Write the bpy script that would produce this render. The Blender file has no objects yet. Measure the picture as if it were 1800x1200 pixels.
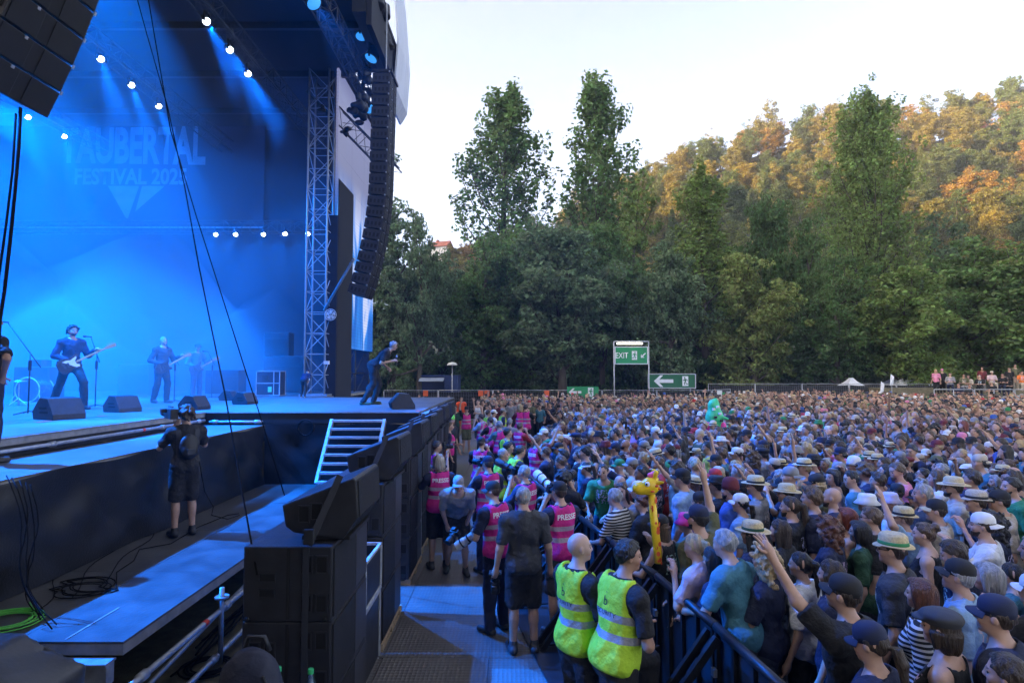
import bpy, bmesh, math, random
import numpy as np
from mathutils import Vector, Matrix
from mathutils.bvhtree import BVHTree

# ------------------------------------------------------------------ camera, world, sun, exposure
scene = bpy.context.scene
COL = scene.collection
F_PX, CAM_Z, PITCH = 1050.0, 3.12, math.atan2(55, 1050)
cam_data = bpy.data.cameras.new('camera'); cam_data.lens = 36 * F_PX / 1800; cam_data.sensor_width = 36
cam_data.clip_end = 3000; cam_data.clip_start = 0.05
cam = bpy.data.objects.new('camera', cam_data); COL.objects.link(cam)
cam.location = (0, 0, CAM_Z); cam.rotation_euler = (math.pi / 2 + PITCH, 0, 0)
scene.camera = cam

SUN_EL, SUN_AZ = math.radians(14.0), math.radians(-103)      # azimuth from +Y, clockwise; sun low on the left
sun_from = Vector((math.sin(SUN_AZ) * math.cos(SUN_EL), math.cos(SUN_AZ) * math.cos(SUN_EL), math.sin(SUN_EL)))
world = bpy.data.worlds.new('World'); scene.world = world; world.use_nodes = True
wn = world.node_tree.nodes; wl = world.node_tree.links
sky = wn.new('ShaderNodeTexSky'); sky.sky_type = 'NISHITA'; sky.sun_disc = False
sky.sun_elevation = SUN_EL; sky.sun_rotation = SUN_AZ
sky.air_density = 0.32; sky.dust_density = 2.4; sky.ozone_density = 0.0; sky.altitude = 300
wn['Background'].inputs[1].default_value = 0.15
thin = wn.new('ShaderNodeHueSaturation'); thin.inputs['Saturation'].default_value = 0.72      # high thin cloud veil greys the blue
wl.new(sky.outputs[0], thin.inputs['Color']); wl.new(thin.outputs[0], wn['Background'].inputs[0])
sd = bpy.data.lights.new('sun', 'SUN'); sd.energy = 4.0; sd.angle = math.radians(0.5); sd.color = (1.0, 0.66, 0.30)
so = bpy.data.objects.new('sun', sd); COL.objects.link(so); so.rotation_euler = (-sun_from).to_track_quat('-Z', 'Y').to_euler()
vs = scene.view_settings; vs.view_transform = 'Standard'; vs.look = 'None'; vs.gamma = 1.0; vs.use_curve_mapping = False
vs.exposure = 2.85
cy = scene.cycles; cy.max_bounces = 6; cy.diffuse_bounces = 4; cy.glossy_bounces = 2; cy.transmission_bounces = 4
cy.volume_bounces = 0; cy.transparent_max_bounces = 8; cy.use_denoising = True; cy.sample_clamp_indirect = 4
cy.use_adaptive_sampling = True; cy.adaptive_threshold = 0.02; cy.caustics_reflective = False; cy.caustics_refractive = False

# ------------------------------------------------------------------ pixels of the photograph (1800x1200) to directions
_cf = Vector((0, math.cos(PITCH), math.sin(PITCH))); _cu = Vector((0, -math.sin(PITCH), math.cos(PITCH)))
def ray(px, py): return Vector((1, 0, 0)) * ((px - 900) / F_PX) + _cu * ((600 - py) / F_PX) + _cf
def P(px, py, Y): d = ray(px, py); return Vector((0, 0, CAM_Z)) + d * (Y / d.y)
def G(px, py, z=0.0): d = ray(px, py); return Vector((0, 0, CAM_Z)) + d * ((z - CAM_Z) / d.z)

E_BEAM, E_LOW, E_WASH, E_STAGE, SMOKE_D = 2600.0, 300.0, 2000.0, 8000.0, 0.014
HAZE_D = 0.0005
rnd = random.Random(7)
nrg = np.random.default_rng(11)

# ------------------------------------------------------------------ materials
def rgb(r, g, b): return (r, g, b, 1.0)
MATS = {}
def mat(name, col=(.5, .5, .5), rough=.6, metal=0.0, var=.12, scale=6.0, bump=0.0, bscale=60.0, objcol=False, attr=None,
        inst=None, emit=None, estr=0.0, alpha=None, spec=.5, trans=0.0, sheen=0.0, stretch=None, bdist=.02):
    if name in MATS: return MATS[name]
    m = bpy.data.materials.new(name); m.use_nodes = True
    nt = m.node_tree; N = nt.nodes; L = nt.links; b = N['Principled BSDF']
    b.inputs['Roughness'].default_value = rough; b.inputs['Metallic'].default_value = metal
    b.inputs['Specular IOR Level'].default_value = spec
    if sheen: b.inputs['Sheen Weight'].default_value = sheen
    if trans: b.inputs['Transmission Weight'].default_value = trans
    tc = N.new('ShaderNodeTexCoord'); src_vec = tc.outputs['Object']
    if stretch:
        mp = N.new('ShaderNodeMapping'); mp.inputs['Scale'].default_value = stretch; L.new(src_vec, mp.inputs[0]); src_vec = mp.outputs[0]
    if objcol:
        oi = N.new('ShaderNodeObjectInfo'); csrc = oi.outputs['Color']
    elif inst:
        a = N.new('ShaderNodeAttribute'); a.attribute_type = 'INSTANCER'; a.attribute_name = inst; csrc = a.outputs['Color']
    else:
        r = N.new('ShaderNodeRGB'); r.outputs[0].default_value = rgb(*col); csrc = r.outputs[0]
    if attr:
        a = N.new('ShaderNodeAttribute'); a.attribute_name = attr
        mx = N.new('ShaderNodeMix'); mx.data_type = 'RGBA'; mx.blend_type = 'MULTIPLY'; mx.inputs[0].default_value = 1
        L.new(csrc, mx.inputs[6]); L.new(a.outputs['Color'], mx.inputs[7]); csrc = mx.outputs[2]
    if var:
        nz = N.new('ShaderNodeTexNoise'); nz.inputs['Scale'].default_value = scale; nz.inputs['Detail'].default_value = 5
        L.new(src_vec, nz.inputs['Vector'])
        mr = N.new('ShaderNodeMapRange'); mr.inputs[1].default_value = .25; mr.inputs[2].default_value = .75
        mr.inputs[3].default_value = 1 - var; mr.inputs[4].default_value = 1 + var
        L.new(nz.outputs[0], mr.inputs[0])
        hs = N.new('ShaderNodeHueSaturation'); L.new(csrc, hs.inputs['Color']); L.new(mr.outputs[0], hs.inputs['Value']); csrc = hs.outputs[0]
        m2 = N.new('ShaderNodeMapRange'); m2.inputs[3].default_value = max(.03, rough - .1); m2.inputs[4].default_value = min(1, rough + .12)
        L.new(nz.outputs[0], m2.inputs[0]); L.new(m2.outputs[0], b.inputs['Roughness'])
    L.new(csrc, b.inputs['Base Color'])
    if bump:
        n2 = N.new('ShaderNodeTexNoise'); n2.inputs['Scale'].default_value = bscale; n2.inputs['Detail'].default_value = 4
        L.new(src_vec, n2.inputs['Vector'])
        bp = N.new('ShaderNodeBump'); bp.inputs['Strength'].default_value = bump; bp.inputs['Distance'].default_value = bdist
        L.new(n2.outputs[0], bp.inputs['Height']); L.new(bp.outputs[0], b.inputs['Normal'])
    if emit: b.inputs['Emission Color'].default_value = rgb(*emit); b.inputs['Emission Strength'].default_value = estr
    if alpha is not None: b.inputs['Alpha'].default_value = alpha
    MATS[name] = m; m['bsdf_src'] = 0
    return m

# ------------------------------------------------------------------ mesh collector
class MB:
    def __init__(s): s.v = []; s.f = []; s.m = []
    def add(s, vs_, fs, mi=0):
        o = len(s.v); s.v.extend([tuple(v) for v in vs_]); s.f.extend([tuple(i + o for i in f) for f in fs]); s.m.extend([mi] * len(fs)); return s
    def box(s, x0, x1, y0, y1, z0, z1, mi=0):
        v = [(x0, y0, z0), (x1, y0, z0), (x1, y1, z0), (x0, y1, z0), (x0, y0, z1), (x1, y0, z1), (x1, y1, z1), (x0, y1, z1)]
        return s.add(v, [(0, 3, 2, 1), (4, 5, 6, 7), (0, 1, 5, 4), (1, 2, 6, 5), (2, 3, 7, 6), (3, 0, 4, 7)], mi)
    def obox(s, c, ax, ay, az, mi=0):          # oriented box: centre and three half-axes
        c, ax, ay, az = Vector(c), Vector(ax), Vector(ay), Vector(az)
        v = [c + ax * i + ay * j + az * k for k in (-1, 1) for (i, j) in ((-1, -1), (1, -1), (1, 1), (-1, 1))]
        return s.add(v, [(0, 3, 2, 1), (4, 5, 6, 7), (0, 1, 5, 4), (1, 2, 6, 5), (2, 3, 7, 6), (3, 0, 4, 7)], mi)
    def prism(s, pts, axis, a, b, mi=0):        # 2-D outline (ccw) extruded along an axis
        def mk(p, t): return {'x': (t, p[0], p[1]), 'y': (p[0], t, p[1]), 'z': (p[0], p[1], t)}[axis]
        n = len(pts); v = [mk(p, a) for p in pts] + [mk(p, b) for p in pts]
        fs = [tuple(range(n)), tuple(range(2 * n - 1, n - 1, -1))] + [(i, n + i, n + (i + 1) % n, (i + 1) % n) for i in range(n)]
        return s.add(v, fs, mi)
    def tube(s, pts, r, n=6, mi=0, cap=True):
        pts = [Vector(p) for p in pts]; rs = r if isinstance(r, (list, tuple)) else [r] * len(pts)
        o = len(s.v); ref = None
        for i, p in enumerate(pts):
            t = (pts[min(i + 1, len(pts) - 1)] - pts[max(i - 1, 0)]).normalized()
            if ref is None: ref = t.orthogonal().normalized()
            ref = (ref - t * ref.dot(t)); ref = ref.normalized() if ref.length > 1e-6 else t.orthogonal().normalized()
            b = t.cross(ref)
            for k in range(n):
                a = 2 * math.pi * k / n; s.v.append(tuple(p + (ref * math.cos(a) + b * math.sin(a)) * rs[i]))
        for i in range(len(pts) - 1):
            for k in range(n):
                s.f.append((o + i * n + k, o + i * n + (k + 1) % n, o + (i + 1) * n + (k + 1) % n, o + (i + 1) * n + k)); s.m.append(mi)
        if cap:
            s.f.append(tuple(o + k for k in reversed(range(n)))); s.f.append(tuple(o + (len(pts) - 1) * n + k for k in range(n))); s.m += [mi, mi]
        return s
    def lathe(s, prof, c=(0, 0, 0), n=20, mi=0, sx=1.0, sy=1.0):      # profile of (r, z)
        o = len(s.v)
        for r, z in prof:
            for k in range(n):
                a = 2 * math.pi * k / n; s.v.append((c[0] + r * sx * math.cos(a), c[1] + r * sy * math.sin(a), c[2] + z))
        for i in range(len(prof) - 1):
            for k in range(n):
                s.f.append((o + i * n + k, o + i * n + (k + 1) % n, o + (i + 1) * n + (k + 1) % n, o + (i + 1) * n + k)); s.m.append(mi)
        s.f.append(tuple(o + k for k in reversed(range(n)))); s.f.append(tuple(o + (len(prof) - 1) * n + k for k in range(n))); s.m += [mi, mi]
        return s
    def mesh(s, name, mats, smooth=False, bevel=0.0):
        me = bpy.data.meshes.new(name); me.from_pydata(s.v, [], s.f)
        for m in (mats if isinstance(mats, (list, tuple)) else [mats]): me.materials.append(m)
        me.polygons.foreach_set('material_index', s.m)
        if bevel:
            bm = bmesh.new(); bm.from_mesh(me); bmesh.ops.recalc_face_normals(bm, faces=bm.faces)
            bmesh.ops.bevel(bm, geom=[e for e in bm.edges if e.is_manifold and e.calc_face_angle(0) > .6], offset=bevel, segments=2, affect='EDGES', profile=.6)
            bm.to_mesh(me); bm.free()
        elif not smooth:
            bm = bmesh.new(); bm.from_mesh(me); bmesh.ops.recalc_face_normals(bm, faces=bm.faces); bm.to_mesh(me); bm.free()
        if smooth: me.polygons.foreach_set('use_smooth', [True] * len(me.polygons))
        me.update(); return me
    def build(s, name, mats, parent=None, smooth=False, bevel=0.0, loc=None, **kw):
        return link(name, s.mesh(name, mats, smooth, bevel), parent, loc, **kw)

def link(name, data, parent=None, loc=None, label=None, cat=None, group=None, kind=None, rz=None):
    o = bpy.data.objects.new(name, data); COL.objects.link(o)
    if parent is not None: o.parent = parent
    if loc is not None: o.location = loc
    if rz is not None: o.rotation_euler = (0, 0, rz)
    tag(o, label, cat, group, kind); return o
def tag(o, label=None, cat=None, group=None, kind=None):
    if label: o['label'] = label
    if cat: o['category'] = cat
    if group: o['group'] = group
    if kind: o['kind'] = kind
    return o
def empty(name, loc=(0, 0, 0), label=None, cat=None, group=None, rz=0, kind=None, parent=None):
    o = link(name, None, parent, loc, label, cat, group, kind); o.rotation_euler = (0, 0, rz); o.empty_display_size = .1; return o
ORD = ['first', 'second', 'third', 'fourth', 'fifth', 'sixth', 'seventh', 'eighth', 'ninth', 'tenth', 'eleventh', 'twelfth', 'thirteenth',
       'fourteenth', 'fifteenth', 'sixteenth', 'seventeenth', 'eighteenth', 'nineteenth', 'twentieth']
def nth(i):
    if i < 20: return ORD[i]
    if i < 99: t = ['twent', 'thirt', 'fort', 'fift', 'sixt', 'sevent', 'eight', 'ninet'][(i + 1) // 10 - 2]; return t + 'ieth' if (i + 1) % 10 == 0 else t + 'y-' + ORD[(i + 1) % 10 - 1]
    n = i + 1; return '%d%s' % (n, 'th' if 10 <= n % 100 <= 20 else {1: 'st', 2: 'nd', 3: 'rd'}.get(n % 10, 'th'))

def text_mesh(body, size=1.0, offset=0.0, extrude=0.0, sx=1.0):
    cu = bpy.data.curves.new('lettering', 'FONT'); cu.body = body; cu.size = size; cu.align_x = 'CENTER'; cu.align_y = 'CENTER'
    cu.offset = offset; cu.extrude = extrude; cu.resolution_u = 3
    o = bpy.data.objects.new('lettering', cu); COL.objects.link(o)
    bpy.context.view_layer.update()
    me = bpy.data.meshes.new_from_object(o.evaluated_get(bpy.context.evaluated_depsgraph_get()))
    bpy.data.objects.remove(o); me.name = 'lettering'
    for v in me.vertices: v.co.x *= sx
    me.materials.clear()
    return me
# ------------------------------------------------------------------ common materials
M_black = mat('black_paint', (.008, .008, .009), .55, bump=.15, bscale=200)
M_cab = mat('cabinet_black', (.02, .02, .024), .42, var=.35, scale=9, bump=.25, bscale=260)
M_grille = mat('grille', (.014, .014, .017), .6, metal=.3, var=.2, bump=.6, bscale=380)
M_hole = mat('black_and_hole_shade', (.003, .003, .004), .8, var=0)  # near-black paints the shade of handle holes, slots, grooves; plain black parts too
M_steel = mat('galvanised', (.36, .37, .39), .5, metal=.6, var=.25, scale=14)
M_alu = mat('aluminium', (.45, .46, .48), .6, metal=.45, var=.18, scale=20)
M_deck = mat('deck_ply', (.10, .095, .09), .62, var=.35, scale=2.2, bump=.2, bscale=30)
M_deckside = mat('deck_side', (.22, .21, .2), .7, var=.3, scale=8)
M_cloth = mat('scrim_cloth', (.012, .0125, .014), .36, var=.2, scale=3, bump=.3, bscale=40)
M_cable = mat('cable_black', (.006, .006, .007), .8, var=0, spec=.1)
M_green = mat('cable_green', (.10, .45, .06), .5, var=.1)
M_tape = mat('tape_red', (.75, .06, .03), .5, var=.1)
M_wtape = mat('tape_white', (.3, .3, .31), .6, var=.2)
M_white = mat('white_paint', (.75, .76, .78), .5, var=.08)
M_grass = mat('dry_grass', (.10, .085, .045), .9, var=.45, scale=7, bump=.6, bscale=50)

# ------------------------------------------------------------------ ground sheet
gm = MB(); gm.add([(-900, -600, -.03), (900, -600, -.03), (900, 900, -.03), (-900, 900, -.03)], [(0, 1, 2, 3)])
gm.build('ground', M_grass, kind='structure')

# ------------------------------------------------------------------ hill on the right, and the ridge that shades the valley
def smooth(a, b, t): t = min(1, max(0, (t - a) / (b - a))); return t * t * (3 - 2 * t)
RX = [-400, -120, -60, -39, -23, 0, 19, 49, 76, 110, 133, 176, 260, 420]
RZ = [8, 13, 21, 26, 31, 38, 48, 67, 74, 80, 84, 90, 100, 106]
def hill_h(x, y):
    r = float(np.interp(x, RX, RZ)); n = 2.2 * math.sin(x * .07 + 1) + 1.8 * math.sin(y * .09 + x * .03) + 1.2 * math.sin(x * .19 + y * .11)
    t = min(1, max(0, (y - 84) / (200 - 84)))
    return (r + n * .8) * (t ** 1.12) - (0 if y < 200 else (y - 200) * .12) - .3 + (0 if t > 0 else -1)
hm = MB(); xs = np.linspace(-400, 420, 110); ys = np.concatenate([np.linspace(84, 205, 40), np.linspace(212, 420, 14)])
for y in ys:
    for x in xs: hm.v.append((x, y, hill_h(x, y)))
nx = len(xs)
for j in range(len(ys) - 1):
    for i in range(nx - 1): hm.f.append((j * nx + i, j * nx + i + 1, (j + 1) * nx + i + 1, (j + 1) * nx + i)); hm.m.append(0)
M_hill = mat('hill_soil', (.045, .055, .025), .95, var=.4, scale=.15, bump=.5, bscale=2)
hm.build('hill', M_hill, smooth=True, kind='structure')
om = MB()
xs2 = np.linspace(-420, -150, 16); ys2 = np.linspace(-420, 420, 50)
def ridge_h(x, y): return (RIDGE_H + 5 * math.sin(y * .045) + 4 * math.sin(y * .11 + 1) + 3 * math.sin(y * .23)) * (math.exp(-((x + 290) / 62) ** 2)) - 1.5
RIDGE_H = 136
for y in ys2:
    for x in xs2: om.v.append((x, y, ridge_h(x, y)))
for j in range(len(ys2) - 1):
    for i in range(len(xs2) - 1): om.f.append((j * 16 + i, j * 16 + i + 1, (j + 1) * 16 + i + 1, (j + 1) * 16 + i)); om.m.append(0)
om.build('opposite_hill', M_hill, smooth=True, kind='structure')

# ------------------------------------------------------------------ bank with terrace on the far right
bk = MB()
bk.prism([(36.5, -.05), (37.3, .9), (39.2, 1.0), (39.7, 1.55), (42.5, 1.6), (43.2, 2.0), (52, 2.2), (60, -.05)], 'x', 26.5, 70)
bk.build('bank', M_grass, kind='structure')

# ------------------------------------------------------------------ pit floor: ribbed plastic plates
def pit_mat():
    m = mat('pit_plate', (.105, .093, .084), .5, var=.34, scale=1.4)
    nt = m.node_tree; N = nt.nodes; L = nt.links
    vo = N.new('ShaderNodeTexVoronoi'); vo.inputs['Scale'].default_value = 22; vo.inputs['Randomness'].default_value = .12
    tc = N.new('ShaderNodeTexCoord'); mp = N.new('ShaderNodeMapping'); mp.inputs['Scale'].default_value = (1, .8, 1)
    L.new(tc.outputs['Object'], mp.inputs[0]); L.new(mp.outputs[0], vo.inputs['Vector'])
    bp = N.new('ShaderNodeBump'); bp.inputs['Strength'].default_value = .9; bp.inputs['Distance'].default_value = .012
    L.new(vo.outputs['Distance'], bp.inputs['Height']); L.new(bp.outputs[0], N['Principled BSDF'].inputs['Normal'])
    return m
M_pit = pit_mat()
pit = MB(); pit.box(-2.6, 3.6, 2.0, 37, -.02, .004)
pit = pit.build('pit_floor', mat('pit_base', (.03, .028, .025), .9), kind='structure')
pp = MB(); pp.box(-.575, .575, -1.145, 1.145, 0, .03); pl_me = pp.mesh('plate', M_pit, bevel=.006)
for j in range(13):
    for i in range(5):
        link('plate', pl_me, pit, (-1.98 + i * 1.155 + rnd.uniform(-.003, .003), 3.2 + j * 2.3, .006 + rnd.uniform(0, .004)))
# ================================================================== STAGE
DZ = 2.3
def truss_parts(parent, p0, p1, w, step=.8, r=.027, rb=.013, mt=None, face=None):
    mt = mt or M_alu
    p0, p1 = Vector(p0), Vector(p1); t = (p1 - p0); ln = t.length; t.normalize()
    u = Vector(face) if face else (Vector((0, 0, 1)) if abs(t.z) < .9 else Vector((1, 0, 0)))
    u = (u - t * u.dot(t)).normalized(); v = t.cross(u); h = w / 2
    cs = [u * a * h + v * b * h for a, b in ((-1, -1), (1, -1), (1, 1), (-1, 1))]
    for c in cs: MB().tube([p0 + c, p1 + c], r, 8).build('chord', mt, parent, smooth=True)
    b = MB(); n = max(1, int(ln / step))
    for i in range(n):
        a0, a1 = p0 + t * (ln * i / n), p0 + t * (ln * (i + 1) / n)
        for k in range(4):
            c, d = cs[k], cs[(k + 1) % 4]
            if (i + k) % 2: c, d = d, c
            b.tube([a0 + c, a1 + d], rb, 5, cap=False); b.tube([a0 + cs[k], a0 + cs[(k + 1) % 4]], rb, 5, cap=False)
    b.build('bracing', mt, parent, smooth=True, kind='stuff')

# --- decks
def deck(name, x0, x1, y0, y1, z, px, py, th=.09, mt=None, label=None):
    r = MB().box(x0, x1, y0, y1, z - th - .02, z - .022).build(name, M_deckside, kind='structure')
    nx_, ny_ = max(1, round((x1 - x0) / px)), max(1, round((y1 - y0) / py)); dx, dy = (x1 - x0) / nx_, (y1 - y0) / ny_
    me = MB().box(-dx / 2 + .003, dx / 2 - .003, -dy / 2 + .003, dy / 2 - .003, -.02, 0).mesh('deck_panel', mt or M_deck)
    for i in range(nx_):
        for j in range(ny_): link('deck_panel', me, r, (x0 + dx * (i + .5), y0 + dy * (j + .5), z + rnd.uniform(-.0015, .0015)))
    return r
deck('stage_deck', -25, -6.45, 5.0, 27.4, DZ, 2, 2)
deck('thrust_deck', -6.44, -1.95, 12.65, 20.3, DZ, 1, 2)
deck('side_platform', -6.44, -5.17, 2.6, 12.6, 2.03, 1.27, 2)
deck('lower_deck', -5.15, -3.3, 5.2, 12.4, .84, .925, 1.8, mt=mat('lower_ply', (.055, .052, .05), .5, var=.55, scale=2.4, bump=.2, bscale=25))

# black fascia under the deck edges, with a pale edge rail
for nm, b in (('deck_fascia', (-6.47, -6.452, 5.0, 12.63, 2.04, 2.285)), ('deck_fascia', (-6.44, -1.96, 12.62, 12.645, 2.06, 2.27)), ('deck_fascia', (-1.945, -1.93, 12.66, 20.3, 1.95, 2.27))):
    o = MB().box(*b).build(nm, M_black, kind='structure')
for a, b in (((-6.44, 5, DZ - .015), (-6.44, 12.63, DZ - .015)), ((-6.44, 12.61, DZ - .015), (-1.94, 12.61, DZ - .015))):
    MB().tube([a, b], .012, 6).build('edge_trim', M_deckside, kind='structure')

# --- black cloths
def cloth(name, p0, p1, z0, z1, amp=.035, nx=90, nz=30, seed=1, label='', bow=0.0, nrm=(1, 0)):
    r = random.Random(seed); w = [(r.uniform(2, 9), r.uniform(-5, 5), r.uniform(0, 6), r.uniform(.3, 1)) for _ in range(9)]
    p0, p1 = Vector(p0), Vector(p1); L = (p1 - p0).length; m = MB()
    for j in range(nz + 1):
        v = j / nz
        for i in range(nx + 1):
            s = i / nx * L; zz = v * (z1 - z0)
            d = sum(a * math.sin(fx * s * .8 + fz * zz + ph) for fx, fz, ph, a in w) / 5; d += .35 * abs(math.sin(s * 3.1 + 5 * zz + 1.5 * math.sin(s * 1.3))) + .2 * math.sin(9 * zz - s * 2.2)
            d *= amp * (.35 + .65 * math.sin(math.pi * min(.97, v + .05)))
            d += bow * (1 - v) ** 2 * (0.6 + .4 * math.sin(s * 2.1))
            q = p0.lerp(p1, i / nx); m.v.append((q.x + d * nrm[0], q.y + d * nrm[1], z0 + zz + (.02 * math.sin(s * 3.3) if j == nz else 0)))
    n = nx + 1
    for j in range(nz):
        for i in range(nx): m.f.append((j * n + i, j * n + i + 1, (j + 1) * n + i + 1, (j + 1) * n + i)); m.m.append(0)
    o = m.build(name, M_cloth, smooth=True, label=label, cat='cloth'); return o
cloth('black_cloth', (-5.12, 2.6, 0), (-5.12, 12.36, 0), .85, 2.02, .075, 160, 34, 3, 'wrinkled black cloth hung along the side platform beside the lower deck', .06, (1, 0))
cloth('black_cloth', (-5.1, 12.42, 0), (-1.95, 12.42, 0), .3, 2.06, .05, 100, 34, 5, 'black cloth skirt hung below the thrust stage behind the aluminium stairs', 0, (0, -1))
cloth('black_cloth', (-1.9, 12.45, 0), (-1.9, 20.3, 0), .02, 1.97, .03, 90, 30, 8, 'black cloth skirt along the audience side of the thrust stage', 0, (1, 0))

# --- silver guard pipes with couplers
def pipe(pts, r=.026, label='', extra=None):
    e = empty('scaffold_pipe', pts[0], label, 'pipe')
    q = [Vector(p) - Vector(pts[0]) for p in pts]
    MB().tube(q, r, 12).build('pipe', M_steel, e, smooth=True)
    for t in (extra or []):
        c = q[0].lerp(q[-1], t); d = (q[-1] - q[0]).normalized() * .05
        MB().tube([c - d, c + d], r * 1.5, 10).build('coupler', M_steel, e, smooth=True)
    return e
e = pipe([(-6.4, 5.0, 2.13), (-6.4, 12.5, 2.13)], .028, 'long silver scaffold pipe below the edge of the main stage deck', (.1, .45, .8, .97))
MB().tube([(0, 5.4, 0), (0, 5.47, 0)], .03, 10).build('red_tape', M_tape, e, smooth=True)
pipe([(-6.3, 12.52, 2.1), (-5.2, 12.52, 2.1)], .028, 'short silver scaffold pipe at the inner corner of the thrust stage', (.1, .9))
e = pipe([(-3.16, 4.3, .52), (-3.16, 12.2, .62)], .03, 'upper silver scaffold pipe running beside the lower deck', (.12, .31))
MB().tube([(0, 1.96, .025), (0, 2.03, .026)], .032, 10).build('red_tape', M_tape, e, smooth=True)
pipe([(-3.16, 4.1, .05), (-3.16, 12.0, .18)], .03, 'lower silver scaffold pipe running beside the lower deck near the ground', (.3,))
pipe([(-3.36, 4.6, .12), (-3.36, 9.0, .60)], .024, 'thin slanting scaffold pipe under the lower deck', ())
for i, (x, y, z1, lb) in enumerate(((-3.14, 4.62, .62, 'silver scaffold upright with ring plate at the front corner of the lower deck'), (-3.14, 6.6, .80, 'silver scaffold upright beside the middle of the lower deck'), (-3.14, 9.2, .80, 'silver scaffold upright hidden behind the nearest speaker stack'))):
    e = empty('scaffold_upright', (x, y, 0), lb, 'pipe'); MB().tube([(0, 0, 0), (0, 0, z1)], .026, 12).build('post', M_steel, e, smooth=True)
    MB().lathe([(.03, -.01), (.075, -.01), (.075, .01), (.03, .01)], (0, 0, z1 - .1), 16).build('ring_plate', M_steel, e)
e = empty('ledger_beam', (-4.2, 5.12, .62), 'pale metal beam under the near end of the lower deck', 'beam')
MB().box(-.55, .85, -.05, .05, -.09, .08).build('beam', M_steel, e, bevel=.008); MB().box(-.55, .85, -.07, .07, .081, .10).build('flange', M_steel, e)

# --- the roof corner tower and roof trusses
e = empty('truss_tower', (-7.02, 21.6, DZ), 'tall silver lattice truss tower at the far corner of the stage', 'truss tower')
truss_parts(e, (0, 0, 0), (0, 0, 11.9), .72, .72, .035, .016)
MB().box(-.5, .5, -.5, .5, .002, .06).build('base_plate', M_steel, e)
M_rtruss = mat('roof_truss', (.07, .075, .085), .5, metal=.5)
for i, (a, b, lb) in enumerate((((-8.6, 6, 13.5), (-8.6, 27, 13.5), 'long roof truss carrying the row of lamps nearest the tower'), ((-13.1, 6, 13.5), (-13.1, 27, 13.5), 'long roof truss carrying the middle row of lamps'),
        ((-18.8, 6, 13.5), (-18.8, 27, 13.5), 'long roof truss carrying the leftmost row of lamps'), ((-24, 27.0, 9.75), (-7, 27.0, 9.75), 'low cross truss carrying five lamps in front of the banner wall'),
        ((-5.2, 8, 13.2), (-5.2, 23, 13.2), 'front roof truss carrying the cluster of moving lights'), ((-7.6, 22.3, 13.9), (-4.4, 22.3, 10.6), 'slanting truss beside the tall video screen'))):
    e = empty('roof_truss', a, lb, 'truss'); truss_parts(e, (0, 0, 0), Vector(b) - Vector(a), .5, .6, .025, .012, M_rtruss)
    if i == 2: pass

# --- roof, walls
rf = empty('stage_roof', (-15, 15, 14.6), 'dark stage roof with pale front fascia above the blue haze', 'roof')
M_roof = mat('roof_skin', (.02, .022, .03), .8, var=.15, scale=.5)
rm = MB(); rm.box(-10.5, 10.9, -14, 7.35, 0, .15); rm.box(-10.5, 8.9, 7.36, 12.8, 0, .15); rm.build('roof_skin', M_roof, rf)
for k in range(8):
    MB().box(-10.5, 10.6 if k < 6 else 8.8, -12 + k * 3.2, -11.86 + k * 3.2, -.22, -.002).build('rafter', M_rtruss, rf)
fa = MB()          # pale fascia: curved panel hanging at the audience edge, in strips
prof = [(-4.25, 12.6), (-4.02, 13.0), (-3.92, 14.6), (-4.1, 17.0), (-4.5, 19.5)]
fas = MB()
def fpt(i, y): x, z = prof[i]; return (x, y, z)
M_fas = mat('fascia_skin', (.62, .65, .72), .5, var=.12, scale=1.5, stretch=(1, 6, .3))
for k in range(3):
    y0, y1 = 20.1 + k * .78, 20.1 + k * .78 + .77; m = MB()
    for i in range(len(prof) - 1):
        a, b, c, d = fpt(i, y0), fpt(i, y1), fpt(i + 1, y1), fpt(i + 1, y0)
        off = .06; m.add([a, b, c, d, (a[0] - off, a[1], a[2]), (b[0] - off, b[1], b[2]), (c[0] - off, c[1], c[2]), (d[0] - off, d[1], d[2])],
                         [(0, 1, 2, 3), (7, 6, 5, 4), (0, 4, 5, 1), (3, 2, 6, 7), (0, 3, 7, 4), (1, 5, 6, 2)])
    m.v = [(v[0] + 15, v[1] - 15, v[2] - 14.6) for v in m.v]
    m.build('fascia_panel', M_fas, rf, smooth=False)
MB().box(10.72, 10.88, 2.0, 7.3, -1.3, -.005).build('edge_beam', M_roof, rf); MB().box(10.3, 10.70, 2.0, 7.3, -.9, -.006).build('edge_box', M_rtruss, rf)
M_wall = mat('stage_wall_cloth', (.014, .016, .024), .9, var=.2, scale=.8)
wl_ = empty('stage_wall', (-15.5, 27.5, 0), 'dark cloth far wall of the stage behind the festival banner', 'wall')
MB().box(-10, 8.9, 0, .12, 0, 14.5).build('cloth_panel', M_wall, wl_)
sky_block = empty('stage_wall', (-13, -1.3, 0), 'dark wall added unseen behind the camera to block sky light', 'wall')
MB().box(-12, 13.6, -.12, 0, 0, 14.5).build('cloth_panel', M_wall, sky_block)  # unseen wall, added to keep sky light off the near things
wl2 = empty('stage_wall', (-25.3, 15, 0), 'dark cloth back wall of the stage at the left picture edge', 'wall')
MB().box(-.12, 0, -10, 12.4, 0, 14.5).build('cloth_panel', M_wall, wl2)

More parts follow.
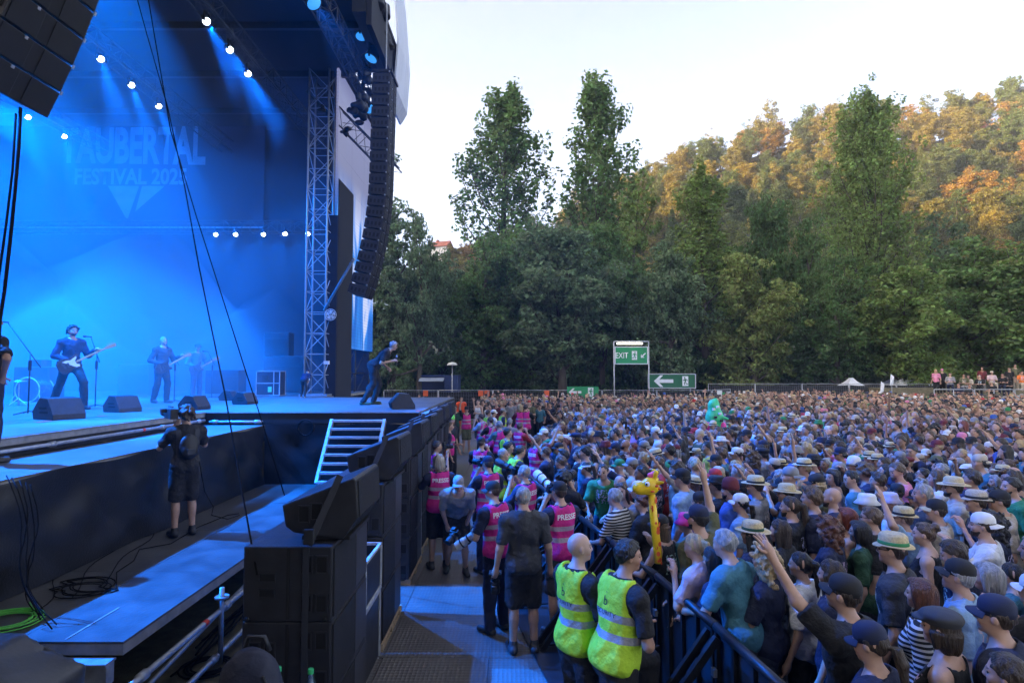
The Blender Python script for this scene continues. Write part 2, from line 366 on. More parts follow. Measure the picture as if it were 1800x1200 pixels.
# --- banner
M_ban = mat('banner_cloth', (.022, .027, .045), .85, var=.15, scale=.6)
M_print = mat('banner_print', (.24, .26, .30), .85, var=.25, scale=2.5)
BY = 27.3; bn = empty('festival_banner', (0, BY, 0), 'large festival banner with block lettering and a diamond emblem on the far wall', 'banner')
a, b = P(-40, 400, BY), P(470, 60, BY)
MB().box(a.x, b.x, 0, .03, a.z, b.z).build('banner_cloth', M_ban, bn)
MB().tube([(a.x, -.03, a.z), (b.x, -.03, a.z)], .035, 8).build('bottom_pipe', M_steel, bn)
def put_text(body, px0, px1, py0, py1, parent, Y, mt, off=.03, per=None):
    me = text_mesh(body, 1.0, off); xs_ = [v.co.x for v in me.vertices]; ys_ = [v.co.y for v in me.vertices]
    A, B = P(px0, py1, Y), P(px1, py0, Y); x0, x1, y0, y1 = min(xs_), max(xs_), min(ys_), max(ys_)
    for v in me.vertices:
        u, w = (v.co.x - x0) / (x1 - x0), (v.co.y - y0) / (y1 - y0)
        g = per(u) if per else 1.0
        v.co = (A.x + u * (B.x - A.x), -.012, A.z + (.5 + (w - .5) * g) * (B.z - A.z))
    me.materials.append(mt); return link('lettering', me, parent)
put_text('TAUBERTAL', 106, 363, 222, 291, bn, BY, M_print, .035, lambda u: .9 + .1 * u)
put_text('FESTIVAL 2025', 131, 329, 296, 325, bn, BY, M_print, .03)
def pt(px, py): q = P(px, py, BY); return (q.x, -.012, q.z)
for pts in ([(190, 327), (245, 327), (225, 384), (222, 384)], [(250, 327), (290, 327), (238, 372)], [(181, 199), (224, 166), (226, 178), (200, 200)], [(228, 166), (278, 199), (255, 195), (230, 180)]):
    MB().add([pt(*p) for p in pts], [tuple(range(len(pts)))]).build('emblem_piece', M_print, bn)

# --- video screen seen edge-on beside the stage
SX = -6.52
sc_ = empty('video_screen', (SX, 21.95, 4.1), 'tall LED video screen beside the stage, pale above and blue below', 'screen')
ms = bpy.data.materials.new('led_picture'); ms.use_nodes = True; nt = ms.node_tree; N = nt.nodes; L = nt.links
bs = N['Principled BSDF']; bs.inputs['Base Color'].default_value = rgb(.02, .02, .03); bs.inputs['Roughness'].default_value = .4
tc = N.new('ShaderNodeTexCoord'); mp = N.new('ShaderNodeMapping'); mp.inputs['Scale'].default_value = (1, .9, .22); L.new(tc.outputs['Object'], mp.inputs[0])
nz = N.new('ShaderNodeTexNoise'); nz.inputs['Scale'].default_value = 1.1; nz.inputs['Detail'].default_value = 2; nz.inputs['Distortion'].default_value = 1.2; L.new(mp.outputs[0], nz.inputs['Vector'])
cr = N.new('ShaderNodeValToRGB'); cr.color_ramp.elements[0].position = .42; cr.color_ramp.elements[0].color = rgb(.01, .12, .55)
cr.color_ramp.elements[1].position = .62; cr.color_ramp.elements[1].color = rgb(.55, .62, .9)
x_ = cr.color_ramp.elements.new(.52); x_.color = rgb(.03, .25, .85); L.new(nz.outputs[0], cr.inputs[0])
sp = N.new('ShaderNodeSeparateXYZ'); L.new(tc.outputs['Object'], sp.inputs[0])
mr = N.new('ShaderNodeMapRange'); mr.inputs[1].default_value = 5.0; mr.inputs[2].default_value = 7.0; L.new(sp.outputs[2], mr.inputs[0])
mx = N.new('ShaderNodeMix'); mx.data_type = 'RGBA'; L.new(mr.outputs[0], mx.inputs[0]); L.new(cr.outputs[0], mx.inputs[6]); mx.inputs[7].default_value = rgb(.19, .205, .36)
wv = N.new('ShaderNodeTexWave'); wv.bands_direction = 'Z'; wv.inputs['Scale'].default_value = 2.4; L.new(tc.outputs['Object'], wv.inputs['Vector'])
m3 = N.new('ShaderNodeMapRange'); m3.inputs[3].default_value = .75; m3.inputs[4].default_value = 1.0; L.new(wv.outputs[0], m3.inputs[0])
L.new(mx.outputs[2], bs.inputs['Emission Color'])
mm = N.new('ShaderNodeMath'); mm.operation = 'MULTIPLY'; mm.inputs[1].default_value = .17; L.new(m3.outputs[0], mm.inputs[0]); L.new(mm.outputs[0], bs.inputs['Emission Strength'])
for j in range(10):
    for i in range(3):
        MB().box(-.08, 0, i * 1.98, i * 1.98 + 1.97, j * 1.05, j * 1.05 + 1.043).build('screen_panel', ms, sc_)
M_frame = mat('dark_metal', (.03, .032, .038), .5, metal=.4)
for yy in (.1, 2.1, 4.0, 5.8): MB().tube([(-.3, yy, -4.1), (-.3, yy, 10.4)], .05, 8).build('support_post', M_frame, sc_)
b = MB()
for k in range(4):
    b.tube([(-.3, 2.1, -4.0 + k), (-.3, 4.0, -3 + k)], .03, 6); b.tube([(-.3, 4.0, -4.0 + k), (-.3, 5.8, -3 + k)], .03, 6); b.tube([(-.3, .1, -4 + k), (-.3, 5.8, -4 + k)], .03, 6)
b.build('bracing', M_frame, sc_)
cl = empty('wing_cloth', (-6.4, 21.8, 0), 'dark cloth wing hung between the truss tower and the video screen', 'cloth')
MB().box(-.03, 0, 0, 2.0, .3, 10.3).build('cloth_panel', M_wall, cl); MB().box(-.35, 0, -.12, -.05, .3, 8.9).build('cloth_edge', M_wall, cl)

# --- line arrays
def arr_box(parent, mtx, d, w, h, slots=True):
    """one cabinet: local x = front, y = width, z = up"""
    c = link('cabinet', ARR[0], parent); c.matrix_local = mtx
    f = link('grille', ARR[1], c)
    if slots: link('side_slots', ARR[2], c)
    link('hinge', ARR[3], c)
d, w, h = .46, 1.0, .345
ARR = [MB().prism([(-d, -h * .40), (0, -h / 2 + .008), (0, h / 2 - .008), (-d, h * .40)], 'y', 0, w).mesh('cabinet', M_cab, bevel=.008)]
g_ = MB(); g_.box(.001, .012, .03, w * .42, -h / 2 + .02, h / 2 - .02); g_.box(.001, .012, w * .58, w - .03, -h / 2 + .02, h / 2 - .02)
g_.add([(.012, w * .42, -h / 2 + .02), (-.04, w * .5, -h / 2 + .02), (-.04, w * .5, h / 2 - .02), (.012, w * .42, h / 2 - .02)], [(0, 1, 2, 3)])
g_.box(-.02, .002, w * .425, w * .575, -h / 2 + .02, h / 2 - .02)
ARR.append(g_.mesh('grille', M_grille))
s_ = MB()
for k in range(4):
    s_.box(-d * .86 + k * .1, -d * .86 + k * .1 + .055, -.006, -.001, -h * .2, h * .12)
ARR.append(s_.mesh('side_slots', M_hole))
h_ = MB(); h_.tube([(-.02, -.03, h / 2 - .02), (-.02, -.03, h / 2 + .03)], .018, 8); h_.tube([(-.02, w + .03, h / 2 - .02), (-.02, w + .03, h / 2 + .03)], .018, 8)
h_.box(-.05, .02, w * .3, w * .34, h / 2 - .045, h / 2 - .012)
ARR.append(h_.mesh('hinge', M_steel))
def line_array(base, n, tilt0, dt, label, yrot=0.0):
    e = empty('line_array', base, label, 'speaker array')
    p = Vector((0, 0, 0)); ang = tilt0
    for i in range(n):
        R = Matrix.Rotation(ang, 4, 'Y')
        c = p + R.to_3x3() @ Vector((0, 0, h / 2)); arr_box(e, Matrix.Translation(c) @ R, d, w, h)
        p = p + R.to_3x3() @ Vector((0, 0, h + .004)); ang = max(math.radians(1), ang - dt * (1 if i < 10 else .3))
    fr = MB(); fr.box(p.x - d, p.x + .05, -.02, w + .02, p.z + .01, p.z + .09); fr.build('flying_frame', M_frame, e)
    ch = MB(); ch.tube([(p.x - .2, w / 2, p.z + .09), (p.x - .2, w / 2, p.z + 2.5)], .02, 8); ch.build('chain', M_steel, e)
    return e
q = P(640, 521, 17.9)
big = line_array((q.x, 17.9, q.z), 20, math.radians(15), math.radians(1.35), 'tall curved line array speaker hanging in front of the video screen'); big.scale = (1.18, 1, 1)
q = P(81, 208, 6.95)
line_array((q.x, 5.97, q.z), 9, math.radians(24), math.radians(1.6), 'near black line array speaker hanging at the upper left picture corner')

# --- lamps (stage spotlights that are lit)
M_lens = mat('lamp_lens', (.8, .9, 1), .2, var=0, emit=(.75, .9, 1.0), estr=3)
M_lensb = mat('lamp_lens_blue', (.2, .6, .9), .2, var=0, emit=(.05, .40, 1.0), estr=.10)
BLUE = (.0, .16, 1.0)
def spot(loc, aim, energy, angle, col=BLUE, blend=.4, size=.08, name='spot_light'):
    ld = bpy.data.lights.new(name, 'SPOT'); ld.energy = energy; ld.spot_size = math.radians(angle); ld.spot_blend = blend
    ld.color = col; ld.shadow_soft_size = size
    o = bpy.data.objects.new(name, ld); COL.objects.link(o); o.location = loc
    o.rotation_euler = (Vector(aim) - Vector(loc)).to_track_quat('-Z', 'Y').to_euler(); return o
BODY_ME = {}
def lamp(loc, aim, label, r=.14, lens=None, energy=0, angle=20, group=None, col=BLUE, name='stage_lamp', size=1.0):
    e = empty(name, loc, label, 'lamp', group)
    q = (Vector(aim) - Vector(loc)).to_track_quat('Z', 'Y'); R = q.to_matrix().to_4x4()
    key = r
    if key not in BODY_ME:
        BODY_ME[key] = (MB().lathe([(r * .5, -r * 2.4), (r * .95, -r * 2.2), (r * 1.05, -.02), (r * 1.05, 0)], n=18).mesh('housing', M_frame, smooth=True),
                        MB().lathe([(r * .96, .001), (r * .9, .02), (r * .1, .035)], n=18).mesh('lens', M_lens, smooth=True))
    hh = link('housing', BODY_ME[key][0], e); hh.matrix_local = R
    ll = link('lens', BODY_ME[key][1], e); ll.matrix_local = R
    if lens: ll.data = ll.data.copy(); ll.data.materials[0] = lens
    yk = MB(); yk.box(-.03, .03, -r * 1.25, -r * 1.12, -.05, r * 2.4); yk.box(-.03, .03, r * 1.12, r * 1.25, -.05, r * 2.4); yk.box(-.03, .03, -r * 1.25, r * 1.25, r * 2.401, r * 2.7)
    yk.build('yoke', M_frame, e)
    if energy:
        d_ = (Vector(aim) - Vector(loc)).normalized(); spot(Vector(loc) + d_ * .06, aim, energy, angle, col)
    return e
LROWS = [((363, 38), (404, 88), (436, 130)), ((177, 104), (231, 150), (279, 187)), ((49, 206), (113, 240))]
rown = ['right row', 'middle row', 'left row']
for ri, row in enumerate(LROWS):
    for k, (px, py) in enumerate(row):
        q = G(px, py, 13.0)
        lamp(q, (q.x + 5.6, q.y - 5.2, 4.8), 'bright round stage lamp, %s from near end of the %s under the roof' % (nth(k), rown[ri]), .105, None, E_BEAM, 13, 'lit lamps under the stage roof', size=.1)
for k, px in enumerate((379, 414, 463, 501, 541)):
    q = P(px, 412 - (k > 2), 26.75)
    lamp(q, (q.x + 1.0, q.y - 8, 2.5), 'small bright lamp on the low cross truss, %s from the left' % nth(k), .10, None, E_LOW, 30, 'lamps on the low cross truss')
# cluster of moving lights at the front truss
for k, (px, py, Y, ax, az, lit) in enumerate(((622, 25, 20.5, -2.2, -4, 1), (616, 62, 20.8, -.8, -4, 1), (636, 64, 19.4, .6, -4, 1), (604, 28, 22, .6, -3, 0), (645, 20, 19.3, 1, -4, 0), (664, 12, 18.0, .8, -5, 0),
        (660, 42, 18.4, 1.6, -5, 0), (676, 30, 18.6, .2, -5, 0), (652, 103, 18.9, -1.6, -4, 1), (684, 84, 19.6, 1.6, -4, 0), (672, 62, 18.9, .9, -5, 0))):
    q = P(px, py, Y)
    lamp(q, (q.x + ax, q.y - 1.0, q.z + az), 'moving light of the roof edge cluster, %s, %s' % (nth(k) + ' counted', 'lit pale blue' if lit else 'dark'), (.15 + .03 * (k % 3)), M_lensb if lit else M_hole, 0, group='moving lights at the roof edge', name='moving_light')
# wash lamps on the front truss: they throw the blue light on decks, pit and crowd
WASH = [((-13.1, 9.0, 12.8), (-4.1, 8.3, .84), 6.8, 27), ((-5.2, 11.0, 12.8), (-4.2, 15.6, 2.3), .9, 40), ((-13.1, 7.6, 12.8), (-.4, 6.9, 0), .8, 19), ((-5.2, 11.2, 12.8), (3.0, 6.0, 1.5), 1.1, 34),
        ((-5.2, 15.2, 12.8), (2.6, 12.5, 1.5), 2.0, 40), ((-5.2, 21.5, 12.8), (6.5, 19, 1.5), 2.4, 32), ((-13.1, 6.6, 12.8), (-1.7, 5.8, 2.0), 2.5, 16), ((-5.2, 9.4, 12.8), (-1.6, 10.5, 2.2), .8, 30)]
for k, (a, b_, en, an) in enumerate(WASH):
    lamp(a, b_, 'blue wash lamp under the stage roof, %s of eight' % nth(k), .2, M_lensb, E_WASH * en, an, 'blue wash lamps under the roof', col=(.005, .17, 1.0))
# unseen fill lamps, added to brighten the haze and the deck
SMOKE_FILL = [((-18.8, 16, 12.8), (-15, 21, 2.5), 1.5, 58), ((-13.1, 11, 12.8), (-10, 14, 2.3), 1.1, 60), ((-8.6, 11, 12.8), (-8.0, 14.5, 2.3), .5, 55), ((-21, 14, 4.0), (-16, 22, 6.0), .5, 70), ((-18.8, 20, 12.6), (-9, 25, 7), .7, 50)]
for k, (a, b_, en, an) in enumerate(SMOKE_FILL):
    lamp(a, b_, 'added blue fill lamp for smoke and deck, %s of five' % nth(k), .22, M_lensb, E_STAGE * en, an, 'added blue fill lamps for smoke and deck', col=(.0, .18, 1.0))

# --- stage smoke
sm = MB().box(-24.9, -6.9, 10.2, 27.2, 2.32, 14.3)
ms2 = bpy.data.materials.new('stage_smoke'); ms2.use_nodes = True; nt = ms2.node_tree; nt.nodes.remove(nt.nodes['Principled BSDF'])
pv = nt.nodes.new('ShaderNodeVolumePrincipled'); pv.inputs['Color'].default_value = rgb(.85, .9, 1); pv.inputs['Density'].default_value = SMOKE_D; pv.inputs['Anisotropy'].default_value = .35
nt.links.new(pv.outputs[0], nt.nodes['Material Output'].inputs['Volume'])
sm.build('stage_smoke', ms2, kind='stuff', label='thin blue lit smoke filling the stage', cat='smoke')
ms3 = ms2.copy(); ms3.node_tree.nodes['Principled Volume'].inputs['Density'].default_value = SMOKE_D * 5.0
f = Field(np.array([-25.5, 13.0, 1.5]), np.array([-7.0, 27.6, 12.0]), None, .1, .6) if False else None
lo_ = MB(); nsm = 14      # billowing low bank of smoke behind the band
def sm_top(x, y): return 5.6 + 1.3 * math.sin(x * .55 + 1) + 1.0 * math.sin(y * .6 + x * .3) + 1.6 * max(0, (-14 - x) / 8)
gx = np.linspace(-24.8, -8.2, nsm); gy = np.linspace(14.5, 27.1, nsm)
for k_ in (0, 1):
    for y in gy:
        for x in gx: lo_.v.append((x, y, 2.33 if k_ == 0 else max(2.6, sm_top(x, y) * min(1, .3 + (x + 25 if x < -20 else 5) / 5) * (1 if x < -11 else .55 + .45 * (-8.2 - x) / 2.8))))
N2 = nsm * nsm
for j in range(nsm - 1):
    for i in range(nsm - 1):
        a_ = j * nsm + i; q_ = (a_, a_ + 1, a_ + nsm + 1, a_ + nsm); lo_.f.append(q_[::-1]); lo_.f.append(tuple(N2 + t for t in q_)); lo_.m += [0, 0]
for i in range(nsm - 1):
    for a_, b_2 in ((i, i + 1), (N2 - nsm + i + 1, N2 - nsm + i), (nsm * (i + 1), nsm * i), (nsm * i + nsm - 1, nsm * (i + 1) + nsm - 1)):
        lo_.f.append((a_, b_2, N2 + b_2, N2 + a_)); lo_.m.append(0)
lo_.build('smoke_bank', ms3, kind='stuff', smooth=True, label='thick low smoke glowing behind the band', cat='smoke')
# ================================================================== PEOPLE: bodies as one continuous surface from blended volumes
class Field:
    def __init__(s, lo, hi, head=None, fine=.0075, coarse=.017):
        s.ax = []
        for a in range(3):
            if head is not None:
                h0, h1 = head[a] - (.125 if a < 2 else .15), head[a] + (.14 if a < 2 else .16)
                seg = []
                if lo[a] < h0: seg.append(np.arange(lo[a], h0, coarse))
                seg.append(np.arange(max(lo[a], h0), min(hi[a], h1), fine))
                if h1 < hi[a]: seg.append(np.arange(h1, hi[a] + coarse, coarse))
                s.ax.append(np.concatenate(seg))
            else: s.ax.append(np.arange(lo[a], hi[a] + coarse, coarse))
        s.F = np.full([len(x) for x in s.ax], 1.0, np.float32); s.coarse = coarse
    def sub(s, lo, hi):
        sl = tuple(slice(max(0, np.searchsorted(x, l) - 1), np.searchsorted(x, h) + 1) for x, l, h in zip(s.ax, lo, hi))
        X, Y, Z = np.meshgrid(*[x[k] for x, k in zip(s.ax, sl)], indexing='ij', sparse=True)
        return sl, X, Y, Z
    def blend(s, sl, d, k):
        a = s.F[sl]
        if k <= 0: s.F[sl] = np.minimum(a, d); return
        h = np.clip(.5 + .5 * (d - a) / k, 0, 1); s.F[sl] = d * (1 - h) + a * h - k * h * (1 - h)
    def cap(s, a, b, ra, rb, k=.03, grow=0.0):
        a, b = np.array(a, float), np.array(b, float); m = max(ra, rb) + grow + k + 2.2 * s.coarse
        sl, X, Y, Z = s.sub(np.minimum(a, b) - m, np.maximum(a, b) + m)
        ab = b - a; l2 = max(1e-9, ab @ ab)
        t = np.clip(((X - a[0]) * ab[0] + (Y - a[1]) * ab[1] + (Z - a[2]) * ab[2]) / l2, 0, 1)
        d = np.sqrt((X - a[0] - t * ab[0]) ** 2 + (Y - a[1] - t * ab[1]) ** 2 + (Z - a[2] - t * ab[2]) ** 2) - (ra + t * (rb - ra)) - grow
        s.blend(sl, d, k)
    def ell(s, c, r, k=.03, R=None, grow=0.0, sub=False):
        c = np.array(c, float); r = np.array(r, float) + grow; m = r.max() + k + 2.2 * s.coarse
        sl, X, Y, Z = s.sub(c - m, c + m)
        x, y, z = X - c[0], Y - c[1], Z - c[2]
        if R is not None:
            x, y, z = R[0, 0] * x + R[1, 0] * y + R[2, 0] * z, R[0, 1] * x + R[1, 1] * y + R[2, 1] * z, R[0, 2] * x + R[1, 2] * y + R[2, 2] * z
        k0 = np.sqrt((x / r[0]) ** 2 + (y / r[1]) ** 2 + (z / r[2]) ** 2); k1 = np.sqrt((x / r[0] ** 2) ** 2 + (y / r[1] ** 2) ** 2 + (z / r[2] ** 2) ** 2) + 1e-6
        d = k0 * (k0 - 1) / k1
        if sub:
            a = s.F[sl]; h = np.clip(.5 - .5 * (a + d) / k, 0, 1); s.F[sl] = a * (1 - h) - d * h + k * h * (1 - h)
        else: s.blend(sl, d, k)
    def grid(s): return np.meshgrid(*s.ax, indexing='ij', sparse=True)
    def clip(s, fn): s.F = np.maximum(s.F, fn(*s.grid()).astype(np.float32))
    def wrinkle(s, amp, fr, seed=0):
        r = np.random.default_rng(seed); X, Y, Z = s.grid(); n = 0
        for _ in range(7):
            d = r.normal(size=3); d[2] *= .8; d *= fr * r.uniform(.6, 1.6) / np.linalg.norm(d)
            n = n + np.sin(X * d[0] + Y * d[1] + Z * d[2] + r.uniform(0, 6))
        n = n / 3.2; s.F = s.F + (amp * (np.abs(n) * 1.6 - .8)).astype(np.float32)
    def nets(s):
        F = s.F; ins = F < 0
        c = sum(ins[i:i + F.shape[0] - 1, j:j + F.shape[1] - 1, k:k + F.shape[2] - 1].astype(np.int8) for i in (0, 1) for j in (0, 1) for k in (0, 1))
        act = np.argwhere((c > 0) & (c < 8))
        if len(act) == 0: return np.zeros((0, 3)), np.zeros((0, 4), int)
        idx = np.full(c.shape, -1, np.int32); idx[tuple(act.T)] = np.arange(len(act))
        acc = np.zeros((len(act), 3)); cnt = np.zeros(len(act))
        axs = s.ax
        for a in range(3):
            b, d = [x for x in range(3) if x != a]
            for o1 in (0, 1):
                for o2 in (0, 1):
                    p = act.copy(); p[:, b] += o1; p[:, d] += o2; q = p.copy(); q[:, a] += 1
                    f0, f1 = F[tuple(p.T)], F[tuple(q.T)]; x = (f0 < 0) != (f1 < 0)
                    t = np.where(x, f0 / np.where(x, f0 - f1, 1), 0)
                    pos = np.empty((len(act), 3)); pos[:, b] = axs[b][p[:, b]]; pos[:, d] = axs[d][p[:, d]]
                    pos[:, a] = axs[a][p[:, a]] + t * (axs[a][q[:, a]] - axs[a][p[:, a]])
                    acc[x] += pos[x]; cnt[x] += 1
        V = acc / cnt[:, None]; Q = []
        for a in range(3):
            b, d = [(1, 2), (2, 0), (0, 1)][a]
            n = list(F.shape); sl0 = [slice(None)] * 3; sl1 = [slice(None)] * 3
            sl0[a] = slice(0, n[a] - 1); sl1[a] = slice(1, n[a])
            i0, i1 = ins[tuple(sl0)], ins[tuple(sl1)]; e = np.argwhere(i0 != i1)
            e = e[(e[:, b] > 0) & (e[:, b] < n[b] - 1) & (e[:, d] > 0) & (e[:, d] < n[d] - 1)]
            flip = i0[tuple(e.T)]
            def cell(ob, od): p = e.copy(); p[:, b] -= ob; p[:, d] -= od; return idx[tuple(p.T)]
            q = np.stack([cell(1, 1), cell(0, 1), cell(0, 0), cell(1, 0)], 1)
            q[~flip] = q[~flip][:, ::-1]; Q.append(q)
        Q = np.concatenate(Q); return V, Q[(Q >= 0).all(1)]

def relax(V, Q, n=1):
    for _ in range(n):
        A = np.zeros_like(V); c = np.zeros(len(V))
        for a, b in ((0, 1), (1, 2), (2, 3), (3, 0)):
            np.add.at(A, Q[:, a], V[Q[:, b]]); np.add.at(c, Q[:, a], 1); np.add.at(A, Q[:, b], V[Q[:, a]]); np.add.at(c, Q[:, b], 1)
        V = V * .45 + .55 * A / np.maximum(c, 1)[:, None]
    return V
def np_mesh(name, V, Q, mats, mi=None):
    me = bpy.data.meshes.new(name); me.vertices.add(len(V)); me.vertices.foreach_set('co', np.asarray(V, np.float32).ravel())
    me.loops.add(Q.size); me.loops.foreach_set('vertex_index', Q.ravel().astype(np.int32))
    me.polygons.add(len(Q)); me.polygons.foreach_set('loop_start', np.arange(0, Q.size, 4, dtype=np.int32))
    me.polygons.foreach_set('use_smooth', np.ones(len(Q), bool))
    for m in mats: me.materials.append(m)
    if mi is not None: me.polygons.foreach_set('material_index', np.asarray(mi, np.int32))
    me.update(calc_edges=True); me.validate(); return me

# ---- pose -> joints.  local frame: +x forward, +y left, z up, ground at 0; height 1.76 m
ARMS = {  # (elbow, wrist) offsets from the shoulder, for the LEFT arm (y mirrored for the right)
    'down': ((-.03, .07, -.29), (.05, .10, -.53)), 'relaxed': ((-.05, .09, -.28), (.12, .06, -.48)), 'cross': ((.06, .08, -.28), (.26, -.17, -.22)),
    'rail': ((.16, .07, -.24), (.40, -.05, -.27)), 'up': ((.12, .10, .26), (.15, .06, .52)), 'upbent': ((.10, .16, .20), (.20, .04, .44)),
    'upfwd': ((.20, .06, .18), (.36, .04, .40)), 'camera': ((.17, .10, -.20), (.22, -.11, .10)), 'cameralow': ((.08, .08, -.27), (.28, -.07, -.24)),
    'akimbo': ((-.06, .21, -.20), (.03, .03, -.40)), 'chin': ((.16, .06, -.24), (.22, -.06, .02)), 'mic': ((.10, .06, -.26), (.25, -.10, -.03)),
    'pocket': ((-.06, .10, -.27), (.06, .04, -.48)), 'guitarneck': ((.04, .12, -.26), (.27, .16, -.15)), 'guitarbody': ((-.04, .11, -.28), (.20, -.05, -.38)),
    'clap': ((.16, .10, -.16), (.28, -.10, .03)), 'knee': ((.10, .05, -.28), (.28, -.02, -.44)), 'phone': ((.16, .10, .02), (.28, -.04, .22)), 'reachdown': ((.10, .03, -.28), (.22, -.04, -.50))}
def make_pose(L='down', R='down', lean=0.0, yaw=0.0, pitch=0.0, legs='stand', fem=False, belly=0.0, twist=0.0, bow=0.0):
    J = {}; Z = np.array
    hip = .93; J['pelvis'] = Z([0, 0, hip])
    lg = {'stand': (((.03, .1, .5), (0, .11, .08)),) * 2, 'stride': (((.10, .1, .52), (.06, .11, .08)), ((-.02, .1, .5), (-.16, .11, .09))),
          'wide': (((.30, .12, .56), (.30, .14, .08)), ((-.22, .10, .54), (-.52, .12, .10))), 'step': (((.42, .12, .80), (.40, .13, .42)), ((0, .1, .5), (0, .11, .08))),
          'sit': (((.43, .12, .92), (.40, .12, .48)),) * 2, 'bend': (((.14, .12, .5), (0, .14, .08)), ((.02, .1, .5), (-.22, .12, .08)))}[legs]
    for sd, y, (kn, an) in (('L', 1, lg[0]), ('R', -1, lg[1])):
        J['hip' + sd] = Z([0, y * .095, hip - .03]); J['knee' + sd] = Z([kn[0], y * kn[1], kn[2]]); J['ank' + sd] = Z([an[0], y * an[1], an[2]])
    c, s_ = math.cos(lean), math.sin(lean); ct, st = math.cos(twist), math.sin(twist)
    def up(p):
        x, y, z = p; x, y = x * ct - y * st, x * st + y * ct
        dz = z - hip; return Z([x * c + dz * s_, y, hip + dz * c - x * s_])
    sw = .165 if fem else .185
    for k, p in {'waist': (0, 0, 1.10), 'chest': (0, 0, 1.29), 'neck0': (-.015, 0, 1.46)}.items(): J[k] = up(p)
    for sd, y, nm in (('L', 1, L), ('R', -1, R)):
        sh = (-.01, y * sw, 1.400); J['sh' + sd] = up(sh); e, w = ARMS[nm]
        lift = .03 if nm.startswith('up') else 0
        J['sh' + sd] = up((sh[0], sh[1], sh[2] + lift))
        J['el' + sd] = up((sh[0] + e[0], sh[1] + y * e[1], sh[2] + e[2] + lift)); J['wr' + sd] = up((sh[0] + w[0], sh[1] + y * w[1], sh[2] + w[2] + lift))
    hl = lean * .55 + bow
    hc = up((.012, 0, 1.545)); off = Z([.012 * math.cos(hl) + .10 * math.sin(hl), 0, .10 * math.cos(hl)]); J['head'] = hc + off
    J['neck1'] = hc
    Ry = np.array(Matrix.Rotation(hl + pitch, 3, 'Y')); Rz = np.array(Matrix.Rotation(yaw + twist, 3, 'Z')); J['HR'] = Rz @ Ry
    Rt = np.array(Matrix.Rotation(twist, 3, 'Z')); Rl = np.array(Matrix.Rotation(lean, 3, 'Y')); J['TR'] = Rl @ Rt
    J.update(fem=fem, belly=belly, legs=legs, arms=(L, R), lean=lean); return J

def torso(f, J, g=0.0, k=.05, hips=True, hg=None):
    fem, be = J['fem'], J['belly']; R = J['TR']
    f.ell(J['chest'] + R @ [0, 0, .0], (.118 + be * .02, .142 if fem else .156, .19), k, R, g)
    f.ell(J['waist'] + R @ [.01 + be * .06, 0, 0], (.10 + be * .085, (.118 if fem else .134) + be * .04, .16), k, R, g)
    if hips: f.ell(J['pelvis'] + R @ [-.012, 0, .03], (.118 + be * .03, .172 if fem else .162, .13), k, R, g if hg is None else hg)
    if fem:
        for y in (1, -1): f.ell(J['chest'] + R @ [.085, y * .066, -.005], (.06, .066, .066), .035, R, g)
    f.cap(J['shL'], J['shR'], .055 if not fem else .048, .055 if not fem else .048, k, g)
    f.cap(J['neck0'], J['shL'] + np.array([0, 0, .01]), .058, .045, k, g); f.cap(J['neck0'], J['shR'] + np.array([0, 0, .01]), .058, .045, k, g)
def hair_color_pts(): pass

def hand_tubes(mb, J, sd, grip):
    """palm is in the volume; five fingers of unequal length, bent"""
    y = 1 if sd == 'L' else -1
    w, e = Vector(J['wr' + sd]), Vector(J['el' + sd]); d = (w - e).normalized()
    side = Vector((0, 0, 1)).cross(d); side = side.normalized() if side.length > .05 else Vector((0, 1, 0))
    nrm = d.cross(side).normalized()
    if d.z > .5: side = Vector((0, -y * 1.0, 0)); nrm = d.cross(side).normalized()
    base = w + d * .085; c = {'open': .12, 'relax': .5, 'grip': 1.25}[grip]
    fwd = nrm if d.z <= .5 else Vector((1, 0, 0))
    bd = -fwd if d.z <= .5 and abs(d.z) < .5 else (Vector((1, 0, 0)))
    bd = (bd - d * bd.dot(d)).normalized()
    for i, (o, ln) in enumerate(((-.030, .072), (-.010, .082), (.011, .076), (.030, .060))):
        b0 = base + side * o; sp = side * o * (1.4 if grip == 'open' else .2); a = c * .5
        p1 = b0 + (d * math.cos(a) + bd * math.sin(a)).normalized() * ln * .5 + sp * .35
        a2 = c * 1.5; p2 = p1 + (d * math.cos(a2) + bd * math.sin(a2)).normalized() * ln * .5 + sp * .3
        mb.tube([b0 - d * .012, b0.lerp(p1, .5), p1, p1.lerp(p2, .6), p2], [.0095, .009, .0088, .0078, .0045], 6)
    th = w + d * .03 - side * .032 * 1
    t1 = th - side * .030 + d * .028 + bd * .012; t2 = t1 + d * .03 - side * (.012 if grip == 'open' else -.005) + bd * .012 * c
    mb.tube([th + side * .012, t1, t2], [.0125, .0105, .006], 6)

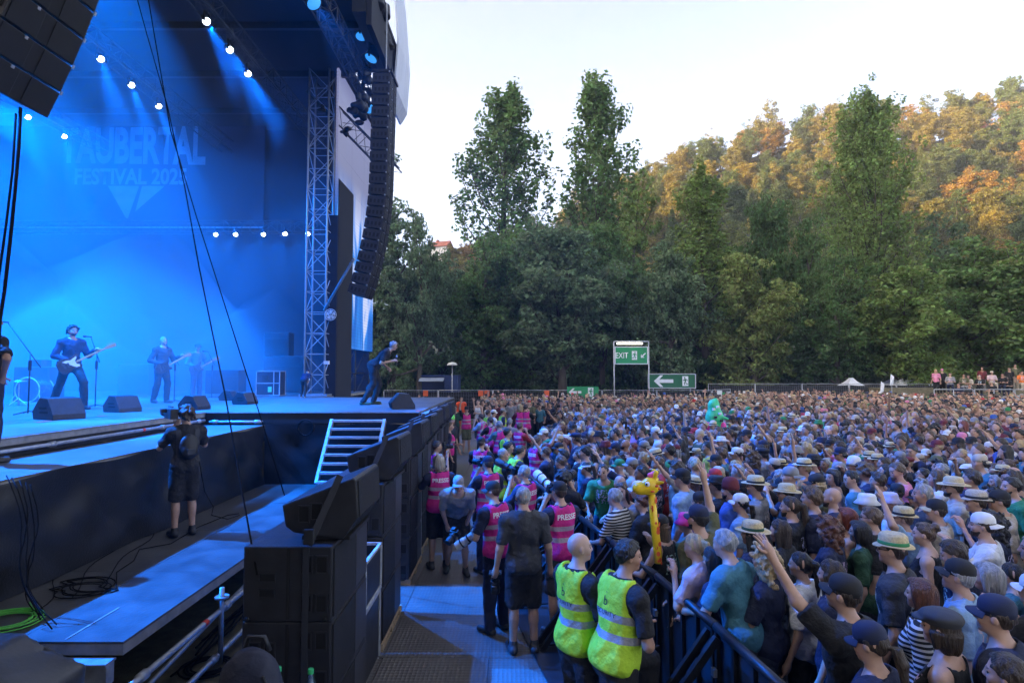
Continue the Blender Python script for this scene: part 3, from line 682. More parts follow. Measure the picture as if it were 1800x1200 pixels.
TEMPL = {}
M_skin = mat('skin', objcol=True, rough=.48, var=.10, scale=22, attr='tint', bump=.05, bscale=140)
M_eye = mat('eye', (.02, .015, .012), .15, var=0)
M_shirt = mat('fabric', objcol=True, rough=.85, var=.16, scale=7, bump=.8, bscale=8, bdist=.07)
M_plain = mat('plain_fabric', objcol=True, rough=.85, var=.16, scale=7, bump=.8, bscale=8, bdist=.07)
def add_print(m):
    nt = m.node_tree; N = nt.nodes; L = nt.links; b = N['Principled BSDF']; src = b.inputs['Base Color'].links[0].from_socket
    tc = N.new('ShaderNodeTexCoord'); oi = N.new('ShaderNodeObjectInfo'); sp = N.new('ShaderNodeSeparateXYZ'); L.new(tc.outputs['Object'], sp.inputs[0])
    def cmp(sock, c, w):
        x = N.new('ShaderNodeMath'); x.operation = 'COMPARE'; x.inputs[1].default_value = c; x.inputs[2].default_value = w; L.new(sock, x.inputs[0]); return x.outputs[0]
    def mul(a_, b_): x = N.new('ShaderNodeMath'); x.operation = 'MULTIPLY'; L.new(a_, x.inputs[0]); L.new(b_, x.inputs[1]); return x.outputs[0]
    nz = N.new('ShaderNodeTexNoise'); nz.inputs['Scale'].default_value = 34; nz.inputs['Detail'].default_value = 3
    ad = N.new('ShaderNodeVectorMath'); ad.operation = 'ADD'; L.new(tc.outputs['Object'], ad.inputs[0]); cx = N.new('ShaderNodeCombineXYZ'); m9 = N.new('ShaderNodeMath'); m9.operation = 'MULTIPLY'; m9.inputs[1].default_value = 40; L.new(oi.outputs['Random'], m9.inputs[0]); L.new(m9.outputs[0], cx.inputs[2]); L.new(cx.outputs[0], ad.inputs[1]); L.new(ad.outputs[0], nz.inputs['Vector'])
    gt = N.new('ShaderNodeMath'); gt.operation = 'GREATER_THAN'; gt.inputs[1].default_value = .53; L.new(nz.outputs[0], gt.inputs[0])
    g2 = N.new('ShaderNodeMath'); g2.operation = 'LESS_THAN'; g2.inputs[1].default_value = .42; L.new(oi.outputs['Random'], g2.inputs[0])
    f_ = mul(mul(mul(cmp(sp.outputs[1], 0, .105), cmp(sp.outputs[2], 1.27, .10)), gt.outputs[0]), g2.outputs[0])
    mx = N.new('ShaderNodeMix'); mx.data_type = 'RGBA'; L.new(f_, mx.inputs[0]); L.new(src, mx.inputs[6])
    hs = N.new('ShaderNodeHueSaturation'); hs.inputs['Color'].default_value = rgb(.5, .28, .22); L.new(oi.outputs['Random'], hs.inputs['Hue']); m8 = N.new('ShaderNodeMath'); m8.operation = 'MULTIPLY'; m8.inputs[1].default_value = 7; L.new(oi.outputs['Random'], m8.inputs[0]); L.new(m8.outputs[0], hs.inputs['Hue'])
    hs.inputs['Saturation'].default_value = .5; hs.inputs['Value'].default_value = 1.1; L.new(hs.outputs[0], mx.inputs[7]); L.new(mx.outputs[2], b.inputs['Base Color'])
add_print(M_shirt)
M_stripe = mat('striped_fabric', (.55, .53, .5), .85, var=.1, bump=.1, bscale=45)
def add_stripes(m, sc_=9.0, col=(.012, .012, .015)):
    nt = m.node_tree; N = nt.nodes; L = nt.links; b = N['Principled BSDF']; src = b.inputs['Base Color'].links[0].from_socket; tc = N.new('ShaderNodeTexCoord'); wv = N.new('ShaderNodeTexWave'); wv.bands_direction = 'Z'; wv.inputs['Scale'].default_value = sc_; wv.inputs['Distortion'].default_value = .4; L.new(tc.outputs['Object'], wv.inputs[0])
    gt = N.new('ShaderNodeMath'); gt.operation = 'GREATER_THAN'; gt.inputs[1].default_value = .45; L.new(wv.outputs['Fac'], gt.inputs[0]); mx = N.new('ShaderNodeMix'); mx.data_type = 'RGBA'; L.new(gt.outputs[0], mx.inputs[0]); L.new(src, mx.inputs[6]); mx.inputs[7].default_value = rgb(*col); L.new(mx.outputs[2], b.inputs['Base Color'])
add_stripes(M_stripe)
M_trous = mat('trouser_fabric', objcol=True, rough=.85, var=.18, scale=9, bump=.8, bscale=9, bdist=.06)
M_shoe = mat('shoe', objcol=True, rough=.6, var=.2, scale=30)
M_hair = mat('hair', objcol=True, rough=.42, var=.6, scale=42, bump=.8, bscale=90, stretch=(1, 1, .16))
M_hat = mat('hat_fabric', objcol=True, rough=.8, var=.12, scale=16, bump=.08, bscale=180)
M_straw = mat('straw', objcol=True, rough=.75, var=.28, scale=55, bump=.3, bscale=160)

HS = .93
def head_prims(f0, J):
    class SF:
        def cap(s, a, b, ra, rb, k=.03, hs=HS): f0.cap(a, b, ra * hs, rb * hs, k)
        def ell(s, c, r, k=.03, R=None, sub=False): f0.ell(c, tuple(q * HS for q in r), k, R, sub=sub)
    f = SF()
    C, R = J['head'], J['HR']; n = lambda x, y, z: C + R @ (np.array([x, y, z]) * HS); fm = J['fem']; q = .94 if fm else 1
    f.cap(J['neck0'], J['neck1'] + (J['head'] - J['neck1']) * .2, .060 * q, .054 * q, .03)
    f.ell(n(-.010, 0, .022), (.098, .077, .097), .02, R)
    f.ell(n(.022, 0, -.030), (.066, .061, .080), .03, R); f.ell(n(.05, 0, -.075), (.040, .038 * q, .034), .025, R)
    f.ell(n(.074, 0, -.094), (.019, .021, .017), .014, R)
    for y in (1, -1):
        f.ell(n(.088, y * .032, .001), (.017, .019, .013), .012, R, sub=True)
        f.cap(n(.084, y * .014, .022), n(.074, y * .052, .020), .0105, .009, .012)
        f.ell(n(.060, y * .046, -.032), (.024, .019, .024), .02, R)
        f.ell(n(-.012, y * .080, -.008), (.019, .009, .031), .008, R)
    f.cap(n(.092, 0, .012), n(.106, 0, -.025), .0085, .0125, .014); f.cap(n(.097, -.012, -.030), n(.097, .012, -.030), .0085, .0085, .008)
    f.cap(n(.088, -.020, -.062), n(.088, .020, -.062), .0075, .0075, .007); f.cap(n(.086, -.015, -.074), n(.086, .015, -.074), .0075, .0075, .006)

def bounds(J, pad=.16):
    pts = np.array([J[k] for k in J if isinstance(J[k], np.ndarray) and J[k].shape == (3,)]); lo, hi = pts.min(0) - pad, pts.max(0) + pad
    lo[2] = min(lo[2], -.01); hi[2] += .04; lo[:2] -= .06; hi[:2] += .06; return lo, hi
def body_mesh(J, fine, coarse, grip):
    lo, hi = bounds(J); f = Field(lo, hi, J['head'], fine, coarse)
    torso(f, J)
    for sd, y in (('L', 1), ('R', -1)):
        ar = .9 if J['fem'] else 1.0
        f.cap(J['sh' + sd], J['el' + sd], .052 * ar, .040 * ar, .03); f.cap(J['el' + sd], J['wr' + sd], .040 * ar, .027 * ar, .018)
        d = J['wr' + sd] - J['el' + sd]; d = d / np.linalg.norm(d)
        f.cap(J['wr' + sd], J['wr' + sd] + d * .045, .026, .034, .02); f.cap(J['wr' + sd] + d * .04, J['wr' + sd] + d * .085, .034, .030, .02)
        f.cap(J['hip' + sd], J['knee' + sd], .088, .056, .04); f.cap(J['knee' + sd], J['ank' + sd], .054, .036, .02)
        mid = J['knee' + sd] * .68 + J['ank' + sd] * .32 + np.array([-.02, 0, 0]); f.ell(mid, (.052, .050, .11), .03)
        f.cap(J['ank' + sd] + np.array([-.03, 0, -.04]), J['ank' + sd] + np.array([.14, y * .02, -.05]), .034, .028, .02)
    head_prims(f, J); V, Q = f.nets()
    C, R = J['head'], J['HR']; H = (V - C) @ R / HS
    tint = np.ones((len(V), 4), np.float32)
    lip = (H[:, 0] > .07) & (np.abs(H[:, 1]) < .026) & (np.abs(H[:, 2] + .068) < .011); tint[lip, :3] = (.80, .52, .52)
    br = (H[:, 0] > .055) & (np.abs(np.abs(H[:, 1]) - .034) < .021) & (np.abs(H[:, 2] - .026) < .006); tint[br, :3] = (.28, .22, .2)
    ck = (H[:, 0] > .03) & (np.abs(np.abs(H[:, 1]) - .045) < .02) & (np.abs(H[:, 2] + .035) < .018); tint[ck, :3] = (1.0, .86, .84)
    mb = MB(); hand_tubes(mb, J, 'L', grip[0]); hand_tubes(mb, J, 'R', grip[1]); nb = len(mb.f)
    for y in (1, -1):
        c0 = C + R @ (np.array([.0725, y * .032, .001]) * HS); o = len(mb.v)
        mb.lathe([(.002, -.0125), (.009, -.009), (.0125, 0), (.009, .009), (.002, .0125)], tuple(c0), 8)
    fv = np.array(mb.v); q4 = [(t + (t[-1],) if len(t) == 3 else t) for t in mb.f if len(t) in (3, 4)]; kk = [i for i, t in enumerate(mb.f) if len(t) in (3, 4)]
    Vn = np.concatenate([V, fv]); Qn = np.concatenate([Q, np.array(q4) + len(V)])
    mi = np.zeros(len(Qn), int); mi[len(Q):] = [0 if k < nb else 1 for k in kk]
    me = np_mesh('body', Vn, Qn, [M_skin, M_eye], mi)
    ca = me.color_attributes.new('tint', 'FLOAT_COLOR', 'POINT'); tt = np.ones((len(me.vertices), 4), np.float32); tt[:len(V)] = tint; ca.data.foreach_set('color', tt.ravel())
    return me
def shirt_mesh(J, kind, coarse, seed=0):
    """tee / long / tank / vest / hoodie"""
    lo, hi = bounds(J, .14); lo[2] = .6; f = Field(lo, hi, None, .01, coarse)
    g = {'tee': .018, 'long': .018, 'tank': .010, 'vest': .028, 'jacket': .030, 'undertee': .010}[kind]; ut = kind == 'undertee'; kind = 'tee' if ut else kind; R = J['TR']
    torso(f, J, g, .06, hips=True, hg=.042 if kind == 'vest' else .008 if ut else g * 1.9)
    f.wrinkle(.003 if ut else {'tank': .004, 'vest': .007}.get(kind, .0105), 24, seed)
    if kind in ('vest', 'tank'):
        lim = .150 if kind == 'vest' else .13
        C = J['chest']; ax = R[:, 1]; f.clip(lambda X, Y, Z: np.maximum(np.abs((X - C[0]) * ax[0] + (Y - C[1]) * ax[1] + (Z - C[2]) * ax[2]) - (lim + .06 * np.clip((1.30 - Z) / .12, 0, 1)), -9))
    else:
        for sd in 'LR':
            t = {'tee': .82, 'long': 1, 'jacket': 1}[kind]; s0, e0, w0 = J['sh' + sd], J['el' + sd], J['wr' + sd]
            g2 = g + .006; e1 = s0 + (e0 - s0) * t; f2 = Field(lo, hi, None, .01, coarse)
            f2.cap(s0, e0, .046, .045, .0, g2)
            if kind != 'tee': f2.cap(e0, e0 + (w0 - e0) * 1.1, .044, .034, .02, g - .002)
            f2.wrinkle(.008, 30, seed + 3)
            if kind == 'tee': u = (e0 - s0) / np.linalg.norm(e0 - s0)
            else: u = (w0 - e0) / np.linalg.norm(w0 - e0); e1 = e0 + (w0 - e0) * .98
            if kind == 'tee': f2.clip(lambda X, Y, Z: (X - e1[0]) * u[0] + (Y - e1[1]) * u[1] + (Z - e1[2]) * u[2])
            else:
                near = lambda X, Y, Z: (X - e1[0]) * u[0] + (Y - e1[1]) * u[1] + (Z - e1[2]) * u[2]
                A = near(*f2.grid()); X, Y, Z = f2.grid(); rr = np.sqrt((X - w0[0]) ** 2 + (Y - w0[1]) ** 2 + (Z - w0[2]) ** 2)
                f2.F = np.where(rr < .2, np.maximum(f2.F, A), f2.F).astype(np.float32)
            h = np.clip(.5 + .5 * (f2.F - f.F) / .03, 0, 1); f.F = (f2.F * (1 - h) + f.F * h - .03 * h * (1 - h)).astype(np.float32)
    n0 = J['neck0'] + R @ np.array([.03, 0, .045]); rr = {'tank': .125, 'vest': .12, 'jacket': .075}.get(kind, .088)
    f.clip(lambda X, Y, Z: rr - np.sqrt((X - n0[0]) ** 2 + (Y - n0[1]) ** 2 * .8 + (Z - n0[2]) ** 2))
    hem = {'tee': -.13, 'long': -.12, 'tank': -.08, 'vest': -.10, 'jacket': -.15}[kind]; P0 = J['pelvis'] + R @ np.array([0, 0, hem + .05]); u = R[:, 2]
    f.clip(lambda X, Y, Z: -((X - P0[0]) * u[0] + (Y - P0[1]) * u[1] + (Z - P0[2]) * u[2]))
    V, Q = f.nets(); return np_mesh(kind, relax(V, Q, 1), Q, [M_shirt])
def trouser_mesh(J, kind, coarse, seed=0):
    lo, hi = bounds(J, .14); hi[2] = 1.25; f = Field(lo, hi, None, .01, coarse); R = J['TR']
    f.ell(J['pelvis'] + np.array([-.012, 0, .0]), (.116, .160, .13), .05, None, .012)
    for sd in 'LR':
        f.cap(J['hip' + sd], J['knee' + sd], .090, .064 if kind == 'long' else .082, .05, .013)
        if kind == 'long': f.cap(J['knee' + sd], J['ank' + sd] + np.array([0, 0, -.01]), .066, .058, .02, .014); f.ell(J['knee' + sd] * .68 + J['ank' + sd] * .32 + np.array([-.02, 0, 0]), (.056, .054, .12), .03, None, .018)
    f.wrinkle(.008, 26, seed)
    z1 = {'long': .045, 'shorts': None}[kind]
    if kind == 'shorts':
        for sd in 'LR':
            k0, h0 = J['knee' + sd], J['hip' + sd]; u = (k0 - h0) / np.linalg.norm(k0 - h0)
            f.clip(lambda X, Y, Z: np.where((Y > 0) == (sd == 'L'), (X - k0[0]) * u[0] + (Y - k0[1]) * u[1] + (Z - k0[2]) * u[2] - .03, -9))
    else: f.clip(lambda X, Y, Z: .05 - Z + 0 * X)
    f.clip(lambda X, Y, Z: Z - .99 + 0 * X)
    V, Q = f.nets(); return np_mesh('trousers', relax(V, Q), Q, [M_trous])
def shoe_mesh(J, coarse):
    out = []
    mbV, mbQ = [], []; n = 0
    f = Field(*(lambda lo, hi: (lo, np.array([hi[0], hi[1], max(.24, J['ankL'][2] + .15)])))(*bounds(J, .2)), None, .01, coarse)
    for sd, y in (('L', 1), ('R', -1)):
        a = J['ank' + sd] + np.array([0, 0, -.045]); f.cap(a + np.array([-.04, 0, 0]), a + np.array([.16, y * .025, -.008]), .046, .040, .02); f.cap(a, J['ank' + sd] + np.array([0, 0, .02]), .048, .045, .02)
    fl = min(J['ankL'][2], J['ankR'][2]) - .08
    f.clip(lambda X, Y, Z: fl + .002 - Z + 0 * X)
    V, Q = f.nets(); return np_mesh('shoes', V, Q, [M_shoe])

# ---- hair and hats in head-local space
def hair_mesh(style, under=False):
    f = Field(np.array([-.34, -.2, -.55]), np.array([.16, .2, .2]), None, .01, .0095)
    g = {'short': .010, 'buzz': .005, 'curly': .035, 'long': .016, 'pony': .009, 'bob': .018, 'bun': .010, 'messy': .034, 'side': .016}[style]
    f.ell((-.010, 0, .022), (.098, .077, .097), .01, None, g)
    X, Y, Z = f.grid()
    line = (X - .040 - .95 * (Z - .045)) * .72
    if style in ('long', 'bob', 'curly'): line = np.minimum(line, np.where(Z < .06, (X - .030 - (.07 - np.abs(Y)) * 0), 9))
    lowz = {'short': -.075, 'buzz': -.07, 'messy': -.07, 'side': -.07, 'pony': -.06, 'bun': -.06}.get(style, -.6)
    f.F = np.maximum(f.F, line).astype(np.float32); f.F = np.maximum(f.F, lowz - Z).astype(np.float32)
    if style in ('short', 'messy', 'side'):
        f.F = np.maximum(f.F, np.where((Z < -.012), X + .028, -9)).astype(np.float32)
    if style == 'side': f.ell((.035, 0, .108), (.065, .06, .028), .02)
    if style == 'long':
        f.ell((-.065, 0, -.11), (.055, .09, .17), .03); f.ell((-.075, 0, -.27), (.042, .105, .14), .03)
        for y in (1, -1): f.cap((.005, y * .082, .0), (-.02, y * .10, -.22), .026, .022, .02)
    if style == 'bob':
        f.ell((-.045, 0, -.06), (.075, .10, .11), .03)
        for y in (1, -1): f.cap((.015, y * .08, .03), (.0, y * .088, -.10), .028, .024, .02)
    if style == 'curly':
        f.ell((-.05, 0, -.10), (.09, .13, .15), .03); f.ell((-.06, 0, -.24), (.07, .14, .10), .03)
    if style == 'pony':
        f.cap((-.10, 0, .055), (-.145, 0, .03), .022, .030, .015); f.cap((-.145, 0, .03), (-.165, 0, -.10), .032, .034, .02); f.cap((-.165, 0, -.10), (-.145, .01, -.26), .034, .012, .02)
    if style == 'bun': f.ell((-.105, 0, .085), (.045, .048, .045), .012)
    n = 0; r = np.random.default_rng(len(style) * 7)
    am, fr = {'curly': (.016, 95), 'messy': (.012, 90), 'long': (.006, 70), 'bob': (.005, 70), 'pony': (.004, 80)}.get(style, (.004, 110))
    for _ in range(9):
        d = r.normal(size=3); d *= fr * r.uniform(.6, 1.5) / np.linalg.norm(d)
        if style in ('long', 'bob', 'pony'): d[2] *= .15
        n = n + np.sin(X * d[0] + Y * d[1] + Z * d[2] + r.uniform(0, 6))
    f.F = (f.F + am * n / 2.2).astype(np.float32)
    if under: f.F = np.maximum(f.F, Z - .040).astype(np.float32); f.F = np.where(Z > .0, np.maximum(f.F, np.sqrt((X + .01) ** 2 + (Y / .82) ** 2) - .104), f.F).astype(np.float32)
    V, Q = f.nets(); return np_mesh('hair', V, Q, [M_hair])
def beard_mesh():
    f = Field(np.array([-.1, -.12, -.16]), np.array([.15, .12, .06]), None, .01, .008)
    f.ell((.022, 0, -.030), (.066, .061, .080), .03, None, .0045); f.ell((.05, 0, -.075), (.040, .038, .034), .025, None, .006); f.ell((.074, 0, -.094), (.019, .021, .017), .014, None, .007)
    f.clip(lambda X, Y, Z: np.maximum(Z + .056 - .75 * np.maximum(0, np.abs(Y) - .03), -(X + .002)))
    f.wrinkle(.0015, 160, 4)
    V, Q = f.nets(); return np_mesh('beard', V, Q, [M_hair])
def sheet(mb, rows, th=.004):
    n = len(rows[0]); o = len(mb.v)
    for dz in (0, -th):
        for r in rows:
            for p in r: mb.v.append((p[0], p[1], p[2] + dz))
    m = len(rows)
    for lay in (0, 1):
        b = o + lay * m * n
        for j in range(m - 1):
            for i in range(n - 1):
                q = (b + j * n + i, b + j * n + i + 1, b + (j + 1) * n + i + 1, b + (j + 1) * n + i); mb.f.append(q if lay == 0 else q[::-1]); mb.m.append(0)
    b1 = o + m * n
    for i in range(n - 1): mb.f.append((o + (m - 1) * n + i, o + (m - 1) * n + i + 1, b1 + (m - 1) * n + i + 1, b1 + (m - 1) * n + i)); mb.m.append(0)
def hat_meshes(kind):
    """list of (part name, mesh) in head-local space; first is the hat itself"""
    c = (-.010, 0, .032 if kind not in ('cap', 'capback') else .020); out = []; m = MB()
    dome = [(.103, -.006), (.105, .03), (.102, .058), (.088, .086), (.060, .105), (.03, .113), (.006, .115)]
    if kind in ('cap', 'capback', 'visor'):
        if kind == 'visor': m.lathe([(.108, 0), (.110, .0), (.111, .035), (.107, .035)], c, 24, sx=.97, sy=.80)
        else: m.lathe([(r_, z) for r_, z in dome], c, 24, sx=.97, sy=.80)
        rows = []
        sg = -1 if kind == 'capback' else 1
        for j in range(5):
            t = j / 4; row = []
            for i in range(11):
                a = -1.15 + 2.3 * i / 10; rr = .094 + t * (.066 * (math.cos(a * .95) ** .8 if abs(a) < 1.5 else 0))
                row.append((c[0] + sg * rr * 1.0 * math.cos(a) + sg * .004, c[1] + rr * .82 * math.sin(a) * (1 - .05 * t), c[2] + .010 - .022 * t * (1 - .3) - .030 * (math.sin(a) ** 2) * t + .004))
            rows.append(row)
        b = MB(); sheet(b, rows); out = [('hat', m.mesh('cap', M_hat, smooth=True)), ('brim', b.mesh('brim', M_hat, smooth=True))]
    elif kind == 'beanie':
        m.lathe([(.110, -.012), (.115, -.012), (.115, .03)] + [(r_ * 1.04, z * 1.1 + .02) for r_, z in dome[2:]], c, 24, sx=.97, sy=.82); out = [('hat', m.mesh('beanie', M_hat, smooth=True))]
    elif kind == 'bucket':
        m.lathe([(.160, -.045), (.163, -.043), (.114, .005), (.108, .05), (.096, .075), (.05, .080), (.005, .081)], c, 26, sx=.97, sy=.86); out = [('hat', m.mesh('bucket_hat', M_hat, smooth=True))]
    elif kind in ('straw', 'fedora', 'cowboy'):
        w = {'straw': .185, 'fedora': .155, 'cowboy': .20}[kind]; n = 36; prof = [(w, .004), (w - .003, .010), (.15, .012), (.113, .018), (.112, .03), (.106, .085), (.085, .108), (.045, .104), (.004, .098)]
        m.lathe(prof, c, n, sx=.98, sy=.84)
        m.v = [(x, y, z + (.9 * (y / w) ** 2 * (.05 if kind == 'cowboy' else .018) if math.hypot(x, y) > .12 else 0) - (.012 if math.hypot(x, y) > .12 and kind == 'fedora' and x > .05 else 0)) for x, y, z in m.v]
        b = MB(); b.lathe([(.1135, .019), (.1155, .021), (.1125, .047), (.110, .047)], c, 30, sx=.985, sy=.845)
        out = [('hat', m.mesh('straw_hat', M_straw, smooth=True)), ('hat_band', b.mesh('hat_band', M_hat, smooth=True))]
    elif kind == 'flatcap':
        f = Field(np.array([-.2, -.2, -.05]), np.array([.22, .2, .2]), None, .01, .009)
        f.ell((-.01, 0, .075), (.125, .105, .052), .02); f.ell((.085, 0, .045), (.075, .085, .02), .03); f.ell((-.01, 0, .045), (.108, .088, .045), .02); f.wrinkle(.003, 60, 3)
        V, Q = f.nets(); out = [('hat', np_mesh('flat_cap', V, Q, [M_hat]))]
    return out
def tube_mesh(name, paths, r, mt):
    m = MB()
    for p in paths: m.tube(p, r, 6)
    return m.mesh(name, mt, smooth=True)
M_glass = mat('spectacles', (.01, .01, .012), .25, var=0)
GLS = tube_mesh('glasses', [[(.098, y * .032 + .022 * math.cos(a), .001 + .017 * math.sin(a)) for a in np.linspace(0, 6.283, 13)] for y in (1, -1)] + [[(.101, -.011, .005), (.101, .011, .005)]] + [[(.095, y * .054, .004), (-.01, y * .082, .008)] for y in (1, -1)], .0022, M_glass)
HAIR, HATS = {}, {}
def get_hair(s, under=False):
    if (s, under) not in HAIR: HAIR[s, under] = hair_mesh(s, under) if s != 'beard' else beard_mesh()
    return HAIR[s, under]
def get_hat(s):
    if s not in HATS: HATS[s] = hat_meshes(s)
    return HATS[s]
JC, MC = {}, {}
def templ(key, what, kind, fine, coarse, **pose):
    jk = key
    if jk not in JC: JC[jk] = make_pose(**pose)
    J = JC[jk]; mk = (key, what, kind, fine)
    if mk not in MC:
        gr = tuple('open' if a in ('up', 'upbent', 'upfwd') else 'grip' if a in ('mic', 'camera', 'cameralow', 'phone', 'guitarbody', 'guitarneck') else 'relax' for a in J['arms'])
        MC[mk] = body_mesh(J, fine * 1.06, coarse * 1.22, gr) if what == 'body' else shirt_mesh(J, kind, coarse, len(MC) % 5) if what == 'shirt' else trouser_mesh(J, kind, coarse * 1.5, 2) if what == 'trousers' else shoe_mesh(J, .012)
    return J, MC[mk]

SKINS = [(.46, .275, .19), (.41, .235, .16), (.50, .31, .225), (.35, .19, .12), (.45, .245, .17), (.24, .13, .08)]
def hmat(J): m = Matrix(J['HR'].tolist()).to_4x4() @ Matrix.Scale(HS, 4); m.translation = Vector(J['head']); return m
def person(loc, rz, pose, label, cat='person', group=None, shirt='tee', sc=(.1, .1, .12), trousers='long', tc=(.03, .035, .05), hair='short', hc=(.05, .03, .02), hat=None, hatc=(.02, .02, .03),
           bandc=None, skin=None, scale=1.0, shoes=False, shc=(.03, .03, .03), vest=None, glasses=False, beard=False, lod=1, wide=1.0, plain=False):
    fine, coarse = {0: (.0088, .0185), 1: (.0115, .026), 2: (.017, .035)}[lod]
    key = tuple(sorted(pose.items()))
    J, bm_ = templ(key, 'body', '', fine, coarse, **pose)
    o = link('person', bm_, None, loc, label, cat, group); o.rotation_euler = (0, 0, rz); o.scale = (scale * wide, scale * wide, scale)
    o.color = (*(skin or SKINS[0]), 1)
    def part(nm, me, col, m=None, mats=None):
        c = link(nm, me, o); c.color = (*col, 1)
        if m is not None: c.matrix_local = m
        return c
    if shirt: c = part({'tee': 't_shirt', 'long': 'long_sleeved_shirt', 'tank': 'tank_top', 'jacket': 'jacket'}[shirt], templ(key, 'shirt', 'undertee' if vest and shirt == 'tee' else shirt, fine, coarse, **pose)[1], sc); o['shirt_obj'] = c.name; (setattr(c.material_slots[0], 'link', 'OBJECT'), setattr(c.material_slots[0], 'material', M_plain)) if plain else None
    if trousers: part('trousers' if trousers == 'long' else 'shorts', templ(key, 'trousers', trousers, fine, coarse, **pose)[1], tc)
    if shoes: part('shoes', templ(key, 'shoes', '', fine, coarse, **pose)[1], shc)
    H = hmat(J)
    if hair: part('hair', get_hair(hair, bool(hat) and hat != 'visor'), hc, H)
    if beard: part('beard', get_hair('beard'), hc, H)
    if hat:
        hp = get_hat(hat); h0 = part('hat', hp[0][1], hatc, H)
        if len(hp) > 1:
            b = link(hp[1][0], hp[1][1], h0); b.color = (*(bandc or hatc), 1)
    if glasses: part('glasses', GLS, (0, 0, 0), H)
    if vest:
        v = part('vest', templ(key, 'shirt', 'vest', fine, coarse, **pose)[1], vest[0]); v.data = get_vest(v.data, vest[1])
        if vest[2]: vest_print(v, J, vest[2], vest[1])
    return o, J
VESTS = {}
def vest_mat(kind):
    nm = 'hi_vis_' + kind
    if nm in MATS: return MATS[nm]
    col = {'pink': (.62, .015, .22), 'yellow': (.46, .70, .03), 'orange': (.85, .09, .015)}[kind]
    m = mat(nm, col, .75, var=.14, scale=6, bump=.8, bscale=7, bdist=.07)
    nt = m.node_tree; N = nt.nodes; L = nt.links; b = N['Principled BSDF']; src = b.inputs['Base Color'].links[0].from_socket
    at = N.new('ShaderNodeAttribute'); at.attribute_name = 'up'
    acc = None
    for z0 in (.185, .315) if kind != 'orange' else (.2,):
        s1 = N.new('ShaderNodeMath'); s1.operation = 'COMPARE'; s1.inputs[1].default_value = z0; s1.inputs[2].default_value = .026; L.new(at.outputs['Fac'], s1.inputs[0])
        if acc is None: acc = s1.outputs[0]
        else:
            ad = N.new('ShaderNodeMath'); ad.operation = 'MAXIMUM'; L.new(acc, ad.inputs[0]); L.new(s1.outputs[0], ad.inputs[1]); acc = ad.outputs[0]
    mx = N.new('ShaderNodeMix'); mx.data_type = 'RGBA'; L.new(acc, mx.inputs[0]); L.new(src, mx.inputs[6]); mx.inputs[7].default_value = rgb(.30, .30, .31) if kind != 'pink' else rgb(.42, .33, .38)
    L.new(mx.outputs[2], b.inputs['Base Color'])
    return m
def get_vest(me, kind):
    k = (me.name, kind)
    if k not in VESTS:
        c = me.copy(); c.materials[0] = vest_mat(kind); a = c.attributes.new('up', 'FLOAT', 'POINT')
        co = np.empty(len(c.vertices) * 3, np.float32); c.vertices.foreach_get('co', co); co = co.reshape(-1, 3)
        J = next(j for kk, j in JC.items() if (kk, 'shirt', 'vest') in {q[:3] for q in MC if MC[q] is me}); R = J['TR']
        a.data.foreach_set('value', ((co - J['pelvis']) @ R[:, 2]).astype(np.float32)); VESTS[k] = c
    return VESTS[k]
VPRINT = {}
M_vw = mat('vest_print_white', (.8, .78, .8), .7, var=.05); M_vb = mat('vest_print_black', (.02, .02, .02), .7, var=.05)
def vest_print(v, J, body, kind):
    k = (v.data.name, str(body))
    if k not in VPRINT:
        bvh = BVHTree.FromPolygons([x.co for x in v.data.vertices], [tuple(p.vertices) for p in v.data.polygons]); R = J['TR']
        out = []
        for txt, up, size, ofs in body:
            me = text_mesh(txt, size, ofs)
            if txt == '#': continue
            for x in me.vertices:
                lp = Vector(J['chest']) + Vector(R @ np.array([-.6, -x.co.x, up + x.co.y])); d = Vector(R @ np.array([1., 0, 0]))
                h, nn, ii, dd = bvh.ray_cast(lp, d, 1.2)
                x.co = (h - d * .004) if h is not None else lp + d * .45
            me.materials.append(M_vw if kind == 'pink' else M_vb); out.append(me)
        VPRINT[k] = out
    for me in VPRINT[k]: link('lettering', me, v)
# ================================================================== PROPS
# --- speaker stacks along the pit edge: subs, a tilted fill speaker, a ratchet strap
SW_, SD_, SH_ = .70, 1.12, .585           # sub: x depth, y width, height
sub_me = MB().box(-SW_, 0, 0, SD_, 0, SH_ - .004).mesh('cabinet', M_cab, bevel=.012)
gr_me = MB().box(.001, .014, .025, SD_ * .60, .03, SH_ - .03).mesh('grille', M_grille)
gr2_me = MB().box(.001, .010, SD_ * .63, SD_ - .025, .03, SH_ - .03).mesh('front_panel', mat('front_panel', (.035, .035, .042), .5, var=.2))
def handle_mesh(w_, h_):
    m = MB(); m.box(-w_ / 2, w_ / 2, -.003, -.001, -h_ / 2, h_ / 2, 1)
    for a in ((-w_ / 2 - .012, -w_ / 2, -.012, 0, -h_ / 2 - .012, h_ / 2 + .012), (w_ / 2, w_ / 2 + .012, -.012, 0, -h_ / 2 - .012, h_ / 2 + .012), (-w_ / 2, w_ / 2, -.012, 0, h_ / 2, h_ / 2 + .012), (-w_ / 2, w_ / 2, -.012, 0, -h_ / 2 - .012, -h_ / 2)): m.box(*a, 0)
    return m.mesh('handle_hole_shade', [M_cab, M_hole])
HA, HB = handle_mesh(.115, .055), handle_mesh(.075, .12)
grv = MB().box(-.012, .012, -.004, -.001, .02, SH_ - .02).mesh('groove', M_hole)
knob = MB().lathe([(.018, 0), (.018, .01), (.01, .014)], n=12).mesh('corner_knob', M_black)
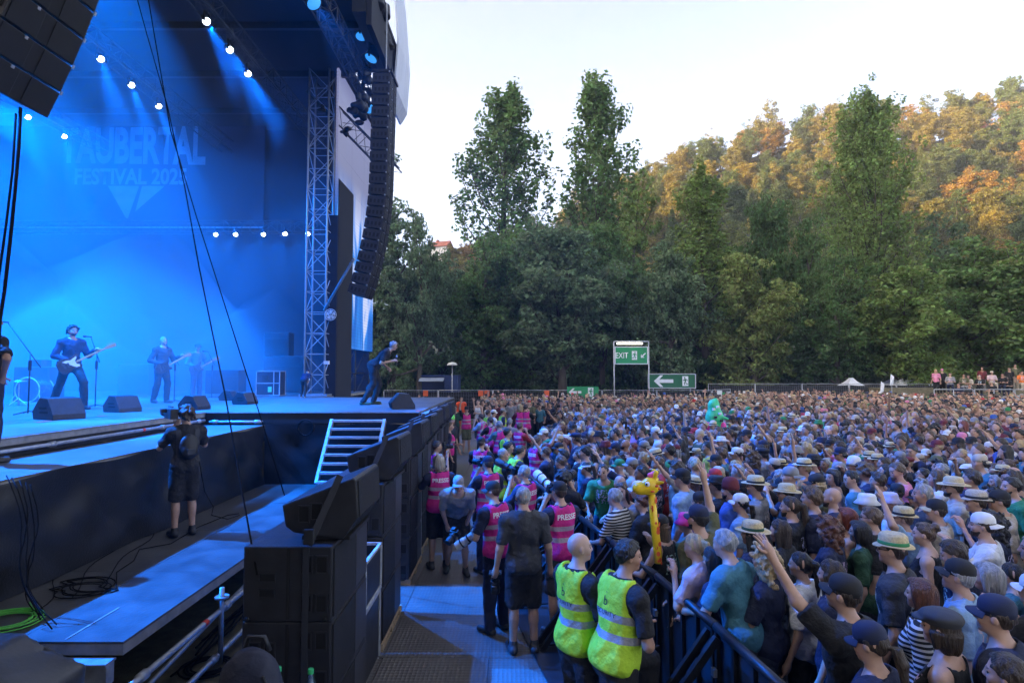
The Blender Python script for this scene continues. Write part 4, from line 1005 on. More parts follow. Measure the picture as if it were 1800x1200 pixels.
def sub(loc, label, flip=False):
    e = empty('subwoofer', loc, label, 'speaker', 'subwoofers along the pit')
    link('cabinet', sub_me, e); link('grille', gr_me, e); link('front_panel', gr2_me, e); link('groove', grv, e, (-.345, 0, 0))
    for (hx, hz) in ((-.51, .22), (-.51, .34)) if not flip else ((-.60, .36), (-.48, .36)): link('handle_hole_shade', HA if not flip else HB, e, (hx, 0, hz))
    for hx, hz in ((-.20, .14), (-.08, .14), (-.20, .44), (-.08, .44)): link('handle_hole_shade', HB, e, (hx, 0, hz))
    for hx in (-.66, -.05): link('corner_knob', knob, e, (hx, -.001, .02)).rotation_euler = (math.pi / 2, 0, 0)
    return e
fill_me = MB().prism([(-.60, .27), (-.57, .10), (-.50, .05), (-.10, 0), (.02, .17), (.0, .47), (-.03, .49)], 'y', 0, .80).mesh('cabinet', M_cab, bevel=.012)
fgr_me = MB().prism([(-.085, .02), (.028, .18), (.012, .46), (.004, .46), (.018, .18), (-.095, .02)], 'y', .03, .77).mesh('grille', M_grille)
STACKS = [(4.8, -1.42, 0, 3), (6.78, -1.45, .12, 3), (8.85, -1.50, .12, 3), (10.35, -1.55, .12, 3), (11.8, -1.62, .1, 3), (13.4, -1.66, .1, 3), (15.0, -1.68, .1, 3)]
M_strap = mat('strap', (.02, .022, .03), .6, var=.2, scale=40)
for si, (y, x, z, n) in enumerate(STACKS):
    wh = '%s speaker stack from the camera' % nth(si)
    for k in range(n): sub((x, y, z + k * SH_), 'black subwoofer, %s from the ground in the %s' % (nth(k), wh), k % 2 == 1)
    zt = z + n * SH_
    if si >= 4: zt += .12; 
    e = empty('fill_speaker', (x + .15, y + .12, zt + .02 - (.10 if si >= 4 else 0)), 'tilted black fill speaker on top of the %s' % wh, 'speaker', 'tilted fill speakers on the stacks')
    link('cabinet', fill_me, e); link('grille', fgr_me, e); link('handle_hole_shade', HB, e, (-.42, 0, .2)); link('handle_hole_shade', HB, e, (-.32, 0, .22))
    MB().box(-.45, -.06, .05, .75, -.02, .012).build('rubber_feet', M_black, e)
    s = empty('ratchet_strap', (x - .18, y - .02, z), 'dark ratchet strap holding the fill speaker on the %s' % wh, 'strap', 'ratchet straps on the stacks')
    m = MB(); L_ = n * SH_
    m.obox((-.02, 0, L_ / 2), (.025, 0, .0), (0, .003, 0), (.0, 0, L_ / 2))
    m.obox((.10, .07, L_ + .27), (.025, 0, -.01), (0, .003, .0), (.10, .07, .26)); m.build('webbing', M_strap, s)
    m = MB(); m.box(-.035, .045, -.03, .0, L_ + .02, L_ + .14); m.build('ratchet', M_frame, s, bevel=.008)
    if z > .05:
        e = empty('wooden_pallet', (x, y, 0), 'pale wooden pallet under the %s' % wh, 'pallet', 'pallets under the stacks')
        M_wood = mat('pallet_wood', (.38, .27, .16), .8, var=.35, scale=8, stretch=(1, 6, 1))
        for yy in (0, .5, 1.0): MB().box(-.7, .02, yy + .02, yy + .14, .036, .098).build('block', M_wood, e)
        for xx in (-.68, -.36, -.06): MB().box(xx, xx + .08, .0, 1.15, .1, .118).build('top_board', M_wood, e); MB().box(xx, xx + .08, .0, 1.15, .037, .02).build('bottom_board', M_wood, e)
# --- flight cases between the stacks
def flight_case(loc, sx, sy, sz, label, open_top=False, mt=None, name='flight_case'):
    e = empty(name, loc, label, 'flight case'); mt = mt or mat('case_black', (.02, .021, .025), .45, var=.3, scale=5)
    m = MB()
    if open_top: m.box(0, sx, 0, .012, 0, sz); m.box(0, sx, sy - .012, sy, 0, sz); m.box(0, .012, .013, sy - .013, 0, sz); m.box(sx - .012, sx, .013, sy - .013, 0, sz); m.box(.013, sx - .013, .013, sy - .013, 0, sz * .35)
    else: m.box(0, sx, 0, sy, 0, sz)
    m.build('shell', mt, e)
    r = .016
    for a, b in [((x_, y_, 0), (x_, y_, sz)) for x_ in (0, sx) for y_ in (0, sy)] + [((0, y_, z_), (sx, y_, z_)) for y_ in (0, sy) for z_ in (0, sz)] + [((x_, 0, z_), (x_, sy, z_)) for x_ in (0, sx) for z_ in (0, sz)]:
        d_ = [abs(b[i] - a[i]) / 2 + r for i in range(3)]; c_ = [(a[i] + b[i]) / 2 for i in range(3)]
        MB().box(c_[0] - d_[0], c_[0] + d_[0], c_[1] - d_[1], c_[1] + d_[1], c_[2] - d_[2], c_[2] + d_[2]).build('edge_profile', M_alu, e, bevel=.004)
    return e
flight_case((-2.02, 5.97, .02), .56, .74, .72, 'black flight case with silver edges between the two nearest speaker stacks')
e = flight_case((-2.02, 6.0, .78), .57, .70, .46, 'open silver edged rack case stacked between the two nearest speaker stacks', True)
for k, zz in enumerate((.18, .27)): MB().box(.05, .5, .1, .6, zz, zz + .07).build('rack_unit', M_frame, e, bevel=.005)
g = MB()
for k in range(7): g.box(.1 + k * .05, .115 + k * .05, .05, .09, .36, .366)
g.build('status_leds', mat('led_green', (.1, .4, .1), .4, var=0, emit=(.2, 1, .3), estr=.2), e)
flight_case((-2.05, 9.72, .02), .50, .55, .80, 'small black flight case further along the pit edge'); flight_case((-2.05, 9.75, .86), .50, .5, .30, 'open rack case on the small flight case along the pit edge', True)

# --- things close to the camera
flight_case((-2.05, 3.0, 0), 1.15, .75, 1.19, 'black flight case used as a table right below the camera')
def bottle(loc, label, col, cap=(.02, .35, .12)):
    e = empty('water_bottle', loc, label, 'bottle')
    MB().lathe([(.030, 0), (.034, .01), (.034, .05), (.031, .06), (.034, .075), (.034, .17), (.031, .19), (.018, .235), (.0135, .25), (.0135, .27)], n=20).build('bottle', mat('bottle_%d' % int(col[2] * 100), col, .08, var=0, trans=.9), e, smooth=True)
    MB().lathe([(.016, .262), (.016, .285), (.014, .288)], n=16).build('cap', mat('cap%d' % int(cap[1] * 100), cap, .5, var=0), e)
    MB().lathe([(.0345, .085), (.0348, .086), (.0348, .135), (.0345, .136)], n=20).build('label', mat('bottle_label', (.55, .62, .68), .6), e)
bottle(P(396, 1252, 3.40).xy.to_3d() + Vector((0, 0, 1.207)), 'blue tinted plastic bottle beside the backpack', (.35, .6, .9), (.05, .30, .45))
bottle(P(488, 1252, 3.40).xy.to_3d() + Vector((0, 0, 1.207)), 'clear bottle with green cap right of the backpack', (.8, .9, .88))
bottle(P(545, 1252, 3.38).xy.to_3d() + Vector((0, 0, 1.207)), 'clear bottle with green cap furthest right at the bottom edge', (.82, .92, .9))
bp_ = empty('backpack', (*P(440, 1250, 3.35).xy, 1.206), 'dark blue backpack standing on the case at the bottom edge', 'backpack')
f = Field(np.array([-.25, -.2, -.05]), np.array([.25, .2, .6]), None, .01, .012)
f.ell((0, 0, .17), (.125, .085, .20), .03); f.ell((0, 0, .10), (.135, .10, .13), .03); f.ell((.0, -.07, .12), (.10, .05, .09), .02); f.wrinkle(.006, 40, 2); f.clip(lambda X, Y, Z: -Z + 0 * X)
bp_.scale = (1.4, 1.2, 1.12)
V, Q = f.nets(); link('bag', np_mesh('bag', V, Q, [mat('backpack_fabric', (.012, .015, .035), .7, var=.2, bump=.2, bscale=80)]), bp_)
MB().tube([(-.05, .06, .33), (-.03, .05, .40), (.03, .05, .40), (.05, .06, .33)], .011, 8).build('grab_handle', M_strap, bp_, smooth=True)
MB().tube([(.09, -.075, .04), (.105, -.06, .16), (.07, -.07, .27)], .006, 6).build('zip', M_frame, bp_, smooth=True)
# covered box at lower left
cb = empty('covered_case', (-3.55, 3.75, 0), 'crate under a dark tarpaulin at the lower left corner', 'crate')
f = Field(np.array([-.9, -.7, -.1]), np.array([.9, .7, 1.6]), None, .01, .04)
X, Y, Z = f.grid(); q = np.maximum(np.maximum(np.abs(X + .0) - .70, np.abs(Y) - .32), Z - 1.36 + np.maximum(0, X - .3) * .5); f.F = (q - .03).astype(np.float32); f.wrinkle(.014, 9, 12); f.clip(lambda X, Y, Z: -Z + 0 * X)
V, Q = f.nets(); link('tarpaulin', np_mesh('tarpaulin', relax(V, Q, 2), Q, [mat('tarpaulin', (.035, .037, .045), .38, var=.2, scale=4, bump=.1, bscale=30)]), cb)

# --- cables
def catenary(a, b, sag, n=14, wob=0.0, seed=0):
    r = random.Random(seed); a, b = Vector(a), Vector(b); out = []
    for i in range(n + 1):
        t = i / n; p = a.lerp(b, t); p.z -= sag * 4 * t * (1 - t); p.x += wob * math.sin(t * 7 + r.uniform(0, .3)); out.append(p)
    return out
def cable(pts, r, label, mt=None):
    o = Vector(pts[0]); m = MB(); m.tube([Vector(p) - o for p in pts], r, 6); return m.build('cable', mt or M_cable, None, smooth=True, loc=o, label=label, cat='cable')
cable([P(225, -60, 9.4), P(258, 60, 8.6), P(295, 190, 7.8), P(325, 330, 7.2), P(350, 470, 6.6), P(395, 690, 5.7), P(435, 915, 4.95), P(452, 1010, 4.76)], .0075, 'black cable falling from the roof to the nearest speaker stack')
cable([P(251, -60, 9.9), P(271, 60, 9.2), P(300, 230, 8.6), P(345, 380, 8.4), P(390, 520, 8.3), P(428, 640, 8.3), P(462, 745, 8.5), P(500, 870, 9.0)], .0085, 'second black cable falling from the roof to the lower deck')
cable([P(36, 190, 6.6), P(33, 260, 6.5), P(26, 340, 6.4), P(17, 430, 6.3), P(8, 510, 6.2), P(0, 560, 6.1), P(-6, 650, 6.0)], .017, 'thick black cable hanging from the near line array')
cable([P(28, 200, 6.5), P(22, 300, 6.4), P(10, 400, 6.3), P(-4, 500, 6.2)], .012, 'thin black cable hanging beside the thick one under the near array')
for k, (x0, x1, sg) in enumerate(((8, 80, .05), (20, 90, .12), (30, 60, .02), (44, 70, .2), (52, 66, .08))):
    a, b = P(x0, 835 + k * 4, 5.9), G(x1, 1105 - k * 8, .86)
    cable(catenary(a, b, sg * 1.5, 16, .07, k), .0055, 'black cable drooping from side platform to lower deck, %s of five' % nth(k))
def coil(c, rx, ry, turns, r, label, mt, z=.85, tail=None, fig8=False, seed=0):
    q = random.Random(seed); pts = []
    n = turns * 22
    for i in range(n):
        a = 2 * math.pi * i / 22; k = 1 + .22 * math.sin(i * .051 + 1) + .06 * math.sin(i * .13); dx = (.45 * rx if (i // 11) % 2 else -.45 * rx) if fig8 else 0
        pts.append((c[0] + rx * k * math.cos(a) + dx * .6, c[1] + ry * k * math.sin(a) + (.5 * ry * math.sin(a / 2) if fig8 else 0), z + r + .004 * (i // 22) + .002 * q.random()))
    if tail: pts += [Vector(t) for t in tail]
    sm_ = []
    for i in range(len(pts) - 1): sm_.append(Vector(pts[i]))
    sm_.append(Vector(pts[-1])); cable(sm_, r, label, mt)
c = G(150, 1033, .85); coil((c.x, c.y), .27, .22, 5, .006, 'coiled black cable lying on the lower deck', M_cable, .842, [G(205, 1005, .85), G(235, 985, .85), G(245, 965, .85), G(300, 955, .85), G(350, 925, .85), G(400, 905, .85), G(420, 902, .85)], True)
c = G(8, 1092, .85); coil((c.x, c.y), .26, .22, 7, .0065, 'coiled bright green cable on the lower deck at the left edge', M_green, .842, [G(50, 1085, .85), G(62, 1080, .86), G(52, 1058, .86)])
for k in range(6):
    a = G(300 + 14 * k, 1190 - 12 * k, .02); cable([a + Vector((.1 * math.sin(i * .9 + k), i * .55, .012 + .01 * (i % 2) + .004 * k)) for i in range(9)], .011, 'black cable snaking over the ground under the lower deck, %s of six' % nth(k))
c = G(365, 1165, .03); coil((c.x, c.y), .22, .2, 4, .01, 'small coil of black cable on the dry grass', M_cable, -.02)
for k in range(5):
    a = G(60 + 60 * k, 1075 - 28 * k, .85); b = G(150 + 70 * k, 960 - 22 * k, .85); q_ = [a.lerp(b, t) + Vector((.07 * math.sin(t * 9 + k), .05 * math.cos(t * 7 + k * 2), .006)) for t in np.linspace(0, 1, 14)]
    if k < 3: cable([Vector((min(p.x, -3.4), p.y, .848)) for p in q_], .005, 'thin cable lying along the lower deck, %s from the near end' % nth(k))
# tape marks on the deck
for k, (px, py, w_) in enumerate(((75, 741, .3), (127, 734, .35), (178, 731, .2), (243, 717, .3), (263, 718, .2), (300, 715, .25), (405, 713, .3), (432, 710, .2), (455, 700, .2), (690, 711, .35), (735, 722, .3))):
    q = G(px, py, DZ + .004); MB().box(-.04, .04, -w_ / 2, w_ / 2, 0, .002).build('tape_mark', M_tape, None, loc=(q.x, q.y, DZ + .0045), label='red tape mark on the stage deck, %s from the left' % nth(k), cat='tape', group='red tape marks')
q = G(165, 1093, .845); MB().box(-.006, .006, -.35, .35, 0, .002).build('tape_mark', M_wtape, None, loc=(q.x, q.y, .8435), label='long white tape line on the near end of the lower deck', cat='tape')

# --- aluminium stairs to the thrust
st = empty('aluminium_stairs', (0, 0, 0), 'aluminium stairs with open treads leaning on the thrust stage', 'stairs')
tl, tr_ = P(584, 738, 12.35), P(676, 738, 12.35); bl = P(556, 850, 11.55); br_ = Vector((tr_.x + (bl.x - tl.x), bl.y, bl.z))
for a, b in ((tl, bl), (tr_, br_)):
    d_ = b - a; b2 = a + d_ * 1.0; n = d_.normalized(); MB().obox((a + b2) / 2, d_ / 2, (.03, 0, 0), n.cross(Vector((1, 0, 0))) * .05).build('stringer', M_alu, st)
for i in range(8):
    t = .01 + i * .137; a, b = tl.lerp(bl, t), tr_.lerp(br_, t); c = (a + b) / 2
    MB().box(a.x + .032, b.x - .032, c.y - .13, c.y + .02, c.z - .02, c.z + .02).build('tread', M_alu, st)
cable([P(540, 742, 12.36) + Vector((.16 * math.cos(a), -.03 - .004 * a, .16 * math.sin(a) - .1)) for a in np.linspace(0, 19, 40)], .012, 'coil of cable hung under the edge of the thrust stage')
# pale corner block of the thrust
MB().box(-.12, .0, 0, 3.0, 0, .26).build('corner_panel', M_deckside, None, loc=(-1.80, 12.7, 2.0), label='scuffed pale edge panel at the outer corner of the thrust stage', cat='panel')

# --- floor monitors
wed = MB().prism([(-.30, 0), (.30, 0), (.34, .16), (.12, .42), (-.12, .40), (-.30, .10)], 'y', -.30, .30).mesh('cabinet', M_cab, bevel=.012)
wgr = MB().prism([(.325, .03), (.352, .16), (.135, .412), (.125, .40), (.33, .16), (.31, .03)], 'y', -.27, .27).mesh('grille', M_grille)
wsl = MB().box(-.14, .10, -.306, -.301, .12, .16).box(-.10, .12, -.306, -.301, .20, .24).mesh('side_slots', M_hole)
for k, (px, py, rz, sc, lb) in enumerate(((86, 738, 2.75, .92, 'black floor monitor in front of the bass player'), (202, 725, 2.75, .82, 'black floor monitor at the foot of the second microphone stand'), (332, 721, 3.0, .76, 'black floor monitor above the cameraman at the deck corner'),
        (396, 704, 3.2, .7, 'dim black floor monitor behind the one at the deck corner'), (424, 711, 2.9, .74, 'black floor monitor beside the thin hanging cables'), (704, 719, 3.45, .85, 'black floor monitor in front of the singer at the end of the thrust'))):
    q = G(px, py, DZ); e = empty('floor_monitor', (q.x, q.y + .25, DZ + .003), lb, 'speaker', 'floor monitors on the stage', rz); e.scale = (sc,) * 3
    link('cabinet', wed, e); link('grille', wgr, e); link('side_slots', wsl, e).scale = (1, -1, 1) if k != 5 else (1, 1, 1)

# --- microphone stands
def mic_stand(px, py, hz, bx, bz, label):
    q = G(px, py, DZ); e = empty('microphone_stand', (q.x, q.y, DZ + .003), label, 'microphone stand', 'microphone stands')
    for a in range(3): MB().tube([(0, 0, .06), (.30 * math.cos(a * 2.09 + .4), .30 * math.sin(a * 2.09 + .4), .012)], .011, 6).build('leg', M_frame, e, smooth=True)
    MB().tube([(0, 0, .02), (0, 0, hz)], .013, 8).build('pole', M_frame, e, smooth=True)
    MB().tube([(-bx * .45, 0, hz - bz * .45), (bx, 0, hz + bz)], .010, 8).build('boom', M_frame, e, smooth=True)
    m = MB(); s = -1 if bx < 0 else 1; m.tube([(bx - s * .02, 0, hz + bz), (bx + s * .12, 0, hz + bz + .01)], .015, 8); m.tube([(bx + s * .12, 0, hz + bz + .01), (bx + s * .135, 0, hz + bz + .01), (bx + s * .18, 0, hz + bz + .012)], [.02, .03, .02], 10); m.build('microphone', M_frame, e, smooth=True)
    m = MB(); m.box(-.02, .02, -.02, .02, hz * .72, hz * .72 + .2); m.build('clip', M_frame, e)
mic_stand(49, 728, 1.2, -.48, .62, 'microphone stand with long boom at the left picture edge'); mic_stand(167, 716, 1.25, -.16, .42, 'microphone stand before the bass player'); mic_stand(306, 707, 1.2, -.26, .40, 'microphone stand before the second musician'); mic_stand(372, 700, 1.2, -.16, .3, 'faint microphone stand before the musician in the cap')

# --- band gear at the back
def amp(px0, px1, py0, py1, Y, label, mt=None, dep=.6):
    a, b = P(px0, py1, Y), P(px1, py0, Y); e = empty('amplifier', (a.x, Y, a.z), label, 'amplifier')
    w_, h_ = b.x - a.x, b.z - a.z; MB().box(0, w_, 0, dep, 0, h_).build('cabinet', mt or M_cab, e, bevel=.02)
    MB().box(.05, w_ - .05, -.012, -.001, .05, h_ * .7).build('grille', M_grille, e); MB().box(.05, w_ - .05, -.012, -.001, h_ * .76, h_ - .05).build('control_panel', M_frame, e)
    return e
amp(22, 88, 645, 708, 17.2, 'dark amplifier block behind the bass player'); amp(52, 73, 632, 644.5, 17.3, 'small amplifier head on the dark block', dep=.4)
amp(360, 420, 650, 692, 20.5, 'amplifier cabinet behind the musician in the cap'); amp(464, 508, 584, 625, 24.5, 'upper of the dim cabinets at the back of the stage'); amp(462, 536, 626, 689, 24.4, 'lower wide dim cabinet at the back of the stage'); amp(206, 262, 640, 694, 21, 'dim cabinet between the bass player and second musician')
e = empty('drum', (*G(60, 706, DZ).xy, DZ), 'bass drum with shiny shell at the left of the stage', 'drum')
m = MB(); n = 24
for yy in (-.25, .25):
    for k in range(n): a = 2 * math.pi * k / n; m.v.append((.33 * math.cos(a), yy, .34 + .33 * math.sin(a)))
m.f = [(k, (k + 1) % n, n + (k + 1) % n, n + k) for k in range(n)] + [tuple(range(n))[::-1], tuple(range(n, 2 * n))]; m.m = [0] * len(m.f); m.build('shell', mat('drum_shell', (.06, .07, .09), .25, metal=.5), e)
for yy in (-.26, .26): MB().tube([(.345 * math.cos(a), yy, .34 + .345 * math.sin(a)) for a in np.linspace(0, 6.283, 25)], .018, 6).build('hoop', M_alu, e, smooth=True)
for x_, y_ in ((.3, -.22), (-.3, -.22)): MB().tube([(x_, y_, .3), (x_ * 1.4, y_ - .1, .01)], .012, 6).build('leg', M_alu, e)
e = empty('hi_hat_stand', (*G(32, 712, DZ).xy, DZ), 'thin chrome drum hardware stand left of the bass drum', 'stand')
MB().tube([(0, 0, 0), (0, 0, .62)], .014, 8).build('pole', M_alu, e, smooth=True); MB().lathe([(.16, .60), (.15, .615), (.02, .64)], n=20).build('cymbal', mat('cymbal', (.5, .42, .2), .3, metal=.9), e)
for a in range(3): MB().tube([(0, 0, .18), (.2 * math.cos(a * 2.1), .2 * math.sin(a * 2.1), .01)], .01, 6).build('leg', M_alu, e)
q = G(463, 695, DZ); wf = flight_case((q.x, 21.0, DZ + .03), .82, .5, .84, 'silver framed open rack standing at the foot of the truss tower', name='equipment_rack', mt=mat('rack_dark', (.02, .03, .05), .5))
for x_ in (.6,): MB().box(x_, x_ + .03, -.018, .0, 0, .84).build('divider', M_alu, wf)
MB().box(0.02, .82, -.018, 0, .41, .44).build('shelf', M_alu, wf); MB().box(.2, .42, -.03, -.018, .52, .72).build('device', M_frame, wf, bevel=.01); MB().box(.42, .55, -.03, -.018, .12, .3).build('green_sheet', mat('green_sheet', (.2, .7, .3), .5), wf)
# fan on the tower
q = P(581, 553, 21.0); e = empty('stage_fan', q, 'round pale fan clamped to the truss tower', 'fan')
for rr in (.08, .14, .20): MB().tube([(rr * math.cos(a), 0, rr * math.sin(a)) for a in np.linspace(0, 6.283, 21)], .010, 6).build('guard_ring', M_white, e, smooth=True)
m = MB()
for a in np.linspace(0, 5.8, 12): m.tube([(.02 * math.cos(a), -.02, .02 * math.sin(a)), (.2 * math.cos(a), 0, .2 * math.sin(a))], .006, 5)
m.build('guard_spokes', M_white, e, kind='stuff')
MB().lathe([(.05, 0), (.05, .02)], n=12).build('motor', M_frame, e); MB().tube([(-.05, .1, -.1), (-.2, .3, -.5)], .015, 6).build('bracket', M_frame, e)
m = MB()
for a in np.linspace(0, 5.03, 5): m.add([(0, .02, 0), (.17 * math.cos(a), .01, .17 * math.sin(a)), (.17 * math.cos(a + .7), .04, .17 * math.sin(a + .7))], [(0, 1, 2)])
m.build('blades', M_white, e, kind='stuff')
MB().box(-.09, .09, -.06, .06, 0, .12).build('junction_box', M_white, None, loc=P(574, 640, 21.1), label='small white box fixed low on the truss tower', cat='box')
e = pipe([P(570, 545, 21.2), P(622, 455, 19.5)], .05, 'slanting blue lit brace pipe behind the tall line array', ())
# dark cable clutter hung on the tower and the roof edge
for k, (px, py, Y, s) in enumerate(((640, 120, 19.6, .5), (650, 150, 19.5, .42), (640, 185, 19.3, .55), (628, 205, 19.2, .42), (608, 235, 20.5, .3), (565, 190, 21.2, .25))):
    q = P(px, py, Y); f = Field(np.array([-.9, -.5, -.9]), np.array([.9, .5, .9]), None, .01, .05); r = np.random.default_rng(k)
    for _ in range(7):
        a = r.uniform(-.6, .6, 3) * s; f.ell(a, r.uniform(.15, .4, 3) * s, .05)
    V, Q = f.nets(); link('rigging_bundle', np_mesh('rigging', V, Q, [M_frame]), None, q, 'dark rigging bundle beside the tall line array, %s from the top' % nth(k), 'rigging', 'rigging bundles at the roof edge')

# --- crowd barrier
BPTS = [(1.80, 2.5), (1.74, 3.6), (1.60, 4.75), (1.42, 5.9), (1.18, 7.05), (.95, 8.2), (.72, 9.35), (.50, 10.5), (.32, 11.65), (.22, 12.8), (.25, 13.95), (.40, 15.1), (.6, 16.25), (.85, 17.4), (1.1, 18.5)]
def bar_x(y): return float(np.interp(y, [p[1] for p in BPTS] + [34], [p[0] for p in BPTS] + [2.6]))
M_bar = mat('barrier_black', (.016, .017, .02), .42, metal=.3, var=.3, scale=12)
M_barsheet = mat('barrier_sheet', (.025, .027, .034), .5, metal=.3, var=.25, scale=8)
def barrier_meshes(L_):
    w_ = L_ / 2 - .012; out = []
    out.append(('panel', MB().box(-w_, w_, -.006, .006, .10, 1.12).mesh('panel', M_barsheet)))
    for k in range(5): x_ = -w_ + .02 + k * (2 * w_ - .04) / 4; out.append(('rib', MB().box(x_ - .018, x_ + .018, .007, .04, .1, 1.13).mesh('rib', M_bar)))
    out.append(('top_rail', MB().tube([(-w_, .02, 1.16), (w_, .02, 1.16)], .036, 10).mesh('top_rail', M_bar, smooth=True)))
    for x_ in (-w_ + .06, w_ - .06): out.append(('brace', MB().obox((x_, .46, .58), (.02, 0, 0), (0, .42, -.52), (0, .022, .018)).mesh('brace', M_bar)))
    for x_ in (-w_ + .06, w_ - .06): out.append(('strut', MB().obox((x_, .25, .42), (.015, 0, 0), (0, .22, -.10), (0, .01, .02)).mesh('strut', M_bar)))
    out.append(('foot_plate', MB().box(-w_, w_, .041, 1.0, .042, .06).mesh('foot_plate', M_bar)))
    out.append(('latch', MB().box(w_ - .05, w_ + .0, .041, .07, .80, .86).mesh('latch', M_steel)))
    return out
for k in range(len(BPTS) - 1):
    a, b = Vector((*BPTS[k], 0)), Vector((*BPTS[k + 1], 0)); L_ = (b - a).length
    if k == 0 or abs(L_ - bl_) > .02: bm2 = barrier_meshes(L_); bl_ = L_
    e = empty('barrier_section', (a + b) / 2, 'black steel crowd barrier section, %s counted from the camera' % nth(k), 'barrier', 'crowd barrier sections', math.atan2(b.y - a.y, b.x - a.x))
    for nm, me in bm2: link(nm, me, e)
# ================================================================== TREES
def leaf_mat(name, col, sat=1.0):
    m = bpy.data.materials.new(name); m.use_nodes = True; nt = m.node_tree; N = nt.nodes; L = nt.links; b = N['Principled BSDF']
    at = N.new('ShaderNodeAttribute'); at.attribute_name = 'leafvar'
    oi = N.new('ShaderNodeObjectInfo')
    hs = N.new('ShaderNodeHueSaturation'); L.new(oi.outputs['Color'], hs.inputs['Color'])
    r1 = N.new('ShaderNodeMapRange'); r1.inputs[3].default_value = .47; r1.inputs[4].default_value = .53; L.new(at.outputs['Fac'], r1.inputs[0]); L.new(r1.outputs[0], hs.inputs['Hue'])
    r2 = N.new('ShaderNodeMapRange'); r2.inputs[3].default_value = .55; r2.inputs[4].default_value = 1.5; L.new(at.outputs['Fac'], r2.inputs[0]); L.new(r2.outputs[0], hs.inputs['Value'])
    L.new(hs.outputs[0], b.inputs['Base Color']); b.inputs['Roughness'].default_value = .55; b.inputs['Specular IOR Level'].default_value = .3
    tr = N.new('ShaderNodeBsdfTranslucent'); L.new(hs.outputs[0], tr.inputs[0]); ms_ = N.new('ShaderNodeMixShader'); ms_.inputs[0].default_value = .5
    L.new(b.outputs[0], ms_.inputs[1]); L.new(tr.outputs[0], ms_.inputs[2]); L.new(ms_.outputs[0], N['Material Output'].inputs[0]); return m
M_leaf = leaf_mat('leaves', (.05, .08, .03))
M_bark = mat('bark', (.075, .06, .045), .95, var=.4, scale=3, bump=.6, bscale=14, stretch=(1, 1, .25))
def leaves_mesh(name, pts, nrm, size, seed):
    r = np.random.default_rng(seed); n = len(pts); pts = np.asarray(pts); nrm = np.asarray(nrm) + r.normal(size=(n, 3)) * .55; nrm /= np.linalg.norm(nrm, axis=1)[:, None]
    a = np.cross(nrm, r.normal(size=(n, 3))); a /= np.linalg.norm(a, axis=1)[:, None]; b = np.cross(nrm, a)
    s = (size * r.uniform(.55, 1.25, n))[:, None]; a = a * s; b = b * s * .62
    V = np.stack([pts - a, pts - b + nrm * s * .12, pts + a, pts + b + nrm * s * .12], 1).reshape(-1, 3); Q = np.arange(4 * n).reshape(n, 4)
    me = np_mesh(name, V, Q, [M_leaf]); at = me.attributes.new('leafvar', 'FLOAT', 'FACE')
    cl = r.uniform(0, 1, n); at.data.foreach_set('value', cl.astype(np.float32)[:len(me.polygons)])
    me.polygons.foreach_set('use_smooth', np.zeros(len(me.polygons), bool)); return me
def limb(p, d, L_, n, r, up=.25, wig=.25):
    pts = [np.array(p, float)]; d = np.array(d, float)
    for i in range(n):
        d = d + r.normal(size=3) * wig * .3 + np.array([0, 0, up * .2]); d /= np.linalg.norm(d); pts.append(pts[-1] + d * L_ / n)
    return pts
